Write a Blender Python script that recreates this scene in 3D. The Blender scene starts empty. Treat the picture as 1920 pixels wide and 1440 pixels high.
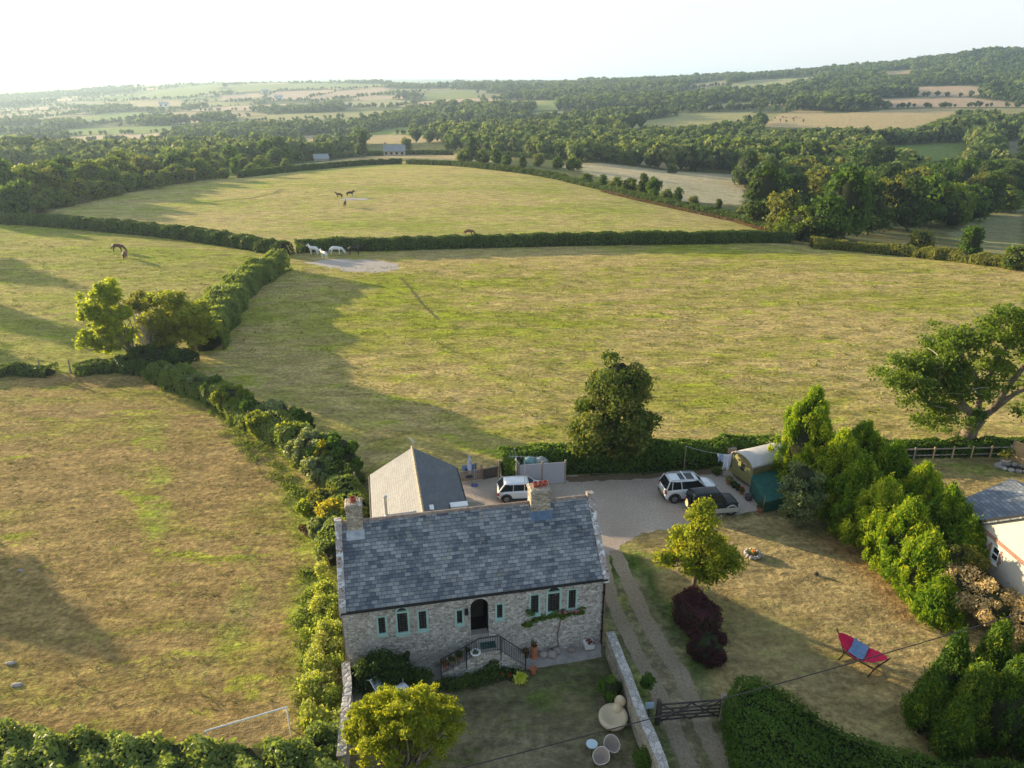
import bpy, math, random
import numpy as np
from mathutils import Vector, Matrix
R = math.radians
PI = math.pi
rnd = random.Random(7)
sc = bpy.context.scene
C = sc.collection

# ------------------------------------------------------------------ camera, world, sun, exposure
FPX, PITCH, CAMH = 1378.0, R(22.3), 27.0
cd = bpy.data.cameras.new('camera')
cam = bpy.data.objects.new('camera', cd)
C.objects.link(cam)
cam.location = (0, 0, CAMH)
cam.rotation_euler = (R(90) - PITCH, 0, 0)
cd.sensor_width = 36
cd.lens = FPX / 1920 * 36
cd.clip_start = 0.5
cd.clip_end = 30000
sc.camera = cam

SUN_EL, SUN_AZ = R(9.0), R(148.5)           # azimuth of the sun, counter-clockwise from +X
w = bpy.data.worlds.new("World")
sc.world = w
w.use_nodes = True
wn = w.node_tree
bg = wn.nodes['Background']
sky = wn.nodes.new('ShaderNodeTexSky')
sky.sky_type = 'NISHITA'
sky.sun_disc = False
sky.sun_elevation = SUN_EL
sky.sun_rotation = R(90) - SUN_AZ
sky.air_density = 1.0
sky.dust_density = 1.0
sky.ozone_density = 1.0
# hazy evening sky: the clear sky pales into white mist near the horizon
tcw = wn.nodes.new('ShaderNodeTexCoord'); spw = wn.nodes.new('ShaderNodeSeparateXYZ')
wn.links.new(tcw.outputs['Generated'], spw.inputs[0])
rw = wn.nodes.new('ShaderNodeValToRGB'); wn.links.new(spw.outputs[2], rw.inputs[0])
rw.color_ramp.elements[0].position = .06; rw.color_ramp.elements[0].color = (.93, .93, .93, 1)
rw.color_ramp.elements[1].position = .62; rw.color_ramp.elements[1].color = (.12, .12, .12, 1)
mw = wn.nodes.new('ShaderNodeMix'); mw.data_type = 'RGBA'
wn.links.new(rw.outputs[0], mw.inputs[0]); wn.links.new(sky.outputs[0], mw.inputs[6]); mw.inputs[7].default_value = (2.5, 2.6, 2.68, 1)
wn.links.new(mw.outputs[2], bg.inputs[0])
bg.inputs[1].default_value = 0.15
sl = bpy.data.lights.new('sun', 'SUN')
sl.energy = 5.0
sl.angle = R(0.6)
sl.color = (1.0, 0.80, 0.50)
so = bpy.data.objects.new('sun', sl)
C.objects.link(so)
sd = Vector((-math.cos(SUN_EL) * math.cos(SUN_AZ), -math.cos(SUN_EL) * math.sin(SUN_AZ), -math.sin(SUN_EL)))
so.rotation_euler = sd.to_track_quat('-Z', 'Y').to_euler()
so.location = (-200, 150, 200)
vs = sc.view_settings
vs.view_transform = 'Standard'
vs.look = 'None'
vs.exposure = 1.38
vs.gamma = 1
vs.use_curve_mapping = False
sc.cycles.use_denoising = True
sc.cycles.max_bounces = 6
sc.cycles.diffuse_bounces = 3
sc.cycles.transmission_bounces = 4
sc.cycles.volume_bounces = 1
sc.cycles.sample_clamp_indirect = 4

# ------------------------------------------------------------------ terrain height
_UC = [(x - 960) / 1378 * .93 for x in (0, 240, 480, 720, 960, 1200, 1440, 1680, 1920)]
_YR = [100, 120, 150, 190, 250, 330, 450, 600, 800, 1050, 1400, 1900, 2600, 4000, 7000, 9500]
_ZT = [
 [0]*9, [0]*9,
 [0,0,0,0,0,0,0,-3,-5],
 [0,0,0,0,0,0,-4,-7,-8],
 [-3,-2,-1,0,0,-3,-9,-10,-10],
 [-8,-7,-6,-5,-4,-8,-11.5,-12.5,-12.5],
 [-15,-14,-12,-10,-9,-11,-12.5,-12.5,-12.5],
 [-20,-18,-16,-13,-11,-9,-9,-5.5,-5.5],
 [-22,-20,-17,-13,-10,-5,-3,1.5,5],
 [-22,-20,-16,-10,-5,1.5,7,14,24],
 [-20,-14,-11,-4,4,12,22,40,54],
 [-16,0,12,17,20,29,42,72,96],
 [-12,22,34,32,16,20,30,50,60],
 [-5,-2,5,8,8,5,5,10,10],
 [72,72,66,60,52,40,25,20,20],
 [60]*9]
_NU, _NY = 121, 260
_ug = np.linspace(-1.0, 1.0, _NU)
_lg = np.linspace(math.log(100), math.log(9500), _NY)
_Z = np.array(_ZT, float)
_t1 = np.array([np.interp(_ug, _UC, r) for r in _Z])
_T = np.array([np.interp(_lg, np.log(_YR), _t1[:, j]) for j in range(_NU)]).T
for _ in range(3):
    p = np.pad(_T, 4, mode='edge')
    _T = sum(p[4+k:4+k+_NY, 4:-4] for k in range(-4, 5)) / 9
    p = np.pad(_T, 4, mode='edge')
    _T = sum(p[4:-4, 4+k:4+k+_NU] for k in range(-4, 5)) / 9
def hz(X, Y):
    X = np.asarray(X, float); Y = np.asarray(Y, float)
    Ys = np.maximum(Y, 100.)
    fu = np.clip((X / Ys + 1.0) / 2 * (_NU - 1), 0, _NU - 1.001)
    fy = np.clip((np.log(Ys) - _lg[0]) / (_lg[-1] - _lg[0]) * (_NY - 1), 0, _NY - 1.001)
    iu = fu.astype(int); iy = fy.astype(int); a = fu - iu; b = fy - iy
    z = (_T[iy, iu]*(1-a)*(1-b) + _T[iy, iu+1]*a*(1-b) + _T[iy+1, iu]*(1-a)*b + _T[iy+1, iu+1]*a*b)
    k = np.clip((Y - 100) / 25, 0, 1); k = k * k * (3 - 2 * k)
    hump = 13*np.exp(-((X-905)/85)**2-((Y-1500)/200)**2) + 8*np.exp(-((X-1100)/160)**2-((Y-1600)/200)**2)
    und = hump + np.clip((Y - 300) / 500, 0, 1) * 1.2 * (np.sin(X/83.+1.3) * np.cos(Y/97.) + .5*np.sin(X/47.-Y/61.))
    return (z + und) * k
def H(x, y): return float(hz(x, y))
def ray(px, py):
    a = (px - 960) / FPX; b = (py - 720) / FPX
    return a, math.cos(PITCH) - b*math.sin(PITCH), -(math.sin(PITCH) + b*math.cos(PITCH))
def G(px, py, z=0.0):                       # point of the plane at height z seen in direction (px, py)
    r = ray(px, py); t = (z - CAMH) / r[2]
    return (r[0]*t, r[1]*t, z)
def T(px, py):                              # point of the terrain in that direction
    r = ray(px, py); t = 20.; 
    while t < 9000:
        z = CAMH + r[2]*t
        if z < H(r[0]*t, r[1]*t): break
        t *= 1.004
    return (r[0]*t, r[1]*t, H(r[0]*t, r[1]*t))
def proj(X, Y, Z):
    dz = CAMH - Z
    dep = Y*math.cos(PITCH) + dz*math.sin(PITCH); dn = dz*math.cos(PITCH) - Y*math.sin(PITCH)
    return 960 + FPX*X/dep, 720 + FPX*dn/dep
def inpoly(px, py, poly):
    ins = np.zeros(np.shape(px), bool); n = len(poly)
    for i in range(n):
        x0, y0 = poly[i][:2]; x1, y1 = poly[(i+1) % n][:2]
        if y0 == y1: continue
        c = ((y0 > py) != (y1 > py)) & (px < (x1-x0)*(py-y0)/(y1-y0) + x0)
        ins ^= c
    return ins

# ------------------------------------------------------------------ node helpers and materials
class NT:
    def __init__(s, name):
        s.m = bpy.data.materials.new(name); s.m.use_nodes = True
        s.t = s.m.node_tree; s.b = s.t.nodes['Principled BSDF']; s.out = s.t.nodes['Material Output']
        s.b.inputs['Roughness'].default_value = .8
        s.b.inputs['Specular IOR Level'].default_value = .3
    def n(s, typ, ins=None, **pr):
        nd = s.t.nodes.new('ShaderNode' + typ)
        for k, v in pr.items(): setattr(nd, k, v)
        for k, v in (ins or {}).items(): s.set(nd.inputs[k], v)
        return nd
    def set(s, sock, v):
        if hasattr(v, 'is_output'): s.t.links.new(v, sock)
        elif hasattr(v, 'outputs'): s.t.links.new(v.outputs[0], sock)
        else:
            if isinstance(v, (tuple, list)) and len(v) == 3 and sock.type == 'RGBA': v = (*v, 1)
            sock.default_value = v
    def math(s, op, a, b=0.0, c=0.0, clamp=False):
        nd = s.t.nodes.new('ShaderNodeMath'); nd.operation = op; nd.use_clamp = clamp
        s.set(nd.inputs[0], a); s.set(nd.inputs[1], b); s.set(nd.inputs[2], c)
        return nd.outputs[0]
    def mix(s, f, a, b, mode='MIX'):
        nd = s.t.nodes.new('ShaderNodeMix'); nd.data_type = 'RGBA'; nd.blend_type = mode
        s.set(nd.inputs[0], f); s.set(nd.inputs[6], a); s.set(nd.inputs[7], b)
        return nd.outputs[2]
    def ramp(s, f, pts, interp='LINEAR'):
        nd = s.t.nodes.new('ShaderNodeValToRGB'); e = nd.color_ramp.elements; nd.color_ramp.interpolation = interp
        while len(e) < len(pts): e.new(.5)
        for i, (p_, c) in enumerate(pts):
            e[i].position = p_; e[i].color = (*c, 1) if not isinstance(c, (int, float)) else (c, c, c, 1)
        s.set(nd.inputs[0], f); return nd.outputs[0]
    def noise(s, scale, vec=None, detail=3, rough=.55, dist=0.):
        nd = s.n('TexNoise', {'Scale': scale, 'Detail': detail, 'Roughness': rough, 'Distortion': dist})
        if vec is not None: s.set(nd.inputs['Vector'], vec)
        return nd.outputs[0]
    def coord(s, which='Object', scale=(1, 1, 1)):
        tc = s.n('TexCoord'); mp = s.n('Mapping'); s.set(mp.inputs['Vector'], tc.outputs[which]); mp.inputs['Scale'].default_value = scale
        return mp.outputs[0]
    def pos(s, scale=(1, 1, 1)):
        g = s.n('NewGeometry'); mp = s.n('Mapping'); s.set(mp.inputs['Vector'], g.outputs['Position']); mp.inputs['Scale'].default_value = scale
        return mp.outputs[0]
    def bump(s, h, dist=.02, strength=1.0):
        nd = s.n('Bump', {'Height': h, 'Distance': dist, 'Strength': strength})
        s.t.links.new(nd.outputs[0], s.b.inputs['Normal'])
    def col(s, c): s.set(s.b.inputs['Base Color'], c); return s.m

def simple(name, c, rough=.7, metal=0., var=.25, scale=3., bump=0., spec=.3):
    t = NT(name); v = t.coord()
    f = t.noise(scale, v, 4)
    dk = tuple(x*(1-var) for x in c); lt = tuple(min(1, x*(1+var)) for x in c)
    t.col(t.ramp(f, [(.3, dk), (.7, lt)]))
    t.b.inputs['Roughness'].default_value = rough; t.b.inputs['Metallic'].default_value = metal
    t.b.inputs['Specular IOR Level'].default_value = spec
    if bump: t.bump(t.noise(scale*8, v, 4), bump)
    return t.m

def leafmat(name, a, b, trans=.3, rough=.6, c=None):
    t = NT(name)
    at = t.n('Attribute', attribute_name='var'); oi = t.n('ObjectInfo')
    f = t.math('ADD', at.outputs['Fac'], t.math('MULTIPLY', t.math('SUBTRACT', oi.outputs['Random'], .5), .35), clamp=True)
    pts = [(.12, a), (.88, b)] if c is None else [(.1, a), (.6, b), (.88, c)]
    col = t.mix(1., t.ramp(f, pts), (1.22, 1.18, 1.1), 'MULTIPLY')
    t.col(col); t.b.inputs['Roughness'].default_value = rough
    t.b.inputs['Specular IOR Level'].default_value = .14
    tr = t.n('BsdfTranslucent'); t.set(tr.inputs[0], t.mix(.5, t.mix(1., col, (1.5, 1.45, .8), 'MULTIPLY'), (b[0]*1.6, b[1]*1.55, b[2]*.5)))
    ms = t.n('MixShader'); ms.inputs[0].default_value = min(.55, trans+.14)
    t.t.links.new(t.b.outputs[0], ms.inputs[1]); t.t.links.new(tr.outputs[0], ms.inputs[2])
    t.t.links.new(ms.outputs[0], t.out.inputs[0])
    return t.m

M = {}
M['leaf_mid'] = leafmat('leaf_mid', (.022, .060, .010), (.10, .175, .028))
M['leaf_dark'] = leafmat('leaf_dark', (.018, .042, .012), (.08, .125, .028), .22)
M['leaf_bright'] = leafmat('leaf_bright', (.15, .22, .025), (.36, .40, .055), .42)
M['leaf_olive'] = leafmat('leaf_olive', (.05, .075, .018), (.19, .20, .05), .3)
M['leaf_grey'] = leafmat('leaf_grey', (.07, .105, .045), (.26, .30, .16), .3, .45)
M['leaf_gold'] = leafmat('leaf_gold', (.12, .17, .018), (.38, .32, .04), .4)
M['leaf_conifer'] = leafmat('leaf_conifer', (.028, .085, .006), (.17, .27, .018), .38, c=(.46, .47, .03))
M['leaf_cypress'] = leafmat('leaf_cypress', (.016, .050, .007), (.075, .145, .014), .28, c=(.20, .24, .02))
M['leaf_maple'] = leafmat('leaf_maple', (.020, .045, .010), (.10, .145, .03), .25, c=(.24, .21, .06))
M['leaf_purple'] = leafmat('leaf_purple', (.022, .010, .013), (.075, .028, .035), .15)
M['leaf_cream'] = leafmat('leaf_cream', (.12, .11, .05), (.42, .33, .19), .25, c=(.6, .5, .32))
M['leaf_weed'] = leafmat('leaf_weed', (.11, .18, .03), (.30, .35, .08), .35, c=(.46, .42, .19))
M['leaf_ivy'] = leafmat('leaf_ivy', (.04, .09, .015), (.11, .19, .03), .25)
M['leaf_brown'] = leafmat('leaf_brown', (.085, .06, .03), (.17, .105, .05), .1)
M['leaf_lawn'] = leafmat('leaf_lawn', (.06, .12, .015), (.24, .27, .03), .4, c=(.42, .36, .04))
M['leaf_gold2'] = leafmat('leaf_gold2', (.10, .16, .015), (.33, .34, .04), .45)
M['leaf_willow'] = leafmat('leaf_willow', (.08, .125, .02), (.27, .30, .05), .38)
M['leaf_hedge'] = leafmat('leaf_hedge', (.05, .09, .018), (.18, .23, .06), .3)
M['leaf_laurel'] = leafmat('leaf_laurel', (.05, .09, .02), (.20, .26, .085), .3, .45)
M['leaf_treeB'] = leafmat('leaf_treeB', (.055, .095, .015), (.15, .20, .035), .3)
M['leaf_tuft'] = leafmat('leaf_tuft', (.12, .155, .022), (.22, .235, .045), .02, c=(.30, .26, .09))
M['leaf_far'] = leafmat('leaf_far', (.022, .052, .022), (.10, .15, .05), .3, c=(.18, .21, .07))
M['core_shade'] = simple('core_shade', (.028, .034, .016), 1., var=.4, scale=4, spec=.05)  # solid foliage cores: the shade inside the crowns is put into this colour
M['bark'] = simple('bark', (.16, .125, .09), .9, var=.45, scale=5, bump=.02)
M['deadwood'] = simple('deadwood', (.42, .38, .32), .9, var=.2, scale=5)
M['black'] = simple('black', (.012, .012, .014), .5, var=.1)
M['black_metal'] = simple('black_metal', (.02, .022, .025), .45, .5, var=.2)
M['white_paint'] = simple('white_paint', (.78, .78, .76), .5, var=.06)
M['terracotta'] = simple('terracotta', (.40, .14, .07), .8, var=.2, scale=6)
M['concrete'] = simple('concrete', (.33, .30, .27), .9, var=.25, scale=2, bump=.005)
M['mint'] = simple('mint', (.34, .50, .45), .5, var=.08)
M['wood_dark'] = simple('wood_dark', (.07, .06, .055), .8, var=.35, scale=6, bump=.004)
M['wood_grey'] = simple('wood_grey', (.30, .25, .20), .85, var=.3, scale=6, bump=.004)
M['wood_tan'] = simple('wood_tan', (.50, .34, .18), .8, var=.2, scale=4)
M['steel'] = simple('steel', (.55, .55, .55), .35, .8, var=.1)
M['hay'] = simple('hay', (.5, .4, .22), .9, var=.2)

def slate(name, cols, w=.30, h=.20, joint=.10, lichen=0.):
    t = NT(name)
    tc = t.n('TexCoord'); sp = t.n('SeparateXYZ'); t.set(sp.inputs[0], tc.outputs['UV'])
    v = t.math('DIVIDE', sp.outputs[1], h); row = t.math('FLOOR', v); fv = t.math('FRACT', v)
    u = t.math('ADD', t.math('DIVIDE', sp.outputs[0], w), t.math('MULTIPLY', row, .5))
    wob = t.math('MULTIPLY', t.n('TexWhiteNoise', {'W': row}, noise_dimensions='1D').outputs[0], .35)
    u = t.math('ADD', u, wob)
    cx = t.math('FLOOR', u); fu = t.math('FRACT', u)
    cv = t.n('CombineXYZ', {0: cx, 1: row}); wnz = t.n('TexWhiteNoise', {'Vector': cv.outputs[0]}, noise_dimensions='3D')
    pn = t.noise(.55, t.n('CombineXYZ', {0: t.math('MULTIPLY', cx, w), 1: t.math('MULTIPLY', row, h)}).outputs[0], 3, .6)
    f = t.math('ADD', t.math('MULTIPLY', wnz.outputs[0], .55), t.math('MULTIPLY', t.math('SUBTRACT', pn, .33), 1.45), clamp=True)
    col = t.ramp(f, cols)
    ju = t.math('LESS_THAN', fu, joint*.55); jv = t.math('GREATER_THAN', fv, 1-joint)
    j = t.math('MAXIMUM', ju, jv)
    fine = t.noise(9, tc.outputs['UV'], 5, .7)
    col = t.mix(t.math('MULTIPLY', t.math('SUBTRACT', fine, .35), .8, clamp=True), col, tuple(x*.62 for x in cols[len(cols)//2][1]))
    if lichen:
        ln = t.noise(1.7, tc.outputs['UV'], 6, .75)
        col = t.mix(t.math('MULTIPLY', t.math('GREATER_THAN', ln, .60), lichen), col, (.33, .30, .20))
    col = t.mix(t.math('MULTIPLY', j, .75), col, (.018, .021, .028))
    t.col(col); t.b.inputs['Roughness'].default_value = .55
    t.bump(t.math('SUBTRACT', t.math('ADD', t.math('MULTIPLY', wnz.outputs[0], .5), t.math('SUBTRACT', 1., fv)), t.math('MULTIPLY', j, 1.2)), .012)
    return t.m
M['slate'] = slate('slate', [(.0, (.05, .06, .085)), (.22, (.085, .098, .125)), (.45, (.16, .175, .19)), (.66, (.25, .265, .27)), (.9, (.34, .35, .355))], .28, .185, .12, .45)
M['slate_sunlit'] = slate('slate_sunlit', [(.0, (.27, .26, .255)), (.5, (.32, .31, .295)), (.9, (.37, .355, .335))], .25, .16, .05, .0)  # rear wing slate with the left slope's sunlight put into the colour
M['slate_shaded'] = slate('slate_shaded', [(.0, (.07, .085, .11)), (.5, (.09, .105, .13)), (.9, (.12, .135, .155))], .25, .16, .08, .0)  # same wing slate, the right slope's shade put into the colour
M['slate_new'] = slate('slate_new', [(.0, (.10, .12, .15)), (.5, (.18, .20, .23)), (.9, (.30, .32, .34))], .30, .22, .10, .2)

def rubble(name, stops, mortar, scale=6.5, dist=.03, sq=1.45):
    t = NT(name); v = t.coord('Object', (1, 1, sq))
    d = t.n('TexVoronoi', {'Vector': v, 'Scale': scale, 'Randomness': .95}, feature='DISTANCE_TO_EDGE')
    c = t.n('TexVoronoi', {'Vector': v, 'Scale': scale, 'Randomness': .95}, feature='F1')
    sx = t.n('SeparateColor', {0: c.outputs['Color']})
    col = t.ramp(sx.outputs[0], stops)
    big = t.noise(.7, v, 3, .6)
    col = t.mix(t.math('MULTIPLY', big, .55), col, tuple(x*.75 for x in mortar))
    j = t.math('LESS_THAN', d.outputs[0], .055)
    col = t.mix(t.math('MULTIPLY', j, .85), col, mortar)
    sp = t.noise(22, v, 3, .7)
    col = t.mix(t.math('MULTIPLY', t.math('GREATER_THAN', sp, .57), .6), col, (.74, .72, .69))
    t.col(col); t.b.inputs['Roughness'].default_value = .85
    t.bump(t.math('ADD', t.math('MINIMUM', t.math('MULTIPLY', d.outputs[0], 5.), 1.), t.math('MULTIPLY', sx.outputs[1], .5)), dist)
    return t.m
M['rubble'] = rubble('rubble', [(.0, (.17, .15, .14)), (.3, (.38, .345, .30)), (.6, (.53, .49, .44)), (.85, (.70, .67, .62)), (1., (.82, .80, .78))], (.43, .39, .34))
M['rubble_warm'] = rubble('rubble_warm', [(.0, (.16, .13, .10)), (.4, (.34, .28, .20)), (.8, (.48, .41, .30)), (1., (.6, .54, .42))], (.34, .28, .20), 5.)
M['coping'] = rubble('coping', [(.0, (.30, .27, .25)), (.5, (.42, .39, .36)), (1., (.60, .57, .53))], (.24, .21, .18), 3.2, .02, 1)

def lichenstone():
    t = NT('lichen_stone'); v = t.coord()
    a = t.noise(2.2, v, 6, .75); b = t.noise(4.5, v, 5, .7)
    col = t.mix(t.math('GREATER_THAN', a, .53), (.34, .30, .27), (.62, .60, .60))
    col = t.mix(t.math('GREATER_THAN', b, .585), col, (.17, .085, .045))
    t.col(col); t.bump(b, .03); return t.m
M['lichen_stone'] = lichenstone()

def bricks(name, a, b, mortar, bw=.225, bh=.075, ms=.012):
    t = NT(name); tc = t.n('TexCoord'); so_ = t.n('SeparateXYZ', {0: tc.outputs['Object']}); cb_ = t.n('CombineXYZ', {0: t.math('ADD', so_.outputs[0], so_.outputs[1]), 1: so_.outputs[2]})
    br = t.n('TexBrick', {'Vector': cb_.outputs[0], 'Color1': a, 'Color2': b, 'Mortar': mortar, 'Scale': 1., 'Mortar Size': ms, 'Brick Width': bw, 'Row Height': bh})
    t.col(t.mix(t.math('MULTIPLY', t.noise(4, tc.outputs['Object'], 4), .5), br.outputs[0], tuple(x*.6 for x in a)))
    t.bump(br.outputs[1], -.004); return t.m
M['brick'] = bricks('brick', (.34, .12, .07), (.24, .085, .055), (.35, .31, .27))
M['render'] = simple('render', (.45, .43, .375), .9, var=.06, scale=1.2, bump=.003)

def glass(name='glass', c=(.012, .016, .018), tint=(.10, .16, .2)):
    t = NT(name); v = t.coord(); f = t.noise(2.5, v, 3)
    t.col(t.ramp(f, [(.45, c), (.75, tuple(x*2.2 for x in c))]))
    t.b.inputs['Roughness'].default_value = .12; t.b.inputs['Specular IOR Level'].default_value = .3
    return t.m
M['glass'] = glass()

def leadlight():
    t = NT('lead_light'); tc = t.n('TexCoord'); sp = t.n('SeparateXYZ'); t.set(sp.inputs[0], tc.outputs['UV'])
    u = sp.outputs[0]; v = sp.outputs[1]
    fx = t.math('FRACT', t.math('DIVIDE', u, .155)); fz = t.math('FRACT', t.math('DIVIDE', v, .15))
    g = t.math('MAXIMUM', t.math('LESS_THAN', fx, .10), t.math('LESS_THAN', fz, .10))
    n = t.noise(3, tc.outputs['UV'], 2)
    pane = t.ramp(n, [(.5, (.008, .014, .018)), (.62, (.02, .03, .035)), (.72, (.13, .13, .15))])
    t.col(t.mix(g, pane, (.13, .08, .06)))
    t.b.inputs['Roughness'].default_value = .25
    return t.m
M['lead'] = leadlight()

def paint(name, c, rough=.25):
    t = NT(name); t.col(t.ramp(t.noise(1.5, t.coord(), 3), [(.3, tuple(x*.93 for x in c)), (.7, c)]))
    t.b.inputs['Roughness'].default_value = rough; t.b.inputs['Coat Weight'].default_value = .4; t.b.inputs['Coat Roughness'].default_value = .1
    t.b.inputs['Specular IOR Level'].default_value = .5
    return t.m
M['car_white'] = paint('car_white', (.74, .75, .76))
M['car_dark'] = paint('car_dark', (.008, .014, .018), .4); M['car_dark'].node_tree.nodes['Principled BSDF'].inputs['Coat Weight'].default_value = .08; M['car_dark'].node_tree.nodes['Principled BSDF'].inputs['Specular IOR Level'].default_value = .25
M['car_silver'] = paint('car_silver', (.42, .42, .38), .35)
M['tail_red'] = paint('tail_red', (.45, .015, .03))
M['tyre'] = simple('tyre', (.02, .02, .021), .9, var=.15)
M['rim'] = simple('rim', (.25, .25, .26), .35, .7)
M['plastic_dark'] = simple('plastic_dark', (.03, .03, .033), .6)
M['lamp_clear'] = paint('lamp_clear', (.5, .52, .55), .15)

def gravelmat(name, a, b, c, s=14):
    t = NT(name); p_ = t.pos()
    f = t.noise(s, p_, 6, .75); g = t.noise(.35, p_, 4, .6)
    col = t.ramp(f, [(.3, a), (.5, b), (.72, c)])
    col = t.mix(t.math('MULTIPLY', t.math('SUBTRACT', g, .32, clamp=True), 2.0, clamp=True), col, t.mix(.5, a, b))
    t.col(col); t.b.inputs['Roughness'].default_value = .95; t.b.inputs['Specular IOR Level'].default_value = .1
    t.bump(t.math('ADD', f, t.math('MULTIPLY', g, .6)), .05); return t.m
M['gravel'] = gravelmat('gravel', (.24, .18, .14), (.48, .39, .315), (.76, .66, .56), 9)
M['track'] = gravelmat('track', (.17, .13, .08), (.36, .285, .195), (.52, .43, .32), 7)
M['slabs'] = gravelmat('slabs', (.24, .22, .18), (.30, .27, .22), (.36, .33, .28), 3)
M['dirt'] = gravelmat('dirt', (.40, .34, .29), (.46, .40, .34), (.52, .46, .40), 2)

def groundmat():
    t = NT('ground')
    ca = t.n('Attribute', attribute_name='dry').outputs['Color']
    cb = t.n('Attribute', attribute_name='lush').outputs['Color']
    gb = t.n('Attribute', attribute_name='gb').outputs['Fac']
    p1 = t.pos((.45, 1.0, 1)); p0 = t.pos()
    n1 = t.noise(.045, p1, 3, .55); n2 = t.noise(.28, p1, 5, .65, .6); n3 = t.noise(2.6, p0, 5, .7)
    f = t.math('ADD', t.math('MULTIPLY', n1, .9), t.math('MULTIPLY', n2, .75))
    f = t.math('ADD', f, t.math('MULTIPLY', n3, .40))
    f = t.math('ADD', f, t.math('SUBTRACT', gb, 1.52))
    f = t.math('MULTIPLY', f, 3.6, clamp=True)
    col = t.mix(f, ca, cb)
    pn = t.noise(.30, p1, 6, .72, .5)
    pm = t.math('MULTIPLY', t.math('SUBTRACT', t.math('ADD', pn, t.math('MULTIPLY', t.math('SUBTRACT', gb, .5), .22)), .575), 14., clamp=True)
    col = t.mix(t.math('MULTIPLY', pm, .75), col, t.mix(1., cb, (1.25, 1.35, .8), 'MULTIPLY'))
    # tonal mottling: tussocks, dead stalks, bare soil
    m1 = t.ramp(n3, [(.28, .45), (.5, 1.0), (.72, 1.7)])
    col = t.mix(1.0, col, m1, 'MULTIPLY')
    n4 = t.noise(.75, p1, 6, .78, .4)
    m2 = t.ramp(n4, [(.32, .55), (.52, 1.0), (.70, 1.45)])
    col = t.mix(1.0, col, m2, 'MULTIPLY')
    n5 = t.noise(.11, p0, 5, .65)
    col = t.mix(t.math('MULTIPLY', t.math('SUBTRACT', n5, .53, clamp=True), 3.0, clamp=True), col, t.mix(1.0, m2, (.30, .235, .12), 'MULTIPLY'))
    t.col(col); t.b.inputs['Roughness'].default_value = 1.; t.b.inputs['Specular IOR Level'].default_value = .05
    n6 = t.noise(.55, p1, 7, .70, .3)
    t.bump(t.math('ADD', t.math('MULTIPLY', n6, 1.), t.math('MULTIPLY', n3, .22)), .85, .9)
    return t.m
M['ground'] = groundmat()

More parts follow.
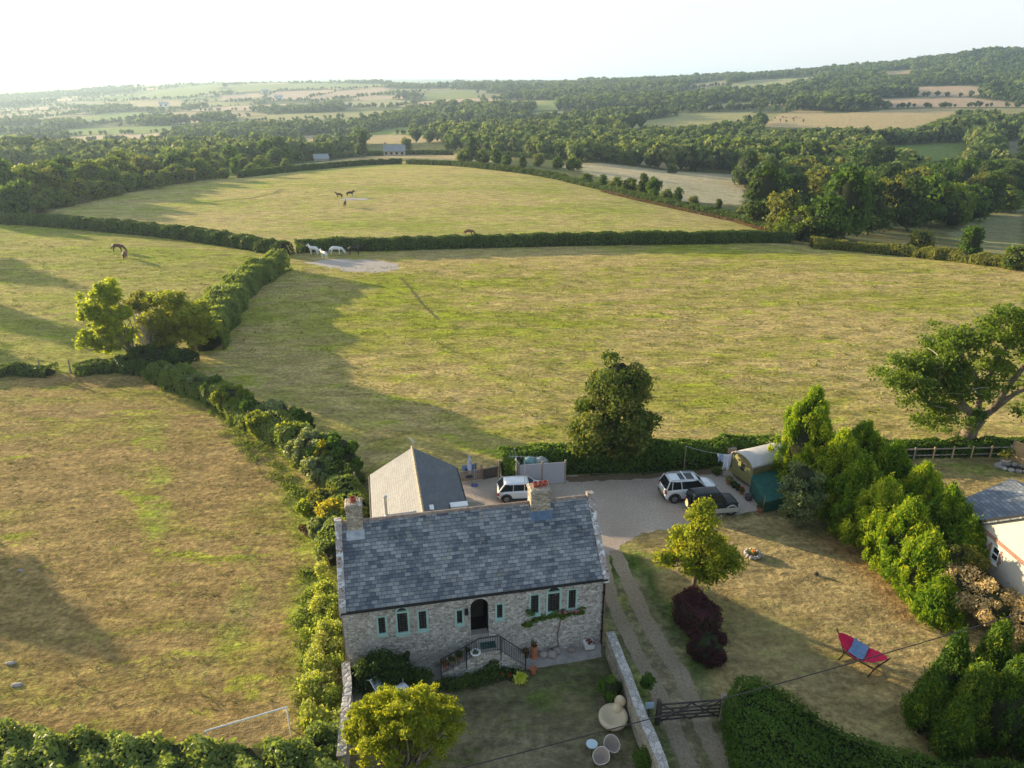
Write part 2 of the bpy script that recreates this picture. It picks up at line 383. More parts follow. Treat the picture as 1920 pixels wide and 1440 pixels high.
# ------------------------------------------------------------------ mesh helpers
def tag(o, label=None, cat=None, group=None, kind=None):
    if label: o['label'] = label
    if cat: o['category'] = cat
    if group: o['group'] = group
    if kind: o['kind'] = kind
    return o
def empty(name, loc, rz=0, label=None, cat=None, group=None):
    o = bpy.data.objects.new(name, None); C.objects.link(o); o.location = loc; o.rotation_euler = (0, 0, rz)
    o.empty_display_size = .3
    return tag(o, label, cat, group)
class MB:
    def __init__(s): s.v = []; s.f = []; s.uv = {}; s.mi = []; s.cur = 0
    def add(s, vs, fs, uvs=None):
        b = len(s.v); s.v += [tuple(q) for q in vs]
        for i, f in enumerate(fs):
            if uvs and uvs[i] is not None: s.uv[len(s.f)] = uvs[i]
            s.f.append([b + k for k in f]); s.mi.append(s.cur)
        return s
    def box(s, x0, y0, z0, x1, y1, z1, taper=0.):
        t = taper
        vs = [(x0, y0, z0), (x1, y0, z0), (x1, y1, z0), (x0, y1, z0), (x0+t, y0+t, z1), (x1-t, y0+t, z1), (x1-t, y1-t, z1), (x0+t, y1-t, z1)]
        return s.add(vs, [(0, 3, 2, 1), (4, 5, 6, 7), (0, 1, 5, 4), (1, 2, 6, 5), (2, 3, 7, 6), (3, 0, 4, 7)])
    def obox(s, p0, p1, w, h, z=0.):               # bar from p0 to p1 of width w and height h
        p0 = Vector(p0); p1 = Vector(p1); d = (p1-p0).normalized()
        side = d.cross(Vector((0, 0, 1)))
        if side.length < 1e-3: side = Vector((1, 0, 0))
        side.normalize(); up = side.cross(d).normalized()
        vs = []
        for p_ in (p0, p1):
            for a, b in ((-1, -1), (1, -1), (1, 1), (-1, 1)): vs.append(p_ + side*(a*w/2) + up*(b*h/2))
        return s.add(vs, [(0, 1, 2, 3), (7, 6, 5, 4), (0, 4, 5, 1), (1, 5, 6, 2), (2, 6, 7, 3), (3, 7, 4, 0)])
    def tube(s, pts, rs, n=8, cap=True):
        if isinstance(rs, (int, float)): rs = [rs]*len(pts)
        pts = [Vector(p_) for p_ in pts]; vs = []; fs = []
        for i, p_ in enumerate(pts):
            d = (pts[min(i+1, len(pts)-1)] - pts[max(i-1, 0)])
            if d.length < 1e-6: d = Vector((0, 0, 1))
            d.normalize(); a = d.cross(Vector((.3, .9, .2)))
            if a.length < .1: a = d.cross(Vector((1, 0, 0)))
            a.normalize(); b = d.cross(a)
            for k in range(n):
                t = 2*PI*k/n; vs.append(p_ + a*(math.cos(t)*rs[i]) + b*(math.sin(t)*rs[i]))
        for i in range(len(pts)-1):
            for k in range(n):
                k2 = (k+1) % n; fs.append((i*n+k, i*n+k2, (i+1)*n+k2, (i+1)*n+k))
        if cap: fs.append(tuple(range(n))[::-1]); fs.append(tuple((len(pts)-1)*n+k for k in range(n)))
        return s.add(vs, fs)
    def lathe(s, prof, c=(0, 0, 0), n=16, sx=1., sy=1.):
        vs = []; fs = []
        for r, z in prof:
            for k in range(n):
                t = 2*PI*k/n; vs.append((c[0]+math.cos(t)*r*sx, c[1]+math.sin(t)*r*sy, c[2]+z))
        for i in range(len(prof)-1):
            for k in range(n):
                k2 = (k+1) % n; fs.append((i*n+k, i*n+k2, (i+1)*n+k2, (i+1)*n+k))
        fs.append(tuple(range(n))[::-1]); fs.append(tuple((len(prof)-1)*n+k for k in range(n)))
        return s.add(vs, fs)
    def ball(s, c, rx, ry=None, rz=None, n=10, m=6, jit=0.):
        ry = ry or rx; rz = rz or rx; vs = []; fs = []
        for i in range(m+1):
            th = PI*i/m
            for k in range(n):
                j = 1 + rnd.uniform(-jit, jit); t = 2*PI*k/n
                vs.append((c[0]+rx*j*math.sin(th)*math.cos(t), c[1]+ry*j*math.sin(th)*math.sin(t), c[2]+rz*j*math.cos(th)))
        for i in range(m):
            for k in range(n):
                k2 = (k+1) % n; fs.append((i*n+k, (i+1)*n+k, (i+1)*n+k2, i*n+k2))
        return s.add(vs, fs)
    def prism(s, poly, z0, z1):
        n = len(poly)
        a = sum(poly[i][0]*poly[(i+1) % n][1]-poly[(i+1) % n][0]*poly[i][1] for i in range(n))
        if a < 0: poly = poly[::-1]
        vs = [(x, y, z0) for x, y in poly] + [(x, y, z1) for x, y in poly]
        return s.add(vs, [tuple(range(n))[::-1], tuple(range(n, 2*n))] + [(i, (i+1) % n, n+(i+1) % n, n+i) for i in range(n)])
    def quad(s, a, b, c, d, uv=None): return s.add([a, b, c, d], [(0, 1, 2, 3)], [uv])
    def build(s, name, mats, parent=None, smooth=False, bevel=0., loc=None, rz=0.):
        me = bpy.data.meshes.new(name); me.from_pydata(s.v, [], s.f); me.validate(); me.update()
        if not isinstance(mats, (list, tuple)): mats = [mats]
        for m_ in mats: me.materials.append(m_)
        if len(mats) > 1 and len(me.polygons) == len(s.mi): me.polygons.foreach_set('material_index', s.mi)
        if s.uv:
            ul = me.uv_layers.new(name='uv')
            for fi, u in s.uv.items():
                for k, li in enumerate(me.polygons[fi].loop_indices): ul.data[li].uv = u[k]
        if smooth: me.polygons.foreach_set('use_smooth', [True]*len(me.polygons))
        o = bpy.data.objects.new(name, me); C.objects.link(o); o.parent = parent
        if loc: o.location = loc
        if rz: o.rotation_euler = (0, 0, rz)
        if bevel:
            b = o.modifiers.new('bevel', 'BEVEL'); b.width = bevel; b.segments = 2; b.limit_method = 'ANGLE'
        return o
def planar(mb, a, b, c, d, su=None):                 # quad a b c d with metric uv: a->b is u
    A, B, D = Vector(a), Vector(b), Vector(d)
    w_ = (B-A).length; h_ = (D-A).length
    mb.quad(a, b, c, d, [(0, 0), (w_, 0), (w_, h_), (0, h_)])

def copy_tree(o, parent=None):
    c = o.copy(); C.objects.link(c); c.parent = parent
    for ch in list(o.children): copy_tree(ch, c)
    return c

# --- foliage: numpy quads
def NPR(seed): return np.random.default_rng(seed)
def leafquads(P, N, size, rg, rand=.8, aspect=1.6, up=0.):
    n = len(P)
    d = N + rg.normal(size=(n, 3))*rand
    d /= np.linalg.norm(d, axis=1)[:, None] + 1e-9
    t = rg.normal(size=(n, 3)); t[:, 2] += up*2
    t -= d*(t*d).sum(1)[:, None]; t /= np.linalg.norm(t, axis=1)[:, None] + 1e-9
    b = np.cross(d, t)
    s_ = (size*rg.uniform(.6, 1.35, n))[:, None]
    a = s_*aspect**.5*.5; c = s_/aspect**.5*.5
    V = np.stack([P - t*a, P + b*c*1.0 - t*a*.1, P + t*a, P - b*c*1.0 + t*a*.1], 1)
    return V.reshape(-1, 3)
def leafmesh(name, V, var, mat, core=None, parent=None, coremat=None, shade=.1):
    nq = len(V)//4
    cv = core.v if core else []; cf = core.f if core else []
    nv = len(V) + len(cv)
    me = bpy.data.meshes.new(name)
    allv = np.concatenate([V, np.array(cv, float).reshape(-1, 3)]) if cv else V
    me.vertices.add(nv); me.vertices.foreach_set('co', allv.astype(np.float32).ravel())
    li = np.arange(len(V)).tolist() if cf else np.arange(len(V))
    ls = (np.arange(nq)*4); 
    if cf:
        off = len(V); ls = ls.tolist()
        for f in cf:
            ls.append(len(li)); li += [off+k for k in f]
    me.loops.add(len(li)); me.loops.foreach_set('vertex_index', np.asarray(li, np.int32))
    me.polygons.add(len(ls)); me.polygons.foreach_set('loop_start', np.asarray(ls, np.int32))
    me.update(calc_edges=True); me.validate()
    at = me.attributes.new('var', 'FLOAT', 'FACE')
    vv = np.full(len(me.polygons), shade, np.float32); vv[:nq] = var[:nq]
    at.data.foreach_set('value', vv)
    me.materials.append(mat)
    if core and coremat is None: coremat = M['core_shade']
    if coremat:
        me.materials.append(coremat)
        mi = np.zeros(len(me.polygons), np.int32); mi[nq:] = 1; me.polygons.foreach_set('material_index', mi)
    o = bpy.data.objects.new(name, me); C.objects.link(o); o.parent = parent
    return o
def sph(n, rg):
    p_ = rg.normal(size=(n, 3)); return p_/np.linalg.norm(p_, axis=1)[:, None]
def blobs(cen, rad, n, size, rg, rand=.7, aspect=1.6, up=0., shell=.35, zmin=0.05, squash=1.):
    """leaves on the shells of many blobs; returns V, var"""
    if size < .4 and n > 1000: n = int(n*1.75); size *= .72
    cen = np.asarray(cen, float); rad = np.asarray(rad, float)
    if rad.ndim == 1: rad = rad[:, None]*np.array([1, 1, squash])
    wgt = (rad.prod(1)**(2/3)); idx = rg.choice(len(cen), n, p=wgt/wgt.sum())
    d = sph(n, rg); d[:, 2] = np.where(rg.random(n) < .5, np.abs(d[:, 2]), d[:, 2])
    rr = 1 + .22*np.abs(rg.normal(size=n))*(rg.random(n) < .3) - shell*rg.random(n)**1.2
    P = cen[idx] + d*rad[idx]*rr[:, None]
    k = P[:, 2] > zmin
    P = P[k]; d = d[k]; idx = idx[k]
    bv = rg.random(len(cen))
    var = np.clip(-.02 + .42*bv[idx] + .58*rg.random(len(P))**1.3 + .08*d[:, 2], 0, 1)
    return leafquads(P, d, size, rg, rand, aspect, up), var
def crown_blobs(rg, n, ell, br, lo=.45, pole=0.):
    """blob centres spread through an ellipsoid list ell=[(cx,cy,cz,rx,ry,rz)]"""
    ell = np.array(ell, float); w_ = ell[:, 3:].prod(1); idx = rg.choice(len(ell), n, p=w_/w_.sum())
    r = lo + (1-lo)*rg.random(n)**.6
    P = ell[idx, :3] + sph(n, rg)*r[:, None]*np.maximum(ell[idx, 3:] - br*.6, .1)
    return P, br*rg.uniform(.45, 1.3, n)
def branches(mb, base, fork, tips, r0, rg, n=7, gn=.25):
    base = Vector(base); fork = Vector(fork)
    mid = base.lerp(fork, .5) + Vector((rg.normal()*r0*.4, rg.normal()*r0*.4, 0))
    mb.tube([base - Vector((0, 0, .3)), base + Vector((0, 0, .15)), mid, fork], [r0*1.35, r0*1.1, r0*.9, r0*.75], 10)
    for tp in tips:
        tp = Vector(tp); L = (tp-fork).length
        m1 = fork.lerp(tp, .4) + Vector((rg.normal(), rg.normal(), abs(rg.normal())))*L*.09
        m2 = fork.lerp(tp, .75) + Vector((rg.normal(), rg.normal(), rg.normal()))*L*.07
        rr = r0*gn*rg.uniform(.8, 1.5)
        mb.tube([fork - Vector((0, 0, r0*.3)), m1, m2, tp], [rr*1.5, rr, rr*.6, rr*.2], 6)

def tree(label, loc, ell, n_blob, br, nleaf, size, mat, seed, r0=.25, fork=.35, tips=10, core=.0, rand=.8, aspect=1.5, up=0., cat='tree', group=None, name='tree', forkxy=(0, 0), squash=.85, bark='bark', lo=.45, shell=.5):
    rg = NPR(seed); root = empty(name, loc, 0, label, cat, group)
    cen, rad = crown_blobs(rg, n_blob, ell, br, lo)
    V, var = blobs(cen, rad, nleaf, size, rg, rand, aspect, up, shell, .1, squash)
    cm = None
    if core:
        cm = MB()
        for e in ell: cm.ball(e[:3], e[3]*core, e[4]*core, e[5]*core, 12, 8, .1)
    leafmesh('crown', V, var, M[mat], cm, root)
    top = max(e[2]+e[5] for e in ell)
    mb = MB(); f = (forkxy[0], forkxy[1], top*fork)
    order = np.argsort(-np.linalg.norm(cen - np.array(f), axis=1))
    sel = [cen[i] for i in order[:n_blob*2//3]]; rg.shuffle(sel)
    branches(mb, (0, 0, 0), f, sel[:tips], r0, rg)
    mb.build('trunk', M[bark], root, smooth=True)
    return root

def bush(name, label, loc, ell, br, nleaf, size, mat, seed, core=.6, nb=None, rand=.7, aspect=1.6, up=0., cat='shrub', group=None, shell=.4):
    rg = NPR(seed); nb = nb or 14*len(ell)
    cen, rad = crown_blobs(rg, nb, ell, br, .55)
    V, var = blobs(cen, rad, nleaf, size, rg, rand, aspect, up, shell)
    cm = MB()
    for e in ell: cm.ball(e[:3], e[3]*core, e[4]*core, e[5]*core, 12, 8, .12)
    o = leafmesh(name, V, var, M[mat], cm); o.location = loc
    return tag(o, label, cat, group)

def resample(pts, step):
    out = []
    for (a, b) in zip(pts[:-1], pts[1:]):
        L = math.dist(a[:2], b[:2]); k = max(1, int(L/step))
        for i in range(k): t = i/k; out.append((a[0]+(b[0]-a[0])*t, a[1]+(b[1]-a[1])*t))
    out.append(tuple(pts[-1][:2])); return out
def hedge(label, pts, w_, h_, dens, size, mat, seed, lump=.35, up=.3, group=None, name='hedge', wob=.25, cat='hedge'):
    """hedge along a world polyline; leaves on a lumpy rounded section and a solid inner body"""
    rg = NPR(seed); P = resample(pts, max(.8, w_*.5)); ox, oy = P[0]
    root = None; A = np.array(P); n = len(A)
    Tn = np.gradient(A, axis=0); Tn /= np.linalg.norm(Tn, axis=1)[:, None]; S = np.stack([-Tn[:, 1], Tn[:, 0]], 1)
    hs = h_*(1 + wob*(rg.random(n)-.5)); ws = w_*(1 + wob*(rg.random(n)-.5))
    zg = hz(A[:, 0], A[:, 1])
    cm = MB(); vs = []; fs = []
    prof = [(-.42, -.3), (-.42, .55), (-.22, .82), (.22, .82), (.42, .55), (.42, -.3)]
    for i in range(n):
        for (a, b) in [(q_*(.45 if i in (0, n-1) else 1), r_*(.45 if i in (0, n-1) else 1)) for q_, r_ in prof]: vs.append((A[i, 0]+S[i, 0]*a*ws[i]-ox, A[i, 1]+S[i, 1]*a*ws[i]-oy, zg[i]+b*hs[i]))
    k = len(prof)
    for i in range(n-1):
        for j in range(k-1): fs.append((i*k+j, i*k+j+1, (i+1)*k+j+1, (i+1)*k+j))
    fs.append(tuple(range(k))); fs.append(tuple((n-1)*k+j for j in range(k))[::-1])
    cm.add(vs, fs)
    Ltot = np.linalg.norm(np.diff(A, axis=0), axis=1).sum(); N = int(dens*1.7*Ltot*(w_+2*h_)); size *= .75
    i = rg.integers(0, n-1, N); t = rg.random(N)
    c = A[i]*(1-t)[:, None] + A[i+1]*t[:, None]; s_ = S[i]; hh = hs[i]*(1-t)+hs[i+1]*t; ww = ws[i]*(1-t)+ws[i+1]*t
    th = rg.uniform(-.15, PI+.15, N); ca, sa = np.cos(th), np.sin(th)
    ex = np.sign(ca)*np.abs(ca)**.6; ez = np.sign(sa)*np.abs(sa)**.6
    ang = np.linspace(0, Ltot, N)
    lu = 1 + lump*(.5*np.sin(i*2.1+th*3+seed)+.5*rg.normal(size=N)*.5)*.5
    off = ex*ww*.5*lu; zz = np.maximum(ez, -.1)*hh*(.96*lu*.5+.5)*.97
    z0 = zg[i]*(1-t)+zg[i+1]*t
    Q = np.stack([c[:, 0]+s_[:, 0]*off-ox, c[:, 1]+s_[:, 1]*off-oy, z0+np.maximum(zz, .05)], 1)
    Nn = np.stack([s_[:, 0]*ex, s_[:, 1]*ex, ez*.9+.1], 1)
    V = leafquads(Q, Nn, size, rg, .8, 1.6, up)
    blk = rg.random(n)
    var = np.clip(.15+.35*blk[i]+.35*rg.random(N)+.12*ez, 0, 1)
    o = leafmesh(name, V, var, M[mat], cm); o.location = (ox, oy, 0)
    return tag(o, label, cat, group)
def polyhedge(name, label, poly, h_, n, size, mat, seed, cat='hedge', lump=.25):
    n = int(n*1.6); size *= .78; rg = NPR(seed); poly = [tuple(p_[:2]) for p_ in poly]; ox, oy = poly[0]
    A = np.array(poly); mn, mx = A.min(0), A.max(0)
    area_pts = rg.uniform(mn, mx, (n*3, 2)); k = inpoly(area_pts[:, 0], area_pts[:, 1], poly); top = area_pts[k][:int(n*.6)]
    def hf(x, y): return h_*(1+lump*.5*(np.sin(x*1.9+seed)*np.cos(y*2.3)+.6*np.sin(x*4.1+y*3.3)))
    Pt = np.c_[top[:, 0]-ox, top[:, 1]-oy, hf(top[:, 0], top[:, 1])*rg.uniform(.88, 1.0, len(top))]
    Nt = np.tile([0, 0, 1.], (len(top), 1))
    per = []; L = [math.dist(poly[i], poly[(i+1) % len(poly)]) for i in range(len(poly))]
    m = n - len(top); ids = rg.choice(len(poly), m, p=np.array(L)/sum(L)); t = rg.random(m)
    a = A[ids]; b = A[(ids+1) % len(poly)]; q = a*(1-t)[:, None]+b*t[:, None]; d = b-a; nn = np.c_[d[:, 1], -d[:, 0]]/np.linalg.norm(d, axis=1)[:, None]
    ar = sum(poly[i][0]*poly[(i+1) % len(poly)][1]-poly[(i+1) % len(poly)][0]*poly[i][1] for i in range(len(poly)))
    if ar < 0: nn = -nn
    zz = rg.random(m); bulge = .15*np.sin(zz*PI)+rg.normal(size=m)*.08
    q = q+nn*bulge[:, None]
    Ps = np.c_[q[:, 0]-ox, q[:, 1]-oy, zz*hf(q[:, 0], q[:, 1])]
    Ns = np.c_[nn, np.full(m, .3)]
    V = leafquads(np.r_[Pt, Ps], np.r_[Nt, Ns], size, rg, .7, 1.6, .2)
    var = np.clip(.15+.5*rg.random(n)+.3*(np.sin(np.r_[Pt, Ps][:, 0]*1.3)*.5+.5), 0, 1)
    cm = MB(); cx, cy = A.mean(0)
    cm.prism([((x-cx)*.96+cx-ox, (y-cy)*.96+cy-oy) for x, y in poly], -.2, h_*.84)
    o = leafmesh(name, V, var, M[mat], cm); o.location = (ox, oy, 0)
    return tag(o, label, cat)

# ------------------------------------------------------------------ ground sheet with the colours of each field
TAN, TANP, PINK, GRN, GRNP, GRY = (.46, .35, .18), (.50, .42, .26), (.52, .37, .25), (.20, .26, .06), (.27, .30, .10), (.30, .28, .16)
FIELDS = [
 ([(1425,238),(1460,215),(1500,207),(1540,208),(1545,215),(1650,208),(1800,202),(1790,213),(1720,240),(1650,245),(1580,243)], TAN),
 ([(1040,250),(1130,240),(1240,222),(1310,212),(1412,210),(1400,222),(1330,235),(1200,240)], (.36,.33,.14)),
 ([(1315,200),(1360,194),(1490,188),(1470,196),(1330,206)], TAN),
 ([(1620,285),(1650,275),(1810,267),(1815,275),(1790,300),(1730,305),(1690,290)], GRN),
 ([(1870,268),(1920,262),(1920,290),(1870,295)], GRY),
 ([(1280,160),(1365,150),(1360,158),(1320,168)], TAN), ([(1360,160),(1410,150),(1545,143),(1510,155),(1380,170)], (.34,.33,.15)),
 ([(1655,135),(1715,130),(1710,138),(1655,142)], TAN),
 ([(1040,308),(1130,305),(1250,320),(1400,328),(1390,385),(1280,378),(1150,340)], TANP),
 ([(1110,295),(1200,293),(1300,315),(1250,318)], TAN),
 ([(540,310),(700,292),(850,288),(960,296),(950,305),(770,298),(620,306)], TAN),
 ([(640,266),(700,253),(850,254),(835,265),(750,270),(650,270)], TAN), ([(565,255),(620,252),(640,262),(570,262)], TAN),
 ([(205,190),(300,170),(420,157),(410,172),(330,185),(250,192)], GRNP), ([(490,180),(520,172),(640,168),(600,185),(500,188)], PINK),
 ([(560,188),(640,170),(735,165),(700,178),(600,190)], PINK), ([(410,180),(480,175),(500,180),(420,190)], PINK),
 ([(420,160),(630,155),(740,158),(600,166),(440,170)], GRNP), ([(140,225),(200,212),(275,210),(260,222),(180,232)], GRN),
 ([(60,215),(160,205),(180,208),(80,222)], GRNP), ([(0,238),(80,237),(85,248),(0,249)], GRN), ([(30,254),(125,252),(130,262),(30,262)], TAN),
 ([(640,192),(720,185),(790,190),(740,200),(650,200)], (.38,.34,.17)), ([(790,175),(890,170),(895,182),(800,188)], GRNP),
 ([(820,210),(870,207),(865,215),(820,218)], TAN), ([(310,228),(380,223),(375,230),(320,233)], TAN),
 ([(1000,195),(1040,188),(1050,205),(1010,208)], GRNP), ([(245,188),(345,188),(340,198),(250,200)], TAN), ([(850,232),(895,228),(900,235),(850,238)], TAN),
 ([(1770,440),(1830,415),(1920,345),(1920,490),(1860,474)], (.24,.23,.11)),
]
def wpoly(poly): return [T(*p_)[:2] for p_ in poly]
FW = [(wpoly(p_), c) for p_, c in FIELDS]
def gpoly(poly): return [G(*p_)[:2] for p_ in poly]
LL = gpoly([(-600, 702), (150, 700), (300, 700), (560, 810), (650, 960), (655, 1230), (630, 1700), (-600, 1700)])
LU = gpoly([(-400, 405), (150, 415), (540, 465), (380, 600), (300, 700), (150, 700), (-600, 702)])
LAWN = gpoly([(1120, 990), (1450, 958), (1750, 1130), (2300, 1300), (2300, 1800), (1245, 1800), (1245, 1440), (1130, 1190)])
FRONT = gpoly([(650, 1240), (1130, 1200), (1250, 1440), (1250, 1800), (630, 1800)])
NLAWN = gpoly([(1600, 862), (2200, 840), (2300, 1300), (1750, 1130)])
MIDF = gpoly([(540, 462), (1500, 450), (2200, 520), (2100, 850), (1430, 880), (930, 900), (690, 900), (560, 810), (300, 690), (390, 600)])
nx, nyl = 440, []
y = -60.
while y < 9400: nyl.append(y); y += max(.75, .75 if y < 60 else .75 + (y-60)*.0115)
S = np.linspace(-1.25, 1.25, nx); YY = np.array(nyl)
GX = S[None, :]*(np.maximum(YY, 0)+100)[:, None]; GY = np.repeat(YY[:, None], nx, 1); GZ = hz(GX, GY)
nv = GX.size; me = bpy.data.meshes.new('ground')
me.vertices.add(nv); me.vertices.foreach_set('co', np.stack([GX, GY, GZ], -1).astype(np.float32).ravel())
ny = len(YY); I = np.arange(nv).reshape(ny, nx)
Fq = np.stack([I[:-1, :-1], I[:-1, 1:], I[1:, 1:], I[1:, :-1]], -1).reshape(-1, 4)
me.loops.add(Fq.size); me.loops.foreach_set('vertex_index', Fq.ravel().astype(np.int32))
me.polygons.add(len(Fq)); me.polygons.foreach_set('loop_start', (np.arange(len(Fq))*4).astype(np.int32))
me.polygons.foreach_set('use_smooth', np.ones(len(Fq), bool)); me.update(calc_edges=True)
dry = np.zeros((nv, 4)); dry[:] = (.15, .14, .06, 1); lush = np.zeros((nv, 4)); lush[:] = (.10, .14, .04, 1); gb = np.full(nv, .5)
fx, fy = GX.ravel(), GY.ravel()
far = fy > 235
dry[far] = (.12, .13, .05, 1); lush[far] = (.10, .15, .04, 1)
topf = inpoly(fx, fy, [T(*p_)[:2] for p_ in [(90, 398), (300, 350), (460, 328), (600, 312), (755, 303), (860, 308), (1060, 335), (1400, 412), (1480, 442), (900, 458), (545, 462), (300, 430)]])
dry[topf] = (.45, .36, .14, 1); lush[topf] = (.28, .31, .05, 1); gb[topf] = .57
for poly, d_, l_, g_ in ((MIDF, (.45, .345, .135), (.27, .29, .03), .585), (LU, (.38, .315, .10), (.25, .285, .03), .63), (LL, (.33, .23, .09), (.26, .275, .03), .53),
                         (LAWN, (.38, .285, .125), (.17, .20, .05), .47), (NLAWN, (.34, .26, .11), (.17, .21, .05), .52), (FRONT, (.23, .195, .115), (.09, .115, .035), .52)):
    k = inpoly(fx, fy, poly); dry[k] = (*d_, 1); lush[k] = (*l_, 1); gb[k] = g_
for poly, c in FW:
    k = inpoly(fx, fy, poly); dry[k] = (*c, 1); lush[k] = (c[0]*.85, c[1]*.95, c[2]*.8, 1); gb[k] = .45
def near(path, wd, c=None, g=None, px=True, l=None):
    P = [G(*p_)[:2] for p_ in path] if px else path
    for a, b in zip(P[:-1], P[1:]):
        ax, ay = a; bx, by = b; L2 = (bx-ax)**2+(by-ay)**2
        t = np.clip(((fx-ax)*(bx-ax)+(fy-ay)*(by-ay))/L2, 0, 1); d = np.hypot(fx-ax-t*(bx-ax), fy-ay-t*(by-ay))
        wgt = np.clip(1.4 - d/wd, 0, 1)
        if g is not None: gb[:] += g*wgt
        if c is not None: dry[:, :3] += (np.array(c)-dry[:, :3])*wgt[:, None]
        if l is not None: lush[:, :3] += (np.array(l)-lush[:, :3])*wgt[:, None]
near([(570, 1350), (600, 1150), (590, 1000), (540, 880), (480, 800), (380, 740)], 1.3, g=.14, l=(.28, .33, .04))
near([(285, 800), (300, 900), (285, 1000)], 1.0, g=.10, l=(.27, .33, .04))
near([(470, 1020), (460, 1120), (430, 1200)], .9, g=.10, l=(.27, .33, .04))
near([(760, 520), (800, 590)], 7, g=.1); near([(600, 560), (1000, 600)], 9, g=.06)
near([(1145, 1050), (1160, 1130), (1200, 1300), (1240, 1430)], .8, g=.5, l=(.07, .12, .025))
near([(1190, 1050), (1240, 1150), (1300, 1250), (1350, 1420)], .7, g=.3, l=(.08, .12, .03))
near([(1146, 1120), (1193, 1222), (1243, 1318), (1285, 1420)], .75, c=(.30, .24, .15), l=(.27, .24, .13)); near([(1178, 1090), (1247, 1222), (1297, 1310), (1352, 1431)], .85, c=(.30, .24, .15), l=(.27, .24, .13))
near([(1700, 1150), (1640, 1070), (1560, 1015)], 1.0, c=(.36, .22, .09), l=(.30, .20, .08))
# patchwork of small fields, meadows and woods over the far country
_rg = np.random.default_rng(77); sx_, sy_ = np.meshgrid(np.arange(-4200, 4200, 165.), np.arange(400, 6200, 150.))
SEED = np.c_[(sx_+_rg.uniform(-70, 70, sx_.shape)).ravel(), (sy_+_rg.uniform(-55, 55, sx_.shape)).ravel()]
su = SEED[:, 0]/SEED[:, 1]*1378/.93+960
popen = np.where(su < 800, np.where(SEED[:, 1] > 1000, .72, .50), np.where(su < 1250, np.where(SEED[:, 1] > 800, .50, .30), np.where(SEED[:, 1] > 1050, .16, .25)))
SOPEN = (_rg.random(len(SEED)) < popen) & (SEED[:, 1] > np.where(su < 900, 420, 520))
SCOL = np.array([TAN, PINK, GRN, GRNP, GRY, (.36, .33, .14), (.33, .30, .12)])[_rg.integers(0, 7, len(SEED))]*_rg.uniform(.8, 1.1, (len(SEED), 1))
def cells(X, Y):
    X = np.asarray(X); Y = np.asarray(Y); idx = np.zeros(len(X), int); gap = np.zeros(len(X))
    for s0 in range(0, len(X), 4000):
        q = slice(s0, s0+4000); d = np.hypot(X[q, None]-SEED[None, :, 0], (Y[q, None]-SEED[None, :, 1])*1.15)
        p2 = np.argpartition(d, 1, axis=1)[:, :2]; dd = np.take_along_axis(d, p2, 1); o_ = np.argsort(dd, axis=1)
        idx[q] = np.take_along_axis(p2, o_, 1)[:, 0]; dd.sort(axis=1); gap[q] = dd[:, 1]-dd[:, 0]
    return idx, gap
fk = np.where((fy > 400) & (fy < 6300) & (np.abs(fx) < fy*.9+50))[0]
ci, cg = cells(fx[fk], fy[fk]); op = SOPEN[ci] & (cg > 8+fy[fk]*.006)
kk_ = fk[op]; cc_ = SCOL[ci[op]]
notf = np.ones(len(kk_), bool)
for poly, c in FW: notf &= ~inpoly(fx[kk_], fy[kk_], poly)
kk_ = kk_[notf]; cc_ = cc_[notf]
dry[kk_, :3] = cc_; lush[kk_, :3] = cc_*[.85, .95, .8]; gb[kk_] = .45
for nm, arr in (('dry', dry), ('lush', lush)):
    a_ = me.attributes.new(nm, 'FLOAT_COLOR', 'POINT'); a_.data.foreach_set('color', arr.astype(np.float32).ravel())
a_ = me.attributes.new('gb', 'FLOAT', 'POINT'); a_.data.foreach_set('value', gb.astype(np.float32))
me.materials.append(M['ground'])
tag(bpy.data.objects.new('ground', me), kind='structure'); C.objects.link(bpy.data.objects['ground'])

def sheet(name, pts, z, mat, ragged=.12, seed=1, step=.35):
    rg = random.Random(seed); out = []
    pts = list(pts)
    for a, b in zip(pts, pts[1:]+pts[:1]):
        L = math.dist(a[:2], b[:2]); k = max(1, int(L/step)); nx_, ny_ = (b[1]-a[1])/L, -(b[0]-a[0])/L
        for i in range(k):
            t = i/k; j = rg.uniform(-ragged, ragged); out.append((a[0]+(b[0]-a[0])*t+nx_*j, a[1]+(b[1]-a[1])*t+ny_*j, z))
    mb = MB(); mb.add(out, [tuple(range(len(out)))])
    me_ = bpy.data.meshes.new(name)
    import bmesh
    bm = bmesh.new(); vs_ = [bm.verts.new(p_) for p_ in out]; f = bm.faces.new(vs_)
    bm.normal_update()
    if f.normal.z < 0: f.normal_flip()
    bmesh.ops.triangulate(bm, faces=bm.faces[:]); bm.to_mesh(me_); bm.free(); me_.materials.append(mat)
    o = bpy.data.objects.new(name, me_); C.objects.link(o)
    return tag(o, kind='structure')
def ribbon(name, cl, wd, z, mat, seed=1, wob=.1):
    rg = random.Random(seed); P = resample(cl, .4); A = np.array(P); Tn = np.gradient(A, axis=0); Tn /= np.linalg.norm(Tn, axis=1)[:, None]
    mb = MB(); vs_ = []
    for i, (x, y_) in enumerate(P):
        w_ = wd if isinstance(wd, (int, float)) else wd[0]+(wd[1]-wd[0])*i/len(P)
        for sg in (-1, 1):
            k = sg*(w_/2+rg.uniform(-wob, wob)); vs_.append((x-Tn[i][1]*k, y_+Tn[i][0]*k, z))
    mb.add(vs_, [(2*i, 2*i+2, 2*i+3, 2*i+1)[::-1] for i in range(len(P)-1)])
    return tag(mb.build(name, mat), kind='structure')
